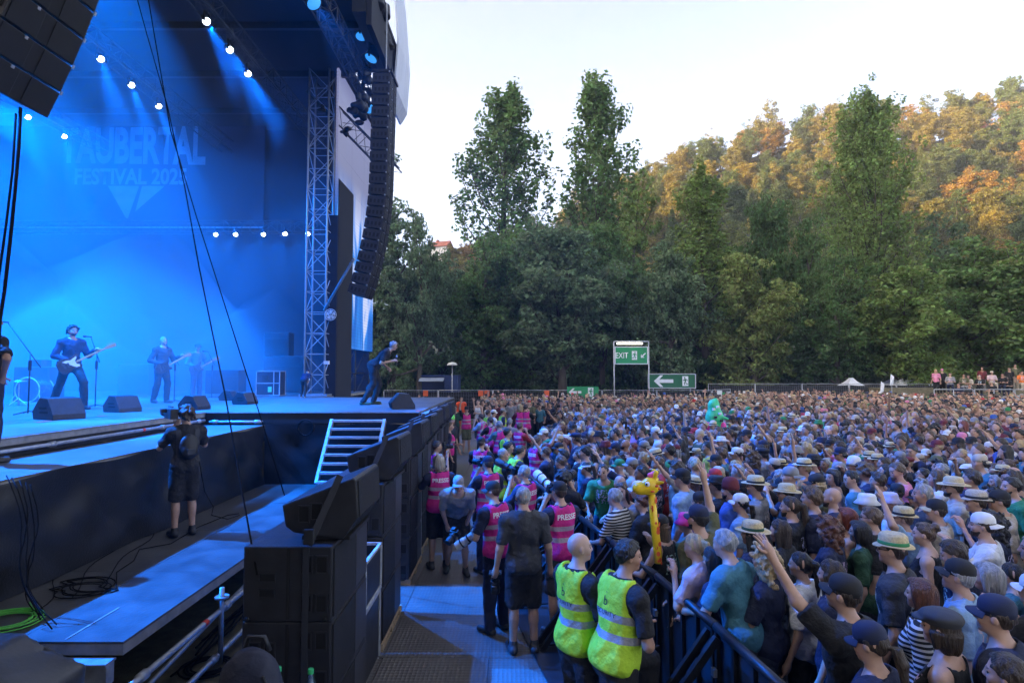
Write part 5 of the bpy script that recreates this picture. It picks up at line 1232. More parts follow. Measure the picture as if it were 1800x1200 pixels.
def tree_variant(kind, seed):
    """unit trees about 20 m tall; returns trunk mesh, crown mesh"""
    r = np.random.default_rng(seed); tb = MB(); P_, N_ = [], []
    def clump(c, rad, n, flat=.75):
        v = r.normal(size=(n, 3)); v /= np.linalg.norm(v, axis=1)[:, None]; k = r.uniform(.35, 1, n) ** .5
        P_.append(c + v * (rad * k)[:, None] * np.array([1, 1, flat])); N_.append(v * .6 + np.array([0, 0, .7]))
    if kind == 'poplar':
        H = 20; tk = limb((0, 0, 0), (0, 0, 1), H * .96, 10, r, .6, .08); tb.tube(tk, list(np.linspace(.34, .03, 11)), 8)
        for i in range(46):
            t = .22 + .76 * (i / 46) + r.uniform(-.01, .01); b0 = tk[0] + (np.array(tk[min(10, int(t * 10))]) - tk[0]); b0 = np.array([np.interp(t * 10, range(11), [q[k] for q in tk]) for k in range(3)])
            a = i * 2.4 + r.uniform(-.4, .4); L_ = (1 - t) ** 1.15 * 8.6 + 1.0; L_ *= r.uniform(.6, 1.2) * (1 if t > .35 else .8)
            lb = limb(b0, (math.cos(a) * .8, math.sin(a) * .8, .75), L_, 6, r, .5, .2); tb.tube(lb, list(np.linspace(.085 * (1.2 - t), .012, 7)), 5, cap=False)
            for k in range(2, 7):
                for _ in range(2):
                    c = lb[k] + r.normal(size=3) * .22 + np.array([0, 0, .2]); clump(c, r.uniform(.26, .46) * (1 + .2 * (k < 5)), 15, 1.4)
                if k < 6:
                    d = r.normal(size=3); d[2] = abs(d[2]) + .6; sb = limb(lb[k], d / np.linalg.norm(d), L_ * .3, 3, r, .4, .2); tb.tube(sb, [.02, .014, .01, .006], 4, cap=False)
                    for q in sb[1:]: clump(q, r.uniform(.2, .36), 9, 1.3)
        size = .15
    elif kind == 'bigpoplar':
        H = 20; tk = limb((0, 0, 0), (0, 0, 1), H * .94, 10, r, .6, .08); tb.tube(tk, list(np.linspace(.5, .04, 11)), 8)
        for i in range(84):
            t = .16 + .82 * (i / 84) + r.uniform(-.01, .01); b0 = np.array([np.interp(t * 10, range(11), [q[k] for q in tk]) for k in range(3)])
            a = i * 2.4 + r.uniform(-.4, .4); L_ = ((1 - t) ** .7 * 6.6 + 1.2) * r.uniform(.6, 1.2)
            lb = limb(b0, (math.cos(a) * .9, math.sin(a) * .9, .7), L_, 6, r, .5, .22); tb.tube(lb, list(np.linspace(.10 * (1.2 - t), .012, 7)), 5, cap=False)
            for k in range(1, 7):
                for _ in range(3):
                    c = lb[k] + r.normal(size=3) * .38; clump(c, r.uniform(.25, .5), 24, 1.2)
        size = .125
    elif kind in ('broad', 'dense', 'airy'):
        H = 18; tk = limb((0, 0, 0), (0, 0, 1), H * .62, 8, r, .5, .12); tb.tube(tk, list(np.linspace(.42, .10, 9)), 8)
        nl = {'broad': 30, 'dense': 36, 'airy': 26}[kind]
        for i in range(nl):
            t = r.uniform(.18, 1) if kind != 'airy' else r.uniform(.3, 1); b0 = np.array([np.interp(t * 8, range(9), [q[k] for q in tk]) for k in range(3)]); a = i * 2.4 + r.uniform(-.5, .5)
            el = r.uniform(.1, .9) if t < .9 else r.uniform(.6, 1.5); L_ = r.uniform(3.6, 6.2) * (1.05 - .25 * abs(t - .5) * 2)
            lb = limb(b0, (math.cos(a) * math.cos(el), math.sin(a) * math.cos(el), math.sin(el)), L_, 6, r, .35, .35); tb.tube(lb, list(np.linspace(.13, .02, 7)), 5, cap=False)
            for k in range(2, 7):
                c = lb[k] + r.normal(size=3) * .5; clump(c, r.uniform(.75, 1.35) if kind != 'airy' else r.uniform(.5, .9), 95 if kind != 'airy' else 70, .62)
                if r.random() < .7: clump(c + r.normal(size=3) * 1.0 + np.array([0, 0, -.2]), r.uniform(.5, .9), 55, .6)
        size = .21 if kind != 'airy' else .17
    elif kind == 'conifer':
        H = 19; tk = [(0, 0, z) for z in np.linspace(0, H, 8)]; tb.tube(tk, list(np.linspace(.30, .02, 8)), 7)
        for i in range(150):
            t = (i / 150) ** .9; z = 1.6 + t * (H - 1.9); a = i * 2.4; L_ = (1 - t) * 3.6 + .35; L_ *= r.uniform(.8, 1.12)
            lb = limb((0, 0, z), (math.cos(a), math.sin(a), .05), L_, 4, r, -.25, .1)
            if i % 2 == 0: tb.tube(lb, [.04, .03, .02, .014, .008], 4, cap=False)
            for q in lb[1:]: clump(q, .38, 34, .45)
        size = .16
    elif kind == 'bare':
        H = 16; tk = limb((0, 0, 0), (0, 0, 1), H * .8, 8, r, .5, .15); tb.tube(tk, list(np.linspace(.22, .03, 9)), 6)
        for i in range(40):
            t = r.uniform(.25, 1); b0 = np.array([np.interp(t * 8, range(9), [q[k] for q in tk]) for k in range(3)]); a = i * 2.4; lb = limb(b0, (math.cos(a) * .8, math.sin(a) * .8, .5), r.uniform(1.5, 4), 4, r, .3, .4); tb.tube(lb, list(np.linspace(.05, .012, 5)), 4, cap=False)
            for q in lb[1:]: clump(q, .5, 9)
        size = .16
    elif kind == 'bush':
        for i in range(24):
            a = i * 2.4; L_ = r.uniform(1, 2.4); lb = limb((0, 0, 0), (math.cos(a) * .7, math.sin(a) * .7, r.uniform(.4, 1.4)), L_, 4, r, .1, .3); tb.tube(lb, [.05, .03, .02, .015, .01], 4, cap=False)
            for q in lb[1:]: clump(q, r.uniform(.4, .7), 60, .7)
        size = .15
    tm = tb.mesh('trunk', M_bark, smooth=True); return tm, leaves_mesh('crown', np.concatenate(P_), np.concatenate(N_), size, seed)
TV = {}
for kd, ns in (('poplar', 2), ('bigpoplar', 1), ('broad', 4), ('dense', 2), ('airy', 2), ('conifer', 1), ('bare', 1), ('bush', 2)):
    TV[kd] = [tree_variant(kd, 31 + 7 * i + len(kd)) for i in range(ns)]
def tree(loc, kind, vi, sx, sz, rz, col, label, group, name=None):
    e = empty(name or {'poplar': 'poplar_tree', 'bigpoplar': 'poplar_tree', 'conifer': 'conifer_tree', 'bush': 'bush', 'bare': 'thin_tree'}.get(kind, 'broadleaf_tree'), loc, label, 'bush' if kind == 'bush' else 'tree', group, rz); e.scale = (sx, sx, sz)
    tm, cm = TV[kind][vi % len(TV[kind])]; link('trunk', tm, e); c = link('crown', cm, e); c.color = (*col, 1); return e
G1, G2, G3, G4, G5 = (.13, .205, .058), (.17, .235, .058), (.10, .165, .05), (.14, .20, .095), (.21, .25, .07)
def th(px, py, Y): return P(px, py, Y).z
def front(px, py, Y, kind, vi, wpx, col, rz, label):
    H0 = {'poplar': 20.2, 'bigpoplar': 20.2, 'broad': 17.5, 'dense': 17.5, 'airy': 17, 'conifer': 19, 'bare': 16, 'bush': 3.0}[kind]; W0 = {'poplar': 8.0, 'bigpoplar': 12.5, 'broad': 12, 'dense': 12, 'airy': 11.5, 'conifer': 7.4, 'bare': 6, 'bush': 4.0}[kind]
    z = th(px, py, Y); q = P(px, 655, Y); tree((q.x, Y, -.05), kind, vi, wpx * Y / F_PX / W0, z / H0, rz, col, label, 'trees behind the fence')
FT = [(690, 285, 52, 'airy', 0, 220, G4, .3, 'airy bluish green tree right behind the tall line array'), (735, 335, 47, 'airy', 1, 150, G4, 2.1, 'loose rounded tree between the line array and the first poplar'),
 (880, 150, 66, 'poplar', 0, 250, G1, .0, 'tall upright poplar, left one of the two against the sky'), (1056, 110, 70, 'poplar', 1, 235, G1, 1.0, 'tallest pointed poplar, right one of the two against the sky'),
 (990, 335, 50, 'broad', 0, 260, G4, .5, 'wide broadleaf tree below and between the two poplars'), (848, 365, 54, 'broad', 1, 190, G1, 1.7, 'broadleaf tree at the foot of the left poplar'), (1110, 285, 60, 'broad', 2, 200, G2, 2.9, 'yellowish green broadleaf tree at the foot of the right poplar'),
 (1245, 290, 58, 'poplar', 1, 210, G2, 3.2, 'upright light green tree left of the dark twin trees'), (1180, 400, 50, 'broad', 3, 170, G4, 4.0, 'blue green broadleaf tree above the exit sign'), (1325, 400, 50, 'broad', 1, 190, G5, 5.2, 'light yellow green tree above the fence gap'),
 (1358, 292, 60, 'dense', 0, 130, G3, 1.1, 'dark dense tree, left of the dark pair'), (1425, 320, 58, 'dense', 1, 120, G3, 2.6, 'dark dense tree, right of the dark pair'), (1545, 150, 64, 'bigpoplar', 0, 300, G2, 4.4, 'huge wide poplar rising before the hill on the right'),
 (1475, 420, 50, 'broad', 2, 170, G3, .9, 'dark broadleaf tree in front of the huge poplar on its left'), (1585, 430, 48, 'broad', 0, 220, G2, 3.6, 'bright green broadleaf tree in front of the huge poplar'), (1700, 395, 52, 'broad', 3, 230, G1, 5.0, 'broad green tree above the white tents'),
 (1790, 380, 50, 'broad', 1, 240, G2, .2, 'broad green tree above the people on the bank'), (1640, 360, 66, 'broad', 2, 200, G4, 1.4, 'rounded tree behind the bright green one'), (1880, 330, 54, 'dense', 0, 240, G1, 2.2, 'dense tree cut by the right picture edge'), (775, 425, 58, 'broad', 3, 150, G4, 3.1, 'low broadleaf tree behind the blue food stall'),
 (935, 350, 60, 'dense', 1, 190, G1, 4.8, 'dark tree filling the gap between the poplars'), (1060, 345, 56, 'dense', 0, 190, G1, 5.8, 'dark tree below the right poplar'), (1260, 390, 62, 'dense', 1, 190, G3, .6, 'dark tree behind the exit arrow sign'), (650, 420, 50, 'broad', 2, 170, G4, 2.0, 'broadleaf tree behind the video screen legs'), (1500, 330, 72, 'broad', 1, 190, G2, 2.4, 'broadleaf tree behind the dark pair'), (1690, 480, 60, 'dense', 1, 200, G3, 1.9, 'dark tree behind the tents')]
for a in FT: front(*a)
# low bushes that close the gaps under the crowns
k = 0
for px in range(640, 1860, 38):
    Y = 58 + 9 * ((k * 7) % 5) / 5; q = P(px, 655, Y); front(px, 560 + (k * 37) % 50, Y, 'bush', k, 90 + (k * 13) % 40, (G3, G1, G4)[k % 3], k * 1.3, 'dark bush under the trees behind the fence, %s from the left' % nth(k)); k += 1
# wood on the hill: every tree its own object
hk = 0; spots = []
rh = random.Random(5)
for y in np.arange(96, 205, 8.5):
    for x in np.arange(-60, 215, 7.6 if y > 150 else 9.0):
        xx, yy = x + rh.uniform(-2.6, 2.6), y + rh.uniform(-2.6, 2.6); z = hill_h(xx, yy); top = z + 12
        px = 900 + F_PX * xx / yy; py = 655 - F_PX * (top - CAM_Z) / yy
        if 745 < px < 1850 and py < 470 and z > 2: spots.append((xx, yy, z, px, py))
spots.sort(key=lambda s: -s[1])
HC = [(.15, .17, .045), (.22, .18, .04), (.11, .15, .045), (.28, .22, .045), (.19, .17, .045), (.11, .14, .05), (.30, .18, .045)]  # golden and amber put sunlight into the leaf colour, likelier near the ridge
HN = ['olive', 'sun-tinted golden', 'green', 'yellow', 'ochre green', 'blue green', 'sun-tinted amber']
for i, (x, y, z, px, py) in enumerate(spots):
    j = rh.choices(range(7), weights=(4, 4 if y > 150 else 2, 4, 2 if y > 150 else 1, 4, 3, 2 if y > 165 else .6))[0]; kd = rh.choices(['broad', 'dense', 'airy', 'conifer', 'bare'], weights=(6, 4, 3, .5, .3))[0]
    s = rh.uniform(.78, 1.08) if kd != 'conifer' else rh.uniform(.6, .9)
    s *= 1.0
    tree((x, y, z - .4), kd, rh.randrange(4), s * .95, s * rh.uniform(.85, 1.1), rh.uniform(0, 6.28), HC[j], '%s %s on the wooded hill, %s counted from the ridge' % (HN[j], {'conifer': 'conifer', 'bare': 'thin bare tree'}.get(kd, 'leafy tree'), nth(i)), 'trees on the hill')

# --- houses on the hill
M_plaster = mat('plaster', (.75, .70, .62), .9, var=.08); M_tile = mat('roof_tile', (.35, .12, .07), .85, var=.25, scale=3); M_pane = mat('pane', (.03, .04, .05), .1, var=0)
def house(px, py, Y, w_, d_, h_, label, rz):
    q = P(px, py, Y); e = empty('house', (q.x, Y, q.z), label, 'house', None, rz)
    MB().box(-w_ / 2, w_ / 2, -d_ / 2, d_ / 2, -6, h_).build('wall', M_plaster, e)
    r_ = MB().prism([(-w_ / 2 - .4, h_ + .01), (w_ / 2 + .4, h_ + .01), (0, h_ + w_ * .5)], 'y', -d_ / 2 - .4, d_ / 2 + .4).build('roof', M_tile, e)
    MB().box(-.4, .4, .5, 1.2, h_ + w_ * .3, h_ + w_ * .62).build('chimney', M_tile, r_)
    for wx in (-w_ * .25, w_ * .25):
        for wz in (h_ - 1.9, h_ - 4.4):
            win = MB().box(wx - .55, wx + .55, -d_ / 2 - .06, -d_ / 2 - .002, wz - .75, wz + .75).build('window', M_white, e); MB().box(wx - .42, wx + .42, -d_ / 2 - .075, -d_ / 2 - .061, wz - .62, wz + .62).build('pane', M_pane, win)
house(1710, 252, 186, 5, 7, 3, 'pale gabled house among the trees near the top of the hill', .25)
house(774, 442, 175, 4.0, 6, 1.0, 'red roofed house showing above the trees left of the poplars', 1.2)
# ================================================================== FENCE, SIGNS, STALLS AT THE BACK
M_screen = mat('fence_screen', (.012, .013, .015), .8, var=.25, scale=2, bump=.3, bscale=8)
def fence_meshes(L_, H=2.0):
    fr = [('post', MB().tube([(x, 0, 0), (x, 0, H)], .022, 7).mesh('post', M_steel, smooth=True)) for x in (0, L_)] + [('rail', MB().tube([(0, 0, z), (L_, 0, z)], .02, 7).mesh('rail', M_steel, smooth=True)) for z in (.15, H)]
    w = MB()
    for x in np.arange(.16, L_, .16): w.tube([(x, -.012, .15), (x, -.012, H)], .0035, 3, cap=False)
    for z in np.arange(.35, H, .22): w.tube([(0, -.012, z), (L_, -.012, z)], .0035, 3, cap=False)
    c = MB(); n = 14
    for j in range(6):
        for i in range(n + 1): c.v.append((.03 + (L_ - .06) * i / n, .02 + .03 * math.sin(i * 1.1 + j * .8), .12 + (H - .2) * j / 5 + (-.05 * abs(math.sin(i * .45)) if j == 5 else 0)))
    for j in range(5):
        for i in range(n): c.f.append((j * (n + 1) + i, j * (n + 1) + i + 1, (j + 1) * (n + 1) + i + 1, (j + 1) * (n + 1) + i)); c.m.append(0)
    return fr, w.mesh('wire_mesh', M_steel), c.mesh('screen', M_screen, smooth=True)
FM = fence_meshes(3.45); FM2 = fence_meshes(3.45, 2.3)
def fence_panel(x, y, rz, label, fm=FM, z=0):
    e = empty('fence_panel', (x, y, z), label, 'fence', 'mesh fence panels', rz)
    for nm, me in fm[0]: link(nm, me, e)
    link('wire_mesh', fm[1], e)['kind'] = 'stuff'; link('screen', fm[2], e)
    MB().box(-.12, .12, -.35, .35, -.02, .12).build('foot_block', mat('concrete_foot', (.25, .24, .22), .9), e)
for k in range(6): fence_panel(-8.2 + k * 3.5, 38.4 + rnd.uniform(-.05, .05), rnd.uniform(-.01, .01), 'mesh fence panel with black screen behind the pit, %s from the stage' % nth(k))
for k in range(5): fence_panel(14.6 + k * 3.5, 44.5 + rnd.uniform(-.05, .05), rnd.uniform(-.01, .01), 'mesh fence panel with black screen behind the crowd, %s from the left' % nth(k), FM2)
fence_panel(12.9, 38.6, .9, 'angled mesh fence panel at the gap beside the arrow sign')
# --- exit signs
M_sgreen = mat('sign_green', (.01, .26, .09), .5, var=.12, scale=2); M_sdark = mat('sign_green_dim', (.012, .12, .05), .6, var=.12, scale=2); M_swhite = mat('sign_white', (.72, .74, .74), .6, var=.06)
def flat_text(body, w_, h_, cx, cz, parent, mt, y=-.012, off=.012):
    me = text_mesh(body, 1, off); xs_ = [v.co.x for v in me.vertices]; ys_ = [v.co.y for v in me.vertices]; x0, x1, y0, y1 = min(xs_), max(xs_), min(ys_), max(ys_)
    for v in me.vertices: v.co = (cx - w_ / 2 + (v.co.x - x0) / (x1 - x0) * w_, y, cz - h_ / 2 + (v.co.y - y0) / (y1 - y0) * h_)
    me.materials.append(mt); return link('lettering', me, parent)
def poly(pts, cx, cz, s, parent, mt, name, y=-.012, flip=1):
    m = MB(); m.add([(cx + flip * px * s, y, cz + pz * s) for px, pz in pts] , [tuple(range(len(pts)))]); return m.build(name, mt, parent)
def run_man(cx, cz, s, parent, mg, flip=1):
    p = MB().box(cx - .30 * s, cx + .30 * s, -.012, -.008, cz - .5 * s, cz + .5 * s).build('door_symbol', M_swhite, parent)
    def pl(pts): m = MB(); m.add([(cx + flip * a * s, -.016, cz + b * s) for a, b in pts], [tuple(range(len(pts)))]); return m
    hd = MB(); hd.add([(cx + flip * (.06 + .075 * math.cos(t)) * s, -.016, cz + (.34 + .075 * math.sin(t)) * s) for t in np.linspace(0, 5.9, 14)], [tuple(range(14))]); hd.build('head', mg, p)
    pl([(-.05, .24), (.12, .22), (.06, -.06), (-.08, -.04)]).build('torso', mg, p)
    pl([(-.05, .24), (-.22, .12), (-.22, .02), (-.16, .02), (-.15, .09), (-.02, .16)]).build('arm', mg, p); pl([(.1, .22), (.17, .10), (.27, .12), (.27, .06), (.14, .03), (.06, .12)]).build('arm', mg, p)
    pl([(.06, -.04), (.15, -.18), (.10, -.40), (.03, -.40), (.06, -.19), (-.02, -.06)]).build('leg', mg, p); pl([(-.02, -.05), (-.12, -.24), (-.28, -.26), (-.28, -.33), (-.08, -.31), (.04, -.1)]).build('leg', mg, p)
ARROW = [(-.5, 0), (-.18, .30), (-.02, .30), (-.22, .09), (.5, .09), (.5, -.09), (-.22, -.09), (-.02, -.30), (-.18, -.30)]
Y0 = 37.6; a, b = P(1079, 600, Y0), P(1140, 600, Y0); t_, s0, s1 = a.z, P(0, 640, Y0).z, P(0, 609, Y0).z
ex = empty('exit_sign', ((a.x + b.x) / 2, Y0, 0), 'green EXIT sign with running man and arrow on tall frame', 'sign'); W_ = b.x - a.x
for x in (-W_ / 2, W_ / 2): MB().tube([(x, 0, 0), (x, 0, t_)], .035, 8).build('post', M_alu, ex, smooth=True)
MB().tube([(-W_ / 2, 0, t_), (W_ / 2, 0, t_)], .035, 8).build('crossbar', M_alu, ex, smooth=True)
MB().box(-W_ / 2 + .05, W_ / 2 - .05, -.004, .02, s0, s1).build('board', M_sgreen, ex)
for bx in ((-W_ / 2 + .05, W_ / 2 - .05, s0, s0 + .05), (-W_ / 2 + .05, W_ / 2 - .05, s1 - .05, s1), (-W_ / 2 + .05, -W_ / 2 + .1, s0 + .05, s1 - .05), (W_ / 2 - .1, W_ / 2 - .05, s0 + .05, s1 - .05)): MB().box(bx[0], bx[1], -.010, -.005, bx[2], bx[3]).build('border', M_swhite, ex)
zc = (s0 + s1) / 2; flat_text('EXIT', W_ * .36, .36, -W_ * .27, zc, ex, M_swhite); run_man(W_ * .09, zc, .55, ex, M_sgreen)
c45 = math.cos(math.pi / 4); poly([(x * c45 - z * c45 * 1, x * c45 + z * c45) for x, z in [(q[0], q[1]) for q in ARROW]], W_ * .34, zc, .42, ex, M_swhite, 'arrow')
MB().tube([(-W_ * .42, -.06, (s1 + t_) / 2 + .03), (W_ * .32, -.06, (s1 + t_) / 2 + .03)], .055, 10).build('light_tube', mat('fluorescent', (1, 1, .9), .4, var=0, emit=(1, .93, .75), estr=.8), ex, smooth=True)
Y1 = 38.9; a, b = P(1141, 681, Y1), P(1221, 658, Y1); W_ = b.x - a.x; H_ = b.z - a.z
ar = empty('arrow_sign', ((a.x + b.x) / 2, Y1, a.z), 'long green emergency arrow sign with grey frame above the fence', 'sign', None, -.05)
MB().box(-W_ / 2, W_ / 2, 0, .03, 0, H_).build('board', M_sdark, ar)
for bx in ((-W_ / 2 - .05, W_ / 2 + .05, -.06, 0), (-W_ / 2 - .05, W_ / 2 + .05, H_, H_ + .06), (-W_ / 2 - .06, -W_ / 2, .001, H_ - .001), (W_ / 2, W_ / 2 + .06, .001, H_ - .001)): MB().box(bx[0], bx[1], -.02, .04, bx[2], bx[3]).build('frame_bar', M_alu, ar)
poly(ARROW, -W_ * .18, H_ / 2, 1.25, ar, M_swhite, 'arrow'); run_man(W_ * .29, H_ / 2, H_ * .75, ar, M_sdark, -1)
for x in (-W_ * .4, W_ * .4): MB().tube([(x, .06, -2.0), (x, .06, H_ * .5)], .03, 7).build('post', M_steel, ar)
Y2 = 38.25; a, b = P(997, 699, Y2), P(1052, 679, Y2); W_ = b.x - a.x; H_ = b.z - a.z
a3 = empty('arrow_sign', ((a.x + b.x) / 2, Y2, a.z), 'green emergency sign hung on the fence half hidden by heads', 'sign')
MB().box(-W_ / 2, W_ / 2, 0, .02, 0, H_).build('board', M_sgreen, a3); poly(ARROW, -W_ * .25, H_ / 2, .8, a3, M_swhite, 'arrow'); run_man(W_ * .25, H_ / 2, H_ * .8, a3, M_sgreen)
for k, px in enumerate((748, 845, 856, 961, 1265)):
    q = P(px, 691, 38.3); MB().box(-.16, .16, 0, .015, -.18, .18).build('notice', mat('notice_orange', (.75, .12, .03), .6) if k < 4 else M_swhite, None, loc=q, label='small %s notice on the fence, %s from the stage' % ('orange' if k < 4 else 'white', nth(k)), cat='notice')
# --- food stall, lamp post, tents
q = P(738, 700, 47); st_ = empty('food_stall', (q.x, 47, 0), 'blue food stall container with awning behind the fence', 'stall'); M_cont = mat('stall_blue', (.015, .035, .12), .5, var=.15)
zt = P(0, 659, 47).z
MB().box(1.9, 3.0, 0, 2.4, 0, zt).build('container', M_cont, st_, bevel=.03); MB().box(0, 1.88, .9, 2.4, 0, zt).build('back_wall', M_cont, st_); MB().box(0, 1.88, 0, .88, zt - .12, zt).build('canopy', M_cont, st_)
MB().obox((.95, -.35, zt - .35), (.95, 0, 0), (0, .4, .12), (0, -.01, .03)).build('awning', mat('awning_cloth', (.35, .4, .5), .6), st_); MB().box(0, 1.88, .1, .5, 1.0, 1.12).build('counter', M_white, st_)
q = P(795, 641, 46); e = empty('street_lamp', (q.x, 46, 0), 'pale mushroom shaped lamp on a post above the blue stall', 'lamp')
MB().tube([(0, 0, 0), (0, 0, q.z)], .035, 8).build('post', M_steel, e, smooth=True); MB().lathe([(.35, -.05), (.42, 0), (.3, .14), (.05, .2)], (0, 0, q.z), 18).build('lamp_head', mat('lamp_shade', (.75, .72, .66), .5, var=.05), e, smooth=True)
M_tent = mat('tent_white', (.70, .72, .75), .6, var=.06)
for k, (px0, px1, py, Y, lb) in enumerate(((1488, 1526, 664, 47, 'small pointed white tent roof behind the fence'), (1580, 1648, 664, 47, 'wide flat white tent roof behind the fence'))):
    a, b = P(px0, 678, Y), P(px1, py, Y); w_ = b.x - a.x; e = empty('white_tent', ((a.x + b.x) / 2, Y, 0), lb, 'tent')
    m = MB(); zb = a.z - .1; tp = b.z
    ring = [(-w_ / 2, 0), (w_ / 2, 0), (w_ / 2, w_), (-w_ / 2, w_)]; k2 = .12 if k == 0 else .38
    m.add([(x, y, zb) for x, y in ring] + [(x * (k2 + .3), w_ / 2 + (y - w_ / 2) * (k2 + .3), zb + (tp - zb) * .55) for x, y in ring] + [(x * k2, w_ / 2 + (y - w_ / 2) * k2, tp) for x, y in ring], [(i, (i + 1) % 4, 4 + (i + 1) % 4, 4 + i) for i in range(4)] + [(4 + i, 4 + (i + 1) % 4, 8 + (i + 1) % 4, 8 + i) for i in range(4)] + [(8, 9, 10, 11)]); m.build('roof', M_tent, e)
    for x, y in ring: MB().tube([(x * .97, w_ / 2 + (y - w_ / 2) * .97, 0), (x * .97, w_ / 2 + (y - w_ / 2) * .97, zb)], .03, 6).build('pole', M_alu, e)
# --- handrail on the bank
for k in range(4):
    x0 = 27.2 + k * 2.6; e = empty('handrail', (x0, 38.6, .95), 'galvanised handrail section on the bank, %s from the left' % nth(k), 'railing', 'handrails on the bank')
    for z in (.55, 1.1): MB().tube([(0, 0, z), (2.5, 0, z)], .03, 7).build('rail', M_steel, e, smooth=True)
    for x in (0, 1.25, 2.5): MB().tube([(x, 0, 0), (x, 0, 1.1)], .03, 7).build('post', M_steel, e, smooth=True)
# --- inflatables carried in the crowd
gb = MB()
q0 = P(1157, 985, 5.75); top = P(1136, 850, 5.75)
gf = empty('inflatable_giraffe', q0, 'yellow inflatable giraffe with red spots held up at the barrier', 'inflatable')
M_gy = mat('giraffe_yellow', (.85, .55, .02), .25, var=.06); M_gr = mat('giraffe_red', (.7, .10, .02), .3, var=0)
nk = [Vector((.0, 0, -.02)), Vector((-.005, 0, .1)), Vector((-.03, 0, .32)), Vector((-.055, 0, .62))]; MB().tube(nk, [.036, .040, .038, .034], 14).build('neck', M_gy, gf, smooth=True)
f = Field(np.array([-.35, -.2, .4]), np.array([.2, .2, 1.0]), None, .01, .011); f.ell((-.065, 0, .70), (.085, .075, .085), .02); f.ell((-.155, 0, .675), (.085, .06, .06), .04)
for y in (1, -1): f.cap((-.03, y * .03, .77), (-.02, y * .04, .83), .018, .024, .01); f.cap((.0, y * .06, .74), (.03, y * .10, .75), .022, .012, .01)
V, Q = f.nets(); hd = link('head', np_mesh('head', V, Q, [M_gy]), gf)
for y in (1, -1):
    MB().lathe([(.004, -.024), (.018, -.017), (.024, 0), (.018, .017), (.004, .024)], (-.105, y * .058, .725), 12).build('eye', M_white, hd, smooth=True); MB().lathe([(.003, -.011), (.009, -.007), (.011, 0), (.009, .007), (.003, .011)], (-.118, y * .077, .727), 10).build('pupil', M_hole, hd, smooth=True)
f = Field(np.array([-.3, -.2, .6]), np.array([.2, .2, 1.1]), None, .01, .01); f.ell((-.045, 0, .80), (.05, .03, .03), .01); f.ell((-.02, 0, .82), (.03, .022, .025), .01); V, Q = f.nets(); link('mane', np_mesh('mane', V, Q, [mat('mane_pink', (.9, .15, .4), .4)]), hd)
rg = random.Random(3)
for k in range(26):
    t = rg.uniform(0, .98); a = rg.uniform(2.4, 5.9); c = nk[0].lerp(nk[-1], t); c.x += .012 * math.sin(t * 3); R_ = .037; n = Vector((math.cos(a), math.sin(a), 0)); rr = rg.uniform(.010, .02)
    u = Vector((0, 0, 1)).cross(n); m = MB(); m.add([c + n * (R_ + .004 - .12 * rr * abs(math.cos(b2))) + u * rr * math.cos(b2) + Vector((0, 0, rr * 1.25 * math.sin(b2))) for b2 in np.linspace(0, 5.6, 9)], [tuple(range(9))]); m.build('spot', M_gr, gf)
for k, (x, y, z) in enumerate(((-.02, -.075, .71), (-.06, -.072, .66), (.01, -.045, .68))): MB().lathe([(.003, -.012), (.016, -.008), (.02, 0), (.016, .008), (.003, .012)], (x, y + .008, z), 10).build('spot', M_gr, hd, smooth=True)
q = P(1256, 735, 17.5); dn = empty('inflatable_dinosaur', q, 'green inflatable dinosaur with pink belly floating above the crowd', 'inflatable')
f = Field(np.array([-1, -.6, -.7]), np.array([1, .6, 1]), None, .01, .025); f.ell((0, 0, .0), (.26, .22, .34), .08); f.ell((-.02, 0, .36), (.17, .15, .2), .08); f.cap((.05, 0, .3), (.05, 0, .54), .09, .05, .06)
f.cap((.2, 0, -.2), (.42, 0, -.30), .09, .04, .06); f.cap((-.1, .1, -.25), (-.12, .1, -.5), .08, .07, .05); f.cap((.08, -.1, -.25), (.1, -.1, -.55), .08, .07, .05); f.cap((.15, -.15, .05), (.30, -.2, .0), .05, .04, .04)
V, Q = f.nets(); link('body', np_mesh('body', V, Q, [mat('dino_green', (.05, .55, .22), .3, var=.15, scale=9)]), dn)
for x in (-.24, .2): f = Field(np.array([-1, -.6, -.7]), np.array([1, .6, 1]), None, .01, .03); f.ell((x, -.12, -.24), (.10, .10, .15), .04); V, Q = f.nets(); link('pink_patch', np_mesh('pink_patch', V, Q, [mat('dino_pink', (.85, .06, .35), .35)]), dn)
for x, z in ((-.05, .05), (.08, .15), (-.1, .28), (.02, .35), (.12, -.05), (-.12, -.1)): MB().box(x - .035, x + .035, -.28, -.20, z - .03, z + .03).build('printed_spot', M_white if z > .1 else M_frame, dn)
# ================================================================== PEOPLE PLACEMENT
WORDS = {'black': (.012, .012, .014), 'navy': (.012, .018, .05), 'charcoal': (.04, .042, .048), 'grey': (.22, .22, .23), 'white': (.62, .62, .62), 'maroon': (.12, .015, .02), 'red': (.42, .03, .03), 'green': (.03, .20, .07), 'olive': (.10, .10, .045),
         'teal': (.05, .17, .22), 'blue': (.04, .10, .32), 'light blue': (.22, .34, .48), 'pink': (.60, .20, .32), 'pale pink': (.50, .36, .38), 'yellow': (.62, .42, .05), 'beige': (.42, .36, .28), 'purple': (.20, .12, .24), 'orange': (.65, .16, .03), 'lavender': (.45, .42, .62), 'straw': (.50, .40, .22), 'dark green': (.015, .06, .03), 'hot pink': (.70, .04, .25)}
HAIRC = {'black': (.012, .010, .009), 'dark brown': (.035, .022, .014), 'brown': (.085, .05, .028), 'blonde': (.38, .27, .13), 'grey': (.25, .25, .25), 'red': (.16, .035, .02), 'auburn': (.10, .035, .018)}
def face(x, y, tx=-6.0, ty=14.0): return math.atan2(ty - y, tx - x)
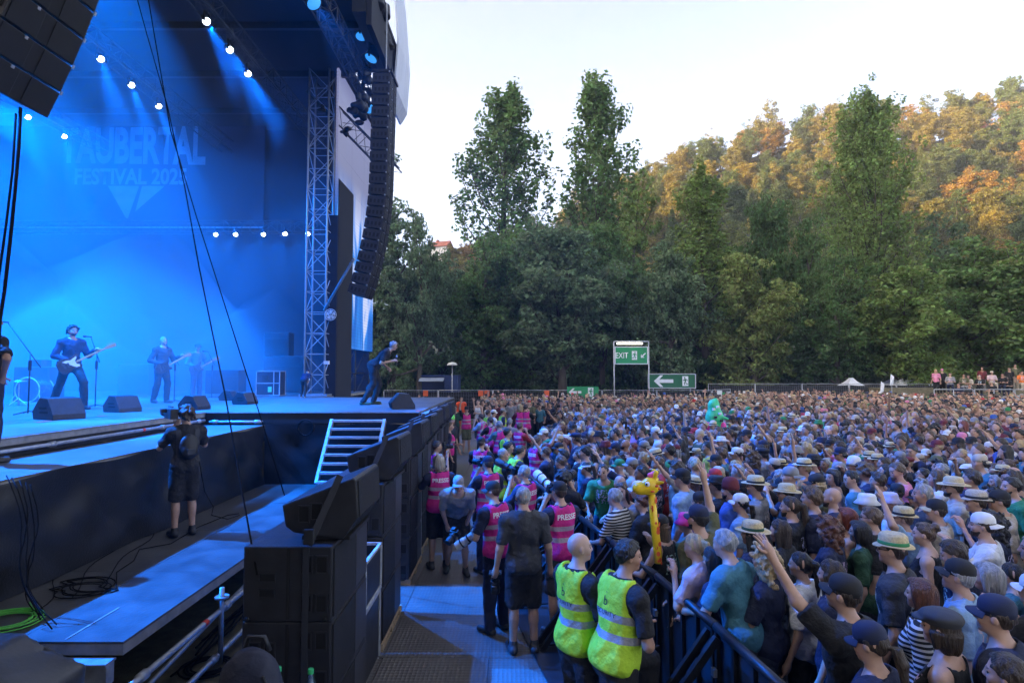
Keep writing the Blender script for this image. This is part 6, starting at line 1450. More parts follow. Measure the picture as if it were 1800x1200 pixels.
def at_head(px, py, pose, scale, rz=None, ref=None):
    """ground position of a standing person whose head top is at the pixel"""
    J = JC.setdefault(tuple(sorted(pose.items())), make_pose(**pose)); top = J['head'] + J['HR'] @ np.array([-.01, 0, .112])
    g = G(px, py, top[2] * scale); r = face(g.x, g.y) if rz is None else rz
    c, s = math.cos(r), math.sin(r); return Vector((g.x - scale * (c * top[0] - s * top[1]), g.y - scale * (s * top[0] + c * top[1]), 0)), r
TAKEN = []
def strap(o, J, pts, w=.022, mt=None, front=False, name='harness'):
    """ribbon laid on the back of the shirt"""
    v = bpy.data.objects[o['shirt_obj']].data; bvh = BVHTree.FromPolygons([x.co for x in v.vertices], [tuple(p.vertices) for p in v.polygons]); R = J['TR']
    m = MB(); C = Vector(J['chest']); sg = -1 if not front else 1; rows = []
    P2 = []
    for i in range(len(pts) - 1):
        for t in np.linspace(0, 1, 7)[: 7 if i == len(pts) - 2 else 6]: P2.append((pts[i][0] * (1 - t) + pts[i + 1][0] * t, pts[i][1] * (1 - t) + pts[i + 1][1] * t))
    for i, (y, z) in enumerate(P2):
        a, b = P2[max(0, i - 1)], P2[min(len(P2) - 1, i + 1)]; d = Vector((b[0] - a[0], b[1] - a[1])).normalized(); nx, nz = -d.y, d.x; row = []
        for s in (-1, 1):
            yy, zz = y + nx * s * w, z + nz * s * w; lp = C + Vector(R @ np.array([sg * .6, yy, zz])); dr = Vector(R @ np.array([-sg * 1., 0, 0])); h, _, _, _ = bvh.ray_cast(lp, dr, 1.2)
            row.append((h - dr * .008) if h is not None else lp + dr * .52)
        rows.append(row)
    sheet(m, rows, .003); return m.build(name, mt or M_strap, o, smooth=True)

# ---------------- cameras
cam_body = MB().box(-.03, .03, -.07, .07, -.05, .045).box(-.035, .02, -.035, .035, .046, .085).mesh('body', M_black, bevel=.008)
def photo_camera(loc, d, label, lens='black', L_=.20, r=.042):
    d = Vector(d).normalized(); e = empty('photo_camera', loc, label, 'camera'); R = d.to_track_quat('X', 'Z').to_matrix().to_4x4()
    b = link('body', cam_body, e); b.matrix_local = R
    m = MB().tube([(.03, 0, 0), (.05, 0, 0), (.05, 0, 0.0001), (L_ * .55, 0, 0), (L_ * .6, 0, 0), (L_ * .95, 0, 0), (L_, 0, 0)], [r * .8, r * .8, r * .92, r * .92, r * 1.1, r * 1.15, r * 1.15], 16)
    l = link('lens', m.mesh('lens', mat('lens_white', (.62, .62, .60), .4, var=.05) if lens == 'white' else M_black, smooth=False), e); l.matrix_local = R
    for t in (.35, .7): q = MB().tube([(L_ * t, 0, 0), (L_ * t + .018, 0, 0)], r * 1.2, 16).build('focus_ring', M_frame, e); q.matrix_local = R
    h = MB().tube([(L_ - .004, 0, 0), (L_ + .001, 0, 0)], r * .95, 16).build('front_glass', M_hole, e); h.matrix_local = R
    return e
def world_pt(o, p): return Vector(o.location) + Matrix.Rotation(o.rotation_euler.z, 3, 'Z') @ (Vector(p) * o.scale.z)
def cam_at_eye(o, J, label, lens='black', L_=.2, r=.042, down=0.0):
    mid = (J['wrL'] + J['wrR']) / 2; d = J['HR'] @ np.array([1., 0, -down]); p = J['head'] + J['HR'] @ np.array([.145, 0, -.005])
    return photo_camera(world_pt(o, p), Matrix.Rotation(o.rotation_euler.z, 3, 'Z') @ Vector(d), label, lens, L_, r)

PRESS = ((.62, .02, .22), 'pink', [('PRESSE', .085, .085, .0025)]); PRESS0 = ((.62, .02, .22), 'pink', None)
SECV = ((.55, .85, .02), 'yellow', [('SECURITY', -.03, .045, 0), ('b', .045, .09, 0), ('o', .105, .03, 0)]); SEC0 = ((.55, .85, .02), 'yellow', None)
PRINTED = [('.. ', 0, 0, 0)]
def staff(px, py, pose, label, H=1.78, rz=None, lod=1, z=0.0, **kw):
    loc, r = at_head(px, py, pose, H / 1.76, rz)
    if z: # standing on something of height z
        J = JC[tuple(sorted(pose.items()))]; top = J['head'] + J['HR'] @ np.array([-.01, 0, .112]); sc_ = H / 1.76; g = G(px, py, top[2] * sc_ + z); c, s = math.cos(r), math.sin(r)
        loc = Vector((g.x - sc_ * (c * top[0] - s * top[1]), g.y - sc_ * (s * top[0] + c * top[1]), z))
    loc.z += .004 if z else .04
    TAKEN.append((loc.x, loc.y)); return person(loc, r, pose, label, scale=H / 1.76, lod=lod, plain=True, **kw)
D90 = math.pi / 2
W = WORDS; HR_ = HAIRC
# ---- security men at the front
o, J = staff(1017, 945, dict(L='cross', R='cross', yaw=-.3), 'bald security man in yellow vest standing with folded arms in the pit', 1.80, .55, 0, hair=None, sc=W['black'], vest=SECV, tc=W['black'], shoes=True, skin=(.50, .32, .25))
o, J = staff(1104, 957, dict(L='knee', R='cross', legs='step', lean=.16, yaw=-.35, belly=.2), 'dark haired security man in yellow vest with one foot up at the barrier', 1.84, .50, 0, hair='short', hc=HR_['black'], sc=W['black'], vest=SECV, tc=W['black'], shoes=True, skin=(.36, .20, .13), wide=1.0)
# ---- the press in the pit, near to far
o, J = staff(920, 862, dict(L='down', R='down', belly=.45), 'grey haired photographer in grey polo shirt and shorts seen from behind', 1.80, D90 + .12, 0, hair='buzz', hc=HR_['grey'], sc=W['charcoal'], trousers='shorts', tc=W['black'], shoes=True, shc=W['charcoal'], wide=1.05)
strap(o, J, [(-.13, .16), (-.05, .02), (-.10, -.22)], .026); strap(o, J, [(.13, .16), (.05, .02), (.10, -.22)], .026); strap(o, J, [(-.06, .02), (.06, .02)], .02)
photo_camera(world_pt(o, (.10, .30, .80)), (0, .2, -1), 'black camera hanging at the left hip of the grey haired photographer', 'black', .22, .045)
o, J = staff(985, 853, dict(L='camera', R='camera', pitch=-.12), 'press photographer in pink vest and black cap aiming a long white lens', 1.78, D90 + .55, 0, hair='short', hat='cap', hatc=W['black'], sc=W['navy'], vest=PRESS, trousers='shorts', tc=W['charcoal'], shoes=True)
cam_at_eye(o, J, 'camera with long white lens raised by the photographer in the black cap', 'white', .36, .05, -.25); strap(o, J, [(-.10, .17), (.10, -.16)], .018, name='camera_strap') if False else None
o, J = staff(866, 852, dict(L='cameralow', R='cameralow', yaw=.5, lean=.1), 'press photographer in pink vest and black cap holding a white lens low', 1.76, D90 + .75, 0, hair='short', hat='cap', hatc=W['black'], sc=W['navy'], vest=PRESS, tc=W['navy'], shoes=True, glasses=True)
photo_camera(world_pt(o, (.34, .05, 1.10)), Matrix.Rotation(o.rotation_euler.z, 3, 'Z') @ Vector((.5, .45, -.5)), 'camera with white telephoto lens held low by the pink vested photographer', 'white', .30, .05)
o, J = staff(806, 842, dict(L='reachdown', R='reachdown', lean=.85, legs='bend', bow=-.25), 'crouching photographer in grey cap and grey tee facing the camera', 1.80, -D90 + .15, 0, hair='short', hat='cap', hatc=W['grey'], sc=W['grey'], vest=None, trousers='shorts', tc=W['black'], shoes=True)
photo_camera(world_pt(o, (.62, -.05, .78)), (-.4, -.6, -.5), 'black camera in the hands of the crouching photographer', 'black', .2, .045)
o, J = staff(772, 803, dict(L='camera', R='camera', belly=.2), 'long haired press photographer in pink vest and black shorts beside the speaker stacks', 1.78, D90 + .3, 0, hair='bob', hc=(.30, .26, .2), sc=W['navy'], vest=PRESS, trousers='shorts', tc=W['black'], shoes=True, skin=(.38, .23, .16))
cam_at_eye(o, J, 'small camera at the eye of the long haired press photographer', 'black', .16)
o, J = staff(768, 778, dict(L='camera', R='camera'), 'dark haired photographer behind the long haired one, shooting to the right', 1.74, .35, 1, hair='short', hc=HR_['dark brown'], sc=W['navy'], tc=W['black'], shoes=True, vest=PRESS0)
cam_at_eye(o, J, 'black camera of the photographer shooting to the right', 'black', .17)
o, J = staff(858, 806, dict(L='camera', R='camera', yaw=.2), 'press photographer in pink vest and navy cap in the middle of the pit', 1.78, D90 + .5, 0, hair='short', hat='cap', hatc=W['navy'], sc=W['navy'], vest=PRESS, tc=W['navy'], shoes=True)
cam_at_eye(o, J, 'black camera of the photographer in the navy cap', 'black', .2)
o, J = staff(923, 822, dict(L='camera', R='camera', pitch=-.1), 'bald press photographer in pink vest aiming a big black telephoto left', 1.76, D90 + .9, 0, hair='buzz', hc=HR_['grey'], sc=W['navy'], vest=PRESS, tc=W['charcoal'], shoes=True)
cam_at_eye(o, J, 'big black telephoto camera pointed left over the pit', 'black', .38, .05, -.18)
o, J = staff(990, 832, dict(L='phone', R='camera'), 'dark haired camera operator in black at the barrier', 1.70, D90 - .4, 1, hair='messy', hc=HR_['black'], sc=W['black'], tc=W['black'], shoes=True)
cam_at_eye(o, J, 'video camera on the shoulder of the operator in black', 'black', .3, .06)
o, J = staff(846, 772, dict(L='camera', R='camera', yaw=-.2), 'press photographer in pink vest with big dark bag in the pit', 1.76, D90 - .3, 1, hair='short', hat='cap', hatc=W['black'], sc=W['black'], vest=PRESS, tc=W['black'], shoes=True)
o, J = staff(892, 755, dict(L='cross', R='cross', yaw=-.4), 'security man in yellow vest with dark hair, the further of two', 1.80, .7, 1, hair='short', hc=HR_['black'], sc=W['navy'], vest=SEC0, tc=W['black'], shoes=True)
o, J = staff(893, 779, dict(yaw=-.4), 'security man in yellow vest with dark hair, the nearer of two', 1.78, .6, 1, hair='short', hc=HR_['black'], sc=W['black'], vest=SEC0, tc=W['black'], shoes=True)
o, J = staff(884, 792, dict(yaw=-.6, L='cross', R='cross'), 'grey haired security man in yellow vest looking right', 1.74, .5, 1, hair='buzz', hc=HR_['grey'], sc=W['black'], vest=SEC0, tc=W['black'], shoes=True)
o, J = staff(916, 786, dict(L='rail', R='rail', lean=.35), 'security man in yellow vest bending towards the barrier', 1.80, .5, 1, hair='short', hc=HR_['dark brown'], sc=W['black'], vest=SECV, tc=W['black'], shoes=True)
o, J = staff(944, 768, dict(L='camera', R='upfwd'), 'press photographer in pink vest raising a camera over the barrier', 1.80, .6, 1, hair='short', hc=HR_['brown'], sc=W['maroon'], vest=PRESS, tc=W['charcoal'], shoes=True, skin=(.33, .19, .13))
o, J = staff(914, 745, dict(L='camera', R='camera'), 'press photographer in pink vest over red and white shirt', 1.74, .9, 1, hair='short', hc=HR_['brown'], sc=W['red'], vest=PRESS, tc=W['black'])
far = [(820, 716, dict(L='up', R='up'), 'man in pink press vest and shorts holding a phone overhead', dict(vest=PRESS0, sc=W['black'], trousers='shorts', tc=W['olive'], hat='cap', hatc=W['black'], rz=-D90 + .3)),
 (790, 744, dict(fem=True, L='cameralow', R='down'), 'woman in pink press vest beside the last speaker stacks', dict(vest=PRESS0, sc=W['navy'], trousers='shorts', tc=W['black'], hair='pony', hc=HR_['brown'], rz=.2)),
 (793, 733, dict(), 'person with bright green cap next to the woman in the pink vest', dict(sc=W['black'], hat='beanie', hatc=(.2, .7, .1), rz=-.6, H=1.9)), (800, 714, dict(), 'man in dark green shirt walking in the pit', dict(sc=W['dark green'], hair='short', rz=-D90)),
 (846, 729, dict(L='camera', R='camera'), 'photographer in white shirt and pink vest aiming left', dict(sc=W['light blue'], vest=PRESS0, rz=2.6)), (862, 735, dict(L='camera', R='camera', yaw=.2), 'photographer in pink vest with raised camera in the pit centre', dict(sc=W['black'], vest=PRESS0, rz=2.4)),
 (858, 722, dict(), 'security man in yellow vest behind the photographers', dict(sc=W['black'], vest=SEC0, rz=.5)), (868, 722, dict(L='cross', R='cross'), 'security man in yellow vest and white cap', dict(sc=W['white'], vest=SEC0, hat='cap', hatc=W['white'], rz=.4)),
 (884, 720, dict(), 'man in yellow vest and grey cap further down the pit', dict(sc=W['navy'], vest=SEC0, hat='cap', hatc=W['grey'], rz=.3)), (878, 742, dict(L='camera', R='camera'), 'photographer in teal shirt between the pink vests', dict(sc=W['teal'], vest=PRESS0, rz=2.2, hair='short', hc=HR_['grey'])),
 (896, 737, dict(yaw=.4), 'grey haired man in grey shirt in the pit', dict(sc=W['grey'], hair='buzz', hc=HR_['grey'], rz=1.2)), (914, 712, dict(L='camera', R='up', fem=True), 'woman in pink press vest standing raised above the others', dict(sc=W['maroon'], vest=PRESS0, rz=1.9, hair='bob', hc=HR_['blonde'], H=1.9)),
 (924, 712, dict(L='phone', R='camera'), 'man in pink press vest standing raised beside the woman', dict(sc=W['black'], vest=PRESS0, rz=1.4, H=1.9))]
for px, py, ps, lb, kw in far:
    staff(px, py, ps, lb, kw.pop('H', 1.78), kw.pop('rz'), 2, **{'tc': W['black'], **kw})
ORG = (.85, .10, .02)
row = [(745, 697, 'paramedic in orange jacket nearest the stage', dict(sc=ORG, tc=ORG, shirt='jacket')), (771, 690, 'paramedic in red and white jacket with dark cap at the fence', dict(sc=(.75, .05, .03), tc=ORG, shirt='jacket', hat='cap', hatc=W['navy'])), (789, 696, 'person in white top at the fence beside the paramedics', dict(sc=W['white'], tc=W['grey'], hair='long')),
 (811, 699, 'paramedic in full orange suit standing apart', dict(sc=ORG, tc=ORG, shirt='jacket')), (837, 690, 'man in white polo and bright orange trousers with folded arms', dict(sc=W['white'], tc=(.9, .12, .01), pose=dict(L='cross', R='cross'))), (861, 690, 'long haired person in dark blue jacket at the fence', dict(sc=W['navy'], hair='long', shirt='jacket')), (876, 688, 'bald man in white tee at the fence', dict(sc=W['white'], hair=None)),
 (874, 696, 'person in yellow vest before the bald man in white', dict(sc=W['grey'], vest=SEC0)), (737, 694, 'man in grey tee at the stage end of the fence', dict(sc=W['grey'])), (684, 688, 'man in black tee and cap behind the floor monitor', dict(sc=W['black'], hat='cap', hatc=W['black'])), (700, 690, 'man in dark shirt behind the floor monitor', dict(sc=W['charcoal']))]
for px, py, lb, kw in row:
    ps = kw.pop('pose', {}); staff(px, py, ps, lb, 1.78, -D90 + rnd.uniform(-.7, .3), 2, **{'tc': W['black'], **kw})

# ---- on stage
def on_stage(px, py, pose, label, rz, z=DZ, H=1.80, lod=0, **kw):
    g = G(px, py, z); o, J = person((g.x, g.y, z + .003), rz, pose, label, scale=H / 1.76, lod=lod, plain=True, **kw); return o, J
o, J = on_stage(655, 711, dict(R='mic', L='cameralow', lean=.78, legs='bend', bow=-.05), 'singer in dark short sleeved shirt bending forward with a microphone on the thrust', .12, hair='short', hc=HR_['grey'], sc=W['black'], tc=W['black'], shoes=True, shc=(.03, .05, .02), H=1.84)
d = (J['wrR'] - J['elR']); d /= np.linalg.norm(d); hp = J['wrR'] + d * .10; mth = J['head'] + J['HR'] @ np.array([.13, 0, -.07]); q0, q1 = world_pt(o, hp), world_pt(o, mth)
e = empty('microphone', q0, 'handheld microphone at the mouth of the singer', 'microphone'); dv = (q1 - q0).normalized(); MB().tube([-dv * .12, dv * .07], .016, 8).build('handle', M_frame, e, smooth=True); MB().tube([dv * .07, dv * .085, dv * .115, dv * .13], [.018, .028, .028, .012], 10).build('grille', M_steel, e, smooth=True)
def guitar(o, J, label, body_col, scale=1.0, guard=True, long=1.0):
    a, b = world_pt(o, J['wrR'] + np.array([.10, .03, -.06])), world_pt(o, J['wrL'] + np.array([.10, .16, .06])); e = empty('guitar', a, label, 'guitar')
    x = (b - a).normalized(); fwd = Matrix.Rotation(o.rotation_euler.z, 3, 'Z') @ Vector((1, 0, 0)); n = (fwd - x * fwd.dot(x)).normalized(); y = n.cross(x)
    R = Matrix((x, y, n)).transposed().to_4x4()
    out = [(-.28, .10), (-.22, .17), (-.10, .165), (.0, .125), (.10, .15), (.19, .17), (.17, .11), (.10, .06), (.10, -.05), (.16, -.10), (.14, -.16), (.05, -.14), (-.03, -.12), (-.12, -.16), (-.24, -.15), (-.29, -.04)]
    out = [(p * scale, q * scale) for p, q in out]
    b_ = MB().prism(out[::-1], 'z', -.02, .022).build('guitar_body', mat('lacquer_' + label[:6], body_col, .25, var=.05), e, bevel=.006); b_.matrix_local = R
    if guard: g_ = MB().prism([(p * .72, q * .72 - .01) for p, q in out[1:12]][::-1], 'z', .023, .026).build('pickguard', M_white, e); g_.matrix_local = R
    k = MB().box(.08, .66 * long, -.019, .019, .012, .034).build('neck', mat('maple', (.42, .28, .14), .4), e); k.matrix_local = R
    h = MB().prism([(.66 * long, -.03), (.84 * long, -.06), (.86 * long, .02), (.66 * long, .03)][::1], 'z', .010, .03).build('headstock', MATS['maple'], e); h.matrix_local = R
    t = MB()
    for i in range(4): t.tube([((.70 + .04 * i) * long, .03, .02), ((.70 + .04 * i) * long, .075, .02)], .008, 5)
    t = t.build('tuning_pegs', M_alu, e, kind='stuff'); t.matrix_local = R
    pk = MB().box(-.10, -.06, -.05, .05, .027, .034).box(-.18, -.14, -.05, .05, .027, .034).build('pickups', M_frame, e, kind='stuff'); pk.matrix_local = R
    return e
o, J = on_stage(122, 719, dict(L='guitarneck', R='guitarbody', legs='wide', pitch=-.1, twist=.0), 'dark haired bass player in dark shirt with wide stance on stage', -.55, hair='messy', hc=HR_['black'], sc=W['navy'], shirt='long', tc=W['black'], shoes=True, beard=True, H=1.88)
guitar(o, J, 'bass guitar with white pickguard slung on the bass player', (.015, .015, .02), 1.0, True, 1.12); strap(o, J, [(.14, .14), (-.14, -.15)], .025, name='guitar_strap')
o, J = on_stage(283, 708, dict(L='guitarneck', R='guitarbody', legs='stride', pitch=-.1), 'short haired guitarist in dark shirt at the second microphone', -.45, hair='short', hc=HR_['grey'], sc=W['charcoal'], shirt='long', tc=W['black'], shoes=True, H=1.80)
guitar(o, J, 'dark guitar of the guitarist at the second microphone', (.01, .01, .012), .9, False, .9)
o, J = on_stage(344, 699, dict(L='guitarneck', R='guitarbody', legs='stand', bow=.2), 'guitarist in green cap and blue shirt at the back', -.6, hair='short', hat='flatcap', hatc=W['dark green'], sc=W['teal'], shirt='long', tc=W['navy'], H=1.76)
guitar(o, J, 'black guitar of the guitarist in the cap', (.012, .012, .012), .95, False, .9)
o, J = on_stage(322, 941, dict(L='camera', R='camera', legs='stand', yaw=.1), 'cameraman in black tee and shorts seen from behind on the lower deck', D90 + .75, .84, 1.80, hair='messy', hc=HR_['dark brown'], sc=W['black'], trousers='shorts', tc=W['black'], shoes=True, shc=W['black'])
strap(o, J, [(-.12, .16), (-.10, -.2)], .03); strap(o, J, [(.12, .16), (.10, -.2)], .03)
p = world_pt(o, (-.17, 0, 1.22)); f = Field(np.array([-.3, -.3, -.4]), np.array([.3, .3, .4]), None, .01, .016); f.ell((0, 0, 0), (.07, .13, .18), .03); f.ell((-.05, 0, -.06), (.05, .1, .1), .03); V, Q = f.nets()
e = empty('camera_pack', p, 'black camera backpack worn by the cameraman', 'backpack', None, o.rotation_euler.z); link('bag', np_mesh('bag', V, Q, [M_black]), e); MB().box(-.11, -.09, -.05, .05, -.1, -.02).build('battery', M_frame, e, bevel=.005)
q = world_pt(o, (.16, .16, 1.66)); dv = Matrix.Rotation(o.rotation_euler.z, 3, 'Z') @ Vector((1, 0, 0)); e = empty('video_camera', q, 'broadcast video camera on the shoulder of the cameraman', 'camera', None, o.rotation_euler.z)
MB().box(-.2, .14, -.05, .05, -.07, .07).build('body', M_black, e, bevel=.012); MB().tube([(.14, 0, 0), (.26, 0, 0), (.27, 0, 0), (.36, 0, 0)], [.045, .045, .055, .055], 14).build('lens', M_black, e); MB().box(.0, .08, .051, .12, .02, .07).build('viewfinder', M_black, e, bevel=.006); MB().box(-.1, .1, -.012, .012, .09, .105).build('top_handle', M_black, e)
cable([world_pt(o, (-.1, -.15, 1.0)), world_pt(o, (-.2, -.2, .6)), G(375, 890, .86), G(372, 905, .86), G(400, 912, .86), G(421, 905, .86)], .006, 'thin cable trailing from the cameraman to the deck')
g = G(-30, 815, 2.03); o, J = person((g.x, g.y, 2.034), D90 - .25, dict(R='akimbo', L='down', belly=.25, yaw=-.4), 'stagehand in black with hand on hip at the left picture edge', scale=1.04, lod=0, sc=W['black'], tc=W['navy'], hair='short', shoes=True, skin=(.34, .19, .13))
g = G(535, 699, DZ); o, J = person((g.x, 19.6, DZ + .003), D90, dict(lean=1.0, L='reachdown', R='reachdown', legs='bend'), 'technician in dark blue bending at the foot of the truss tower', scale=.62, lod=2, sc=W['navy'], tc=W['black'], hair=None, hat='beanie', hatc=W['navy'])

# ---------------- hand placed people at the front of the crowd
def C(px, py, label, hair='short', hc='dark brown', sc='black', hat=None, hatc='black', H=1.74, rz=None, shirt='tee', bandc=None, skin=0, pose=None, **kw):
    pose = dict(pose or {}); loc, r = at_head(px, py, pose, H / 1.76, rz)
    bx = bar_x(loc.y) + (.17 if 'rail' in pose.values() else .30)
    if loc.x < bx and not kw.pop('free', False): loc.x = bx
    kw.pop('free', None)
    TAKEN.append((loc.x, loc.y)); return person(loc, r, pose, label, group='front of the crowd', hair=hair, hc=HAIRC[hc], sc=W[sc], hat=hat, hatc=W[hatc], scale=H / 1.76, shirt=shirt, bandc=W[bandc] if bandc else None, skin=SKINS[skin], lod=0 if loc.y < 7 else 1, tc=rnd.choice([(.02, .025, .04), (.05, .06, .09), (.015, .015, .018)]), **kw)
FE = dict(fem=True); FR = dict(fem=True, L='rail', R='rail', lean=.22); MR = dict(L='rail', R='rail', lean=.2); FC = dict(fem=True, L='cross', R='cross'); FRC = dict(fem=True, L='chin', R='rail', lean=.2)
C(1219, 938, 'blonde woman with ponytail in pale pink tee leaning on the barrier', 'pony', 'blonde', 'pale pink', H=1.70, pose=FRC)
C(1273, 930, 'grey haired man in teal tee leaning both forearms on the barrier', 'short', 'grey', 'teal', H=1.82, pose=MR)
C(1252, 962, 'dark haired woman squeezed between the pink and teal tees', 'long', 'black', 'navy', H=1.62, pose=FR)
C(1345, 962, 'woman with wavy blonde hair in dark navy tee with folded arms', 'curly', 'blonde', 'navy', H=1.68, pose=FC)
C(1488, 1012, 'man in black cap and black tee raising one arm with a watch', 'buzz', 'dark brown', 'black', 'cap', 'black', 1.84, pose=dict(L='upfwd', R='down', pitch=-.1))
C(1323, 918, 'dark long haired person in straw hat with green band behind the teal tee', 'long', 'black', 'navy', 'straw', 'straw', 1.72, bandc='dark green', pose=FE)
C(1462, 985, 'brown haired woman with sunglasses pushed up, behind the raised arm', 'long', 'dark brown', 'navy', H=1.68, pose=FE, skin=2)
C(1408, 970, 'woman with dark braided hair in white top', 'pony', 'black', 'white', H=1.64, pose=FE)
C(1500, 1094, 'person in dark cap with ponytail close to the lower edge', 'pony', 'dark brown', 'navy', 'cap', 'navy', 1.70, pose=dict(fem=True, pitch=.2))
C(1655, 1070, 'person in big grey blue flat cap with low bun', 'bob', 'dark brown', 'black', 'flatcap', 'charcoal', 1.72, shirt='tank', pose=FE)
o1s, J = C(1620, 1018, 'auburn haired woman in black and white striped top', 'bob', 'auburn', 'beige', H=1.66, pose=FE)
C(1752, 1048, 'man in navy cap at the right edge, face turned left', 'buzz', 'dark brown', 'navy', 'cap', 'navy', 1.80)
C(1772, 1150, 'dark haired head at the very lower right corner', 'short', 'dark brown', 'black', H=1.68)
C(1690, 985, 'older man in black cap looking up to the stage in blue shirt', 'short', 'grey', 'light blue', 'cap', 'black', 1.78, pose=dict(pitch=-.12))
C(1738, 990, 'woman with short silver hair behind the older man in black cap', 'bob', 'grey', 'blue', H=1.66, pose=FE)
C(1570, 940, 'man in straw hat with wide green band and glasses in dark football shirt', 'buzz', 'dark brown', 'charcoal', 'fedora', 'straw', 1.84, bandc='green', glasses=True)
C(1668, 948, 'dark haired man in navy tee with bowed head', 'short', 'dark brown', 'navy', H=1.76, pose=dict(bow=.35))
C(1625, 918, 'woman with patterned headband in black tank top', 'bun', 'brown', 'black', H=1.70, shirt='tank', pose=FE, skin=2)
C(1728, 902, 'man in white cap worn backwards with beard and white tee', 'short', 'dark brown', 'white', 'capback', 'white', 1.80, beard=True, pose=dict(L='clap', R='clap'))
C(1457, 912, 'person with big curly auburn hair behind the raised hand', 'curly', 'auburn', 'navy', H=1.70, pose=FE)
C(1512, 916, 'woman with black bob hair in dark green tee', 'bob', 'black', 'dark green', H=1.66, pose=FE)
C(1372, 914, 'person with long dark straight hair in black', 'long', 'dark brown', 'black', H=1.70, pose=FE)
C(1490, 893, 'woman with red hair and bare shoulders', 'bob', 'red', 'red', H=1.68, shirt='tank', pose=FE, skin=2)
C(1532, 890, 'man with glasses and brown hair looking left', 'short', 'brown', 'black', H=1.78, glasses=True, beard=True)
C(1565, 864, 'smiling woman in lavender bucket hat and white halter top', 'long', 'brown', 'white', 'bucket', 'lavender', 1.68, -1.9, shirt='tank', pose=FC, skin=2)
C(1524, 866, 'person in white bucket hat beside the lavender one', 'short', 'brown', 'navy', 'bucket', 'white', 1.72)
C(1716, 864, 'man in panama hat with black band', 'short', 'dark brown', 'charcoal', 'fedora', 'beige', 1.80, bandc='black')
C(1676, 840, 'bearded man in wide straw hat and brown vest', 'short', 'dark brown', 'beige', 'straw', 'straw', 1.84, bandc='beige', beard=True)
C(1757, 862, 'man in black cap and beige tee near the right edge', 'short', 'black', 'beige', 'cap', 'black', 1.82)
C(1646, 878, 'man in black cap with tan brim worn backwards', 'buzz', 'dark brown', 'beige', 'cap', 'black', 1.78, bandc='straw')
C(1588, 893, 'person in small straw hat with dark band raising an arm', 'short', 'brown', 'light blue', 'fedora', 'straw', 1.70, bandc='black', pose=dict(L='upbent', R='down'))
C(1778, 838, 'bearded man in bright green tee at the right edge', 'short', 'black', 'green', None, H=1.84, beard=True, rz=2.9)
C(1390, 872, 'bearded man with slicked brown ponytail', 'pony', 'dark brown', 'black', H=1.80, beard=True)
C(1428, 856, 'tall brown haired man in navy tee', 'side', 'brown', 'navy', H=1.88)
C(1463, 857, 'bald bearded man in black tee', None, 'dark brown', 'navy', H=1.80, beard=True)
C(1383, 852, 'person in wide frayed straw hat tilted back', 'short', 'dark brown', 'charcoal', 'straw', 'straw', 1.76, bandc='straw')
C(1328, 838, 'man in straw hat with dark band and printed grey tee', 'short', 'dark brown', 'grey', 'straw', 'straw', 1.82, bandc='black')
C(1302, 868, 'woman with grey braids under a pale clear cap', 'pony', 'black', 'light blue', 'cap', 'white', 1.70, pose=FE)
C(1284, 845, 'bearded man in maroon beanie and blue striped jacket', 'short', 'dark brown', 'blue', 'beanie', 'maroon', 1.80, beard=True, shirt='jacket')
C(1260, 838, 'person in wide black hat behind the maroon beanie', 'short', 'black', 'black', 'cowboy', 'black', 1.78, bandc='black')
C(1232, 865, 'person in black cap worn backwards and purple tee', 'bob', 'dark brown', 'purple', 'capback', 'black', 1.76)
C(1208, 900, 'woman in hot pink patterned bucket hat and teal top', 'short', 'brown', 'teal', 'bucket', 'hot pink', 1.66, pose=FE, skin=2)
C(1200, 824, 'man in black cap and pale blue tee, taller than his neighbours', 'short', 'black', 'light blue', 'cap', 'black', 1.90)
C(1093, 848, 'brown haired woman in green tank top facing the camera at the barrier', 'long', 'brown', 'dark green', H=1.68, shirt='tank', rz=-2.2, pose=FR, skin=2)
C(1127, 867, 'person with reddish tied hair in black hooded jacket at the barrier', 'bun', 'auburn', 'black', H=1.68, shirt='jacket', pose=FR)
C(1060, 815, 'man in green and yellow jersey looking at the camera', 'buzz', 'dark brown', 'green', H=1.78, rz=-2.0, pose=MR)
C(1030, 812, 'woman in white sun visor and black tee at the barrier', 'pony', 'dark brown', 'navy', 'visor', 'white', 1.68, pose=FR)
C(1123, 846, 'man in white cap behind the woman in the green top', 'short', 'brown', 'grey', 'cap', 'white', 1.76)
C(1160, 905, 'woman in black vest top holding the inflatable giraffe', 'long', 'brown', 'black', 'cap', 'black', 1.66, shirt='tank', pose=dict(fem=True, R='chin', L='rail', lean=.1))
o2, J = C(1080, 858, 'man in striped tee leaning on the barrier', 'short', 'grey', 'charcoal', H=1.72, pose=MR)
C(985, 800, 'man in navy tee leaning over the barrier', 'short', 'brown', 'navy', H=1.78, pose=MR)
C(960, 785, 'person reaching an arm over the barrier', 'short', 'brown', 'navy', H=1.74, pose=dict(R='upfwd', L='rail'))
C(1245, 775, 'man in yellow patterned shirt with dark hair', 'short', 'black', 'yellow', H=1.86)
C(1130, 752, 'person in dark green bucket hat in the crowd', 'short', 'dark brown', 'black', 'bucket', 'dark green', 1.78)
C(1152, 752, 'person in bright orange bucket hat', 'short', 'brown', 'navy', 'bucket', 'orange', 1.76)
C(1268, 768, 'person in white brimmed hat', 'short', 'grey', 'grey', 'straw', 'white', 1.74, bandc='white')
C(1430, 800, 'person in dark wide hat beside the straw hats', 'short', 'black', 'charcoal', 'cowboy', 'black', 1.80, bandc='black')
C(1770, 770, 'person in bright blue cap near the right edge', 'short', 'brown', 'white', 'cap', 'blue', 1.76)

for q in (o1s, o2):
    c = bpy.data.objects[q['shirt_obj']]; c.data = c.data.copy(); c.data.materials[0] = M_stripe
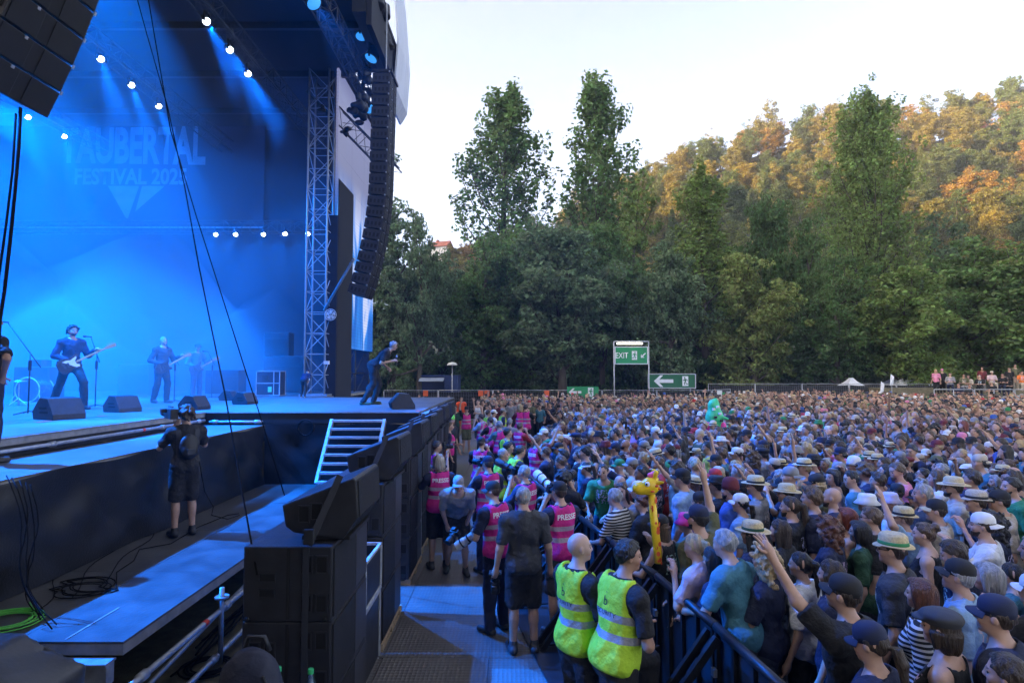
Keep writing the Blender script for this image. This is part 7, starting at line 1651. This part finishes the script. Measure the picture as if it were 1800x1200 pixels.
# ---------------- the rest of the crowd
rc = random.Random(21); fill = []
y = 3.0; rowi = 0
while y < 43.4:
    x = bar_x(y) + .38 + (rowi % 2) * .28
    while x < .885 * y + 1.3:
        xx, yy = x + rc.uniform(-.15, .15), y + rc.uniform(-.15, .15)
        ok = rc.random() > .04 + .22 * max(0, math.sin(xx * 1.1 + 2 * math.sin(yy * .7)) * math.sin(yy * .9 + xx * .3)) and not (xx < 13.2 and yy > 37.6) and not (xx > 25.8 and yy > 35.8) and (yy < 18 or xx > bar_x(yy) + .2)
        if ok and all((xx - a) ** 2 + (yy - b) ** 2 > .17 for a, b in TAKEN): fill.append((xx, yy))
        x += .46
    y += .43; rowi += 1
for j in range(22):          # rows between the end of the pit and the fence
    for i in range(9):
        xx, yy = -1.5 + i * .47 + rc.uniform(-.15, .15), 28.2 + j * .43 + rc.uniform(-.15, .15)
        if xx < bar_x(yy) + .15 and rc.random() > .12: fill.append((xx, yy))
fill.sort(key=lambda s: math.hypot(*s))
POSES = [{}, dict(L='relaxed', R='relaxed'), dict(L='cross', R='cross', belly=.3), dict(fem=True), dict(fem=True, L='cross', R='cross'), dict(L='upfwd', R='down'), dict(R='up', L='down'), dict(fem=True, L='phone', R='down'), dict(L='clap', R='clap'), dict(yaw=.35), dict(fem=True, yaw=-.35), dict(L='upbent', R='upbent'), dict(lean=.12, pitch=.15, yaw=.5), dict(pitch=-.2, lean=-.04), dict(fem=True, pitch=-.15, L='relaxed', R='cross'), dict(fem=True, yaw=.7, lean=.05), dict(R='phone', L='down', yaw=-.2), dict(belly=.6, yaw=-.6)]
PW = [5, 4, 3, 5, 3, 1.6, 1.2, 1.2, 1.4, 3, 3, .6, 3, 3, 3, 2, 1.5, 2]
SHW = [('black', 13), ('navy', 6), ('charcoal', 5), ('grey', 4), ('white', 5), ('maroon', 1.2), ('red', 1), ('green', 1.2), ('olive', 1.5), ('teal', 1), ('blue', 1.2), ('light blue', 1.5), ('pink', .8), ('yellow', .6), ('beige', 1.6), ('purple', .7), ('orange', .3)]
HTW = [(None, 16), ('cap', 5.5), ('capback', 1.5), ('bucket', 1.6), ('straw', .45), ('fedora', .5), ('beanie', .5), ('flatcap', .4)]
HTC = [('black', 6), ('navy', 3), ('white', 2.5), ('beige', 2), ('grey', 2), ('olive', 1.5), ('maroon', 1), ('red', .6), ('green', .6), ('blue', .6), ('pink', .5)]
HCW = [('dark brown', 7), ('black', 4), ('brown', 5), ('blonde', 3), ('grey', 2.5), ('auburn', .8), ('red', .3)]
def pick(w): return rc.choices([a for a, _ in w], weights=[b for _, b in w])[0]
def traits():
    pi = rc.choices(range(len(POSES)), weights=PW)[0]; fem = POSES[pi].get('fem', False)
    hair = rc.choices(['long', 'pony', 'bob', 'bun', 'curly'], weights=(5, 3, 2, 1.5, 1))[0] if fem else rc.choices(['short', 'buzz', 'messy', 'side', None], weights=(8, 3, 2, 3, 1.2))[0]
    return pi, fem, hair, pick(SHW), pick(HTW), pick(HTC), pick(HCW), rc.choices(range(6), weights=(5, 4, 4, 2, 3, .8))[0]
SEEN = set(); NIND = max(0, 300 - len(TAKEN))
for i, (x, y) in enumerate(fill[:NIND]):
    pi, fem, hair, sc_, hat, hatc, hc, sk = traits()
    if hat in ('straw', 'fedora'): hatc = 'straw'
    who = ('person with %s %s' % (hatc.replace('straw', 'straw-coloured'), {'capback': 'backward cap', 'straw': 'wide hat', 'fedora': 'narrow hat', 'flatcap': 'flat cap', 'bucket': 'bucket hat'}.get(hat, hat))) if hat else ('%s haired person' % hc if hair else 'bald person')
    ri = int((y - 2) / .43); ci_ = sum(1 for (a, b) in fill[:NIND] if int((b - 2) / .43) == ri and a < x)
    lb = '%s in %s top%s, %s row, %s from barrier' % (who, sc_, ' arm up' if pi in (5, 6, 11) else '', nth(ri), nth(ci_))
    if lb in SEEN: lb = lb.replace('person', 'taller person', 1) if lb.replace('person', 'taller person', 1) not in SEEN else lb.replace('person', 'slim person', 1)
    SEEN.add(lb)
    person((x, y, 0), face(x, y) + rc.gauss(0, .25), POSES[pi], lb, group='crowd behind the barrier', hair=hair, hc=HAIRC[hc], sc=W[sc_], hat=hat, hatc=W[hatc], bandc=W['black'] if hat in ('straw', 'fedora') else None, skin=SKINS[sk],
           scale=rc.uniform(.91, 1.08) * (.95 if fem else 1), shirt='tank' if fem and rc.random() < .35 else 'tee', lod=1 if y < 8 else 2, tc=(.02, .025, .04), beard=(not fem and rc.random() < .14), glasses=rc.random() < .12)

# ---------------- the mass further back: one object
def iv(nm, attr_, rough=.8): return mat('crowd_' + nm, rough=rough, var=.15, scale=12, inst=attr_)
CM = [iv('skin', 'c_skin', .5), iv('shirt', 'c_shirt'), iv('trousers', 'c_trous'), iv('hair', 'c_hair', .5), iv('hat', 'c_hat')]
vcol = bpy.data.collections.new('crowd_variants')
def mesh_np(me):
    v = np.empty(len(me.vertices) * 3, np.float32); me.vertices.foreach_get('co', v); q = [tuple(p.vertices) for p in me.polygons]; q = np.array([t if len(t) == 4 else (t + (t[-1],))[:4] for t in q if len(t) in (3, 4)]); return v.reshape(-1, 3), q
VAR = []
for vi, (pi, hair, hat, shirt) in enumerate([(0, 'short', None, 'tee'), (0, 'short', 'cap', 'tee'), (1, 'side', None, 'tee'), (1, 'buzz', None, 'tee'), (2, 'short', 'capback', 'tee'), (3, 'long', None, 'tee'), (4, 'pony', None, 'tank'), (3, 'bob', 'bucket', 'tee'), (5, 'short', None, 'tee'), (6, 'messy', None, 'tee'),
      (8, 'buzz', 'cap', 'tee'), (9, 'short', 'straw', 'tee'), (10, 'long', 'cap', 'tank'), (10, 'bun', None, 'tee'), (9, 'messy', None, 'tee'), (2, None, None, 'tee'), (7, 'long', None, 'tee'), (11, 'short', None, 'tee'), (1, 'short', 'fedora', 'tee'), (12, 'short', None, 'tee'), (13, 'buzz', None, 'tee'), (14, 'pony', None, 'tee'), (15, 'curly', None, 'tank'), (16, 'short', 'cap', 'tee'), (17, 'buzz', None, 'tee')]):
    ps = POSES[pi]; key = tuple(sorted(ps.items())); J = JC.setdefault(key, make_pose(**ps)); Vs, Qs, Ms = [], [], []; n = 0
    def put(v, q, m):
        global n_
        Vs.append(v); Qs.append(q + sum(len(a) for a in Vs[:-1])); Ms.append(np.full(len(q), m))
    b = body_mesh(J, .018, .04, ('relax', 'relax')); v, q = mesh_np(b); put(v, q, 0)
    v, q = mesh_np(shirt_mesh(J, shirt, .034, vi)); put(v, q, 1); v, q = mesh_np(trouser_mesh(J, 'long', .04, vi)); put(v, q, 2)
    R, t = J['HR'], J['head']
    if hair: v, q = mesh_np(get_hair(hair, bool(hat))); put(v * HS @ R.T + t, q, 3)
    if hat:
        for nm, me in get_hat(hat): v, q = mesh_np(me); put(v * HS @ R.T + t, q, 4 if nm != 'hat_band' else 2)
    me = np_mesh('crowd_person', np.concatenate(Vs), np.concatenate(Qs), CM, np.concatenate(Ms)); ca = me.color_attributes.new('tint', 'FLOAT_COLOR', 'POINT'); ca.data.foreach_set('color', np.ones(len(me.vertices) * 4, np.float32))
    ob = bpy.data.objects.new('crowd_person_%02d' % vi, me); vcol.objects.link(ob); VAR.append((pi, hair, hat))
VWT = [8, 5, 6, 5, 2, 6, 4, 2.5, 1.5, 1.3, 4, .9, 3, 2, 4, 2,   1.0, .6, .7, 4, 4, 3, 2, 1, 3]
rest = fill[NIND:]; n = len(rest)
pm = bpy.data.meshes.new('crowd'); pm.vertices.add(n); pm.vertices.foreach_set('co', np.array([(x, y, 0) for x, y in rest], np.float32).ravel())
A = {k: np.zeros((n, 4), np.float32) for k in ('c_skin', 'c_shirt', 'c_trous', 'c_hair', 'c_hat')}; rot = np.zeros((n, 3), np.float32); scl = np.ones(n, np.float32); idx = np.zeros(n, np.int32)
for i, (x, y) in enumerate(rest):
    idx[i] = rc.choices(range(len(VAR)), weights=VWT)[0]; rot[i, 2] = face(x, y) + rc.gauss(0, .3); scl[i] = rc.uniform(.89, 1.08)
    A['c_skin'][i] = (*SKINS[rc.choices(range(6), weights=(5, 4, 4, 2, 3, .6))[0]], 1); A['c_shirt'][i] = (*W[pick(SHW)], 1); A['c_trous'][i] = (.02, .022, .03, 1); A['c_hair'][i] = (*HAIRC[pick(HCW)], 1); A['c_hat'][i] = (*W[pick(HTC)], 1)
    if VAR[idx[i]][2] in ('straw', 'fedora'): A['c_hat'][i] = (*W['straw'], 1)
for k, v in A.items(): pm.attributes.new(k, 'FLOAT_COLOR', 'POINT').data.foreach_set('color', v.ravel())
pm.attributes.new('rot', 'FLOAT_VECTOR', 'POINT').data.foreach_set('vector', rot.ravel()); pm.attributes.new('scl', 'FLOAT', 'POINT').data.foreach_set('value', scl); pm.attributes.new('idx', 'INT', 'POINT').data.foreach_set('value', idx)
co = link('crowd', pm, None, label='dense festival crowd filling the field behind the front rows', cat='crowd', kind='stuff')
ng = bpy.data.node_groups.new('crowd_nodes', 'GeometryNodeTree'); ng.interface.new_socket('Geometry', in_out='INPUT', socket_type='NodeSocketGeometry'); ng.interface.new_socket('Geometry', in_out='OUTPUT', socket_type='NodeSocketGeometry')
GN = ng.nodes; GL = ng.links; gi = GN.new('NodeGroupInput'); go = GN.new('NodeGroupOutput'); ci = GN.new('GeometryNodeCollectionInfo'); ci.inputs['Collection'].default_value = vcol; ci.inputs['Separate Children'].default_value = True; ci.inputs['Reset Children'].default_value = True
ip = GN.new('GeometryNodeInstanceOnPoints'); ip.inputs['Pick Instance'].default_value = True
def na(nm, t): x = GN.new('GeometryNodeInputNamedAttribute'); x.data_type = t; x.inputs['Name'].default_value = nm; return x.outputs['Attribute']
GL.new(gi.outputs[0], ip.inputs['Points']); GL.new(ci.outputs[0], ip.inputs['Instance']); GL.new(na('idx', 'INT'), ip.inputs['Instance Index']); GL.new(na('rot', 'FLOAT_VECTOR'), ip.inputs['Rotation']); GL.new(na('scl', 'FLOAT'), ip.inputs['Scale']); GL.new(ip.outputs[0], go.inputs[0])
co.modifiers.new('crowd', 'NODES').node_group = ng

# ---------------- people on the bank
sit = dict(legs='sit', L='cameralow', R='cameralow')
BK = [(1645, 649, None, 'pink', 'woman in bright pink tee standing on the bank', {}, 'long', 'blonde'), (1656, 648, None, 'black', 'person with pink cap standing behind the pink tee', {}, 'short', 'black'), (1670, 655, 1, 'grey', 'man in grey tee seated on the bank behind the handrail', sit, 'short', 'brown'), (1685, 673, 1, 'navy', 'man in navy tee seated lower on the bank', sit, 'short', 'dark brown'), (1694, 657, 1, 'olive', 'person in olive top seated on the bank', sit, 'short', 'brown'), (1702, 659, 1, 'beige', 'woman in beige top seated on the bank', sit, 'long', 'brown'),
 (1704, 674, 1, 'charcoal', 'person in charcoal seated below the beige top', sit, 'short', 'brown'), (1726, 645, None, 'maroon', 'big man in maroon tank top on the bank', {}, None, 'brown'), (1722, 659, 1, 'black', 'man in black tee seated before the maroon top', sit, 'short', 'grey'), (1743, 652, 1, 'pale pink', 'man in brimmed hat and pale shirt seated on the bank', sit, 'short', 'brown'), (1743, 670, 1, 'black', 'woman in black seated below the brimmed hat', sit, 'long', 'black'), (1762, 656, 1, 'black', 'man in black tee seated near the right edge of the bank', sit, 'short', 'black'), (1770, 662, 1, 'black', 'person in black seated at the foot of the tall man', sit, 'long', 'dark brown'),
 (1784, 640, None, 'olive', 'tall man in olive tee and pale shorts standing on the bank', {}, 'short', 'dark brown'), (1774, 646, None, 'black', 'woman in black top standing beside the tall man', {}, 'pony', 'brown'), (1796, 652, 1, 'orange', 'person in orange seated at the right edge of the bank', sit, 'short', 'brown')]
for px, py, s_, col, lb, ps, hair, hc in BK:
    z = {None: 1.62, 1: 1.15 if py < 664 else .5}[s_]; Y = {None: 41.3, 1: 40.6 if py < 664 else 38.9}[s_]; q = P(px, py, Y); J = JC.setdefault(tuple(sorted(ps.items())), make_pose(**ps)); tp = J['head'][2] + .12
    z = q.z - tp
    person((q.x, Y, z), -2.3 + rc.uniform(-.4, .4), ps, lb, group='people on the bank', hair=hair, hc=HAIRC[hc], sc=W[col], tc=rc.choice([W['grey'], W['navy'], W['beige'], W['black']]), trousers='long', lod=2, hat='straw' if 'brimmed' in lb else 'cap' if 'pink cap' in lb else None, hatc=W['beige'] if 'brimmed' in lb else W['pink'], skin=SKINS[rc.randrange(5)])
# flags held up over the crowd
for k, (px, py, Y) in enumerate(((1567, 662, 40), (1550, 675, 40))):
    q = P(px, py, Y); e = empty('hand_flag', (q.x, Y, 0), 'small white flag held up over the crowd, %s of two' % nth(k), 'flag'); MB().tube([(0, 0, .8), (0, 0, q.z)], .015, 6).build('pole', M_alu, e)
    m = MB(); m.add([(-.12, 0, q.z - .6), (.14, .06, q.z - .5), (.16, -.05, q.z), (-.02, .04, q.z + .2)], [(0, 1, 2, 3)]); m.build('cloth', M_tent, e)
q = P(1188, 862, 30)
print('crowd individuals', NIND, 'mass', n)
# ================================================================== thin evening haze over the field
hz = MB().box(-460, 460, -420, 430, -1.2, 150)
mh = bpy.data.materials.new('haze'); mh.use_nodes = True; nt = mh.node_tree; nt.nodes.remove(nt.nodes['Principled BSDF'])
pv = nt.nodes.new('ShaderNodeVolumePrincipled'); pv.inputs['Color'].default_value = rgb(.9, .93, 1); pv.inputs['Density'].default_value = HAZE_D; pv.inputs['Anisotropy'].default_value = .2
nt.links.new(pv.outputs[0], nt.nodes['Material Output'].inputs['Volume'])
hz.build('haze', mh, kind='stuff', label='thin evening haze over the festival field', cat='haze')
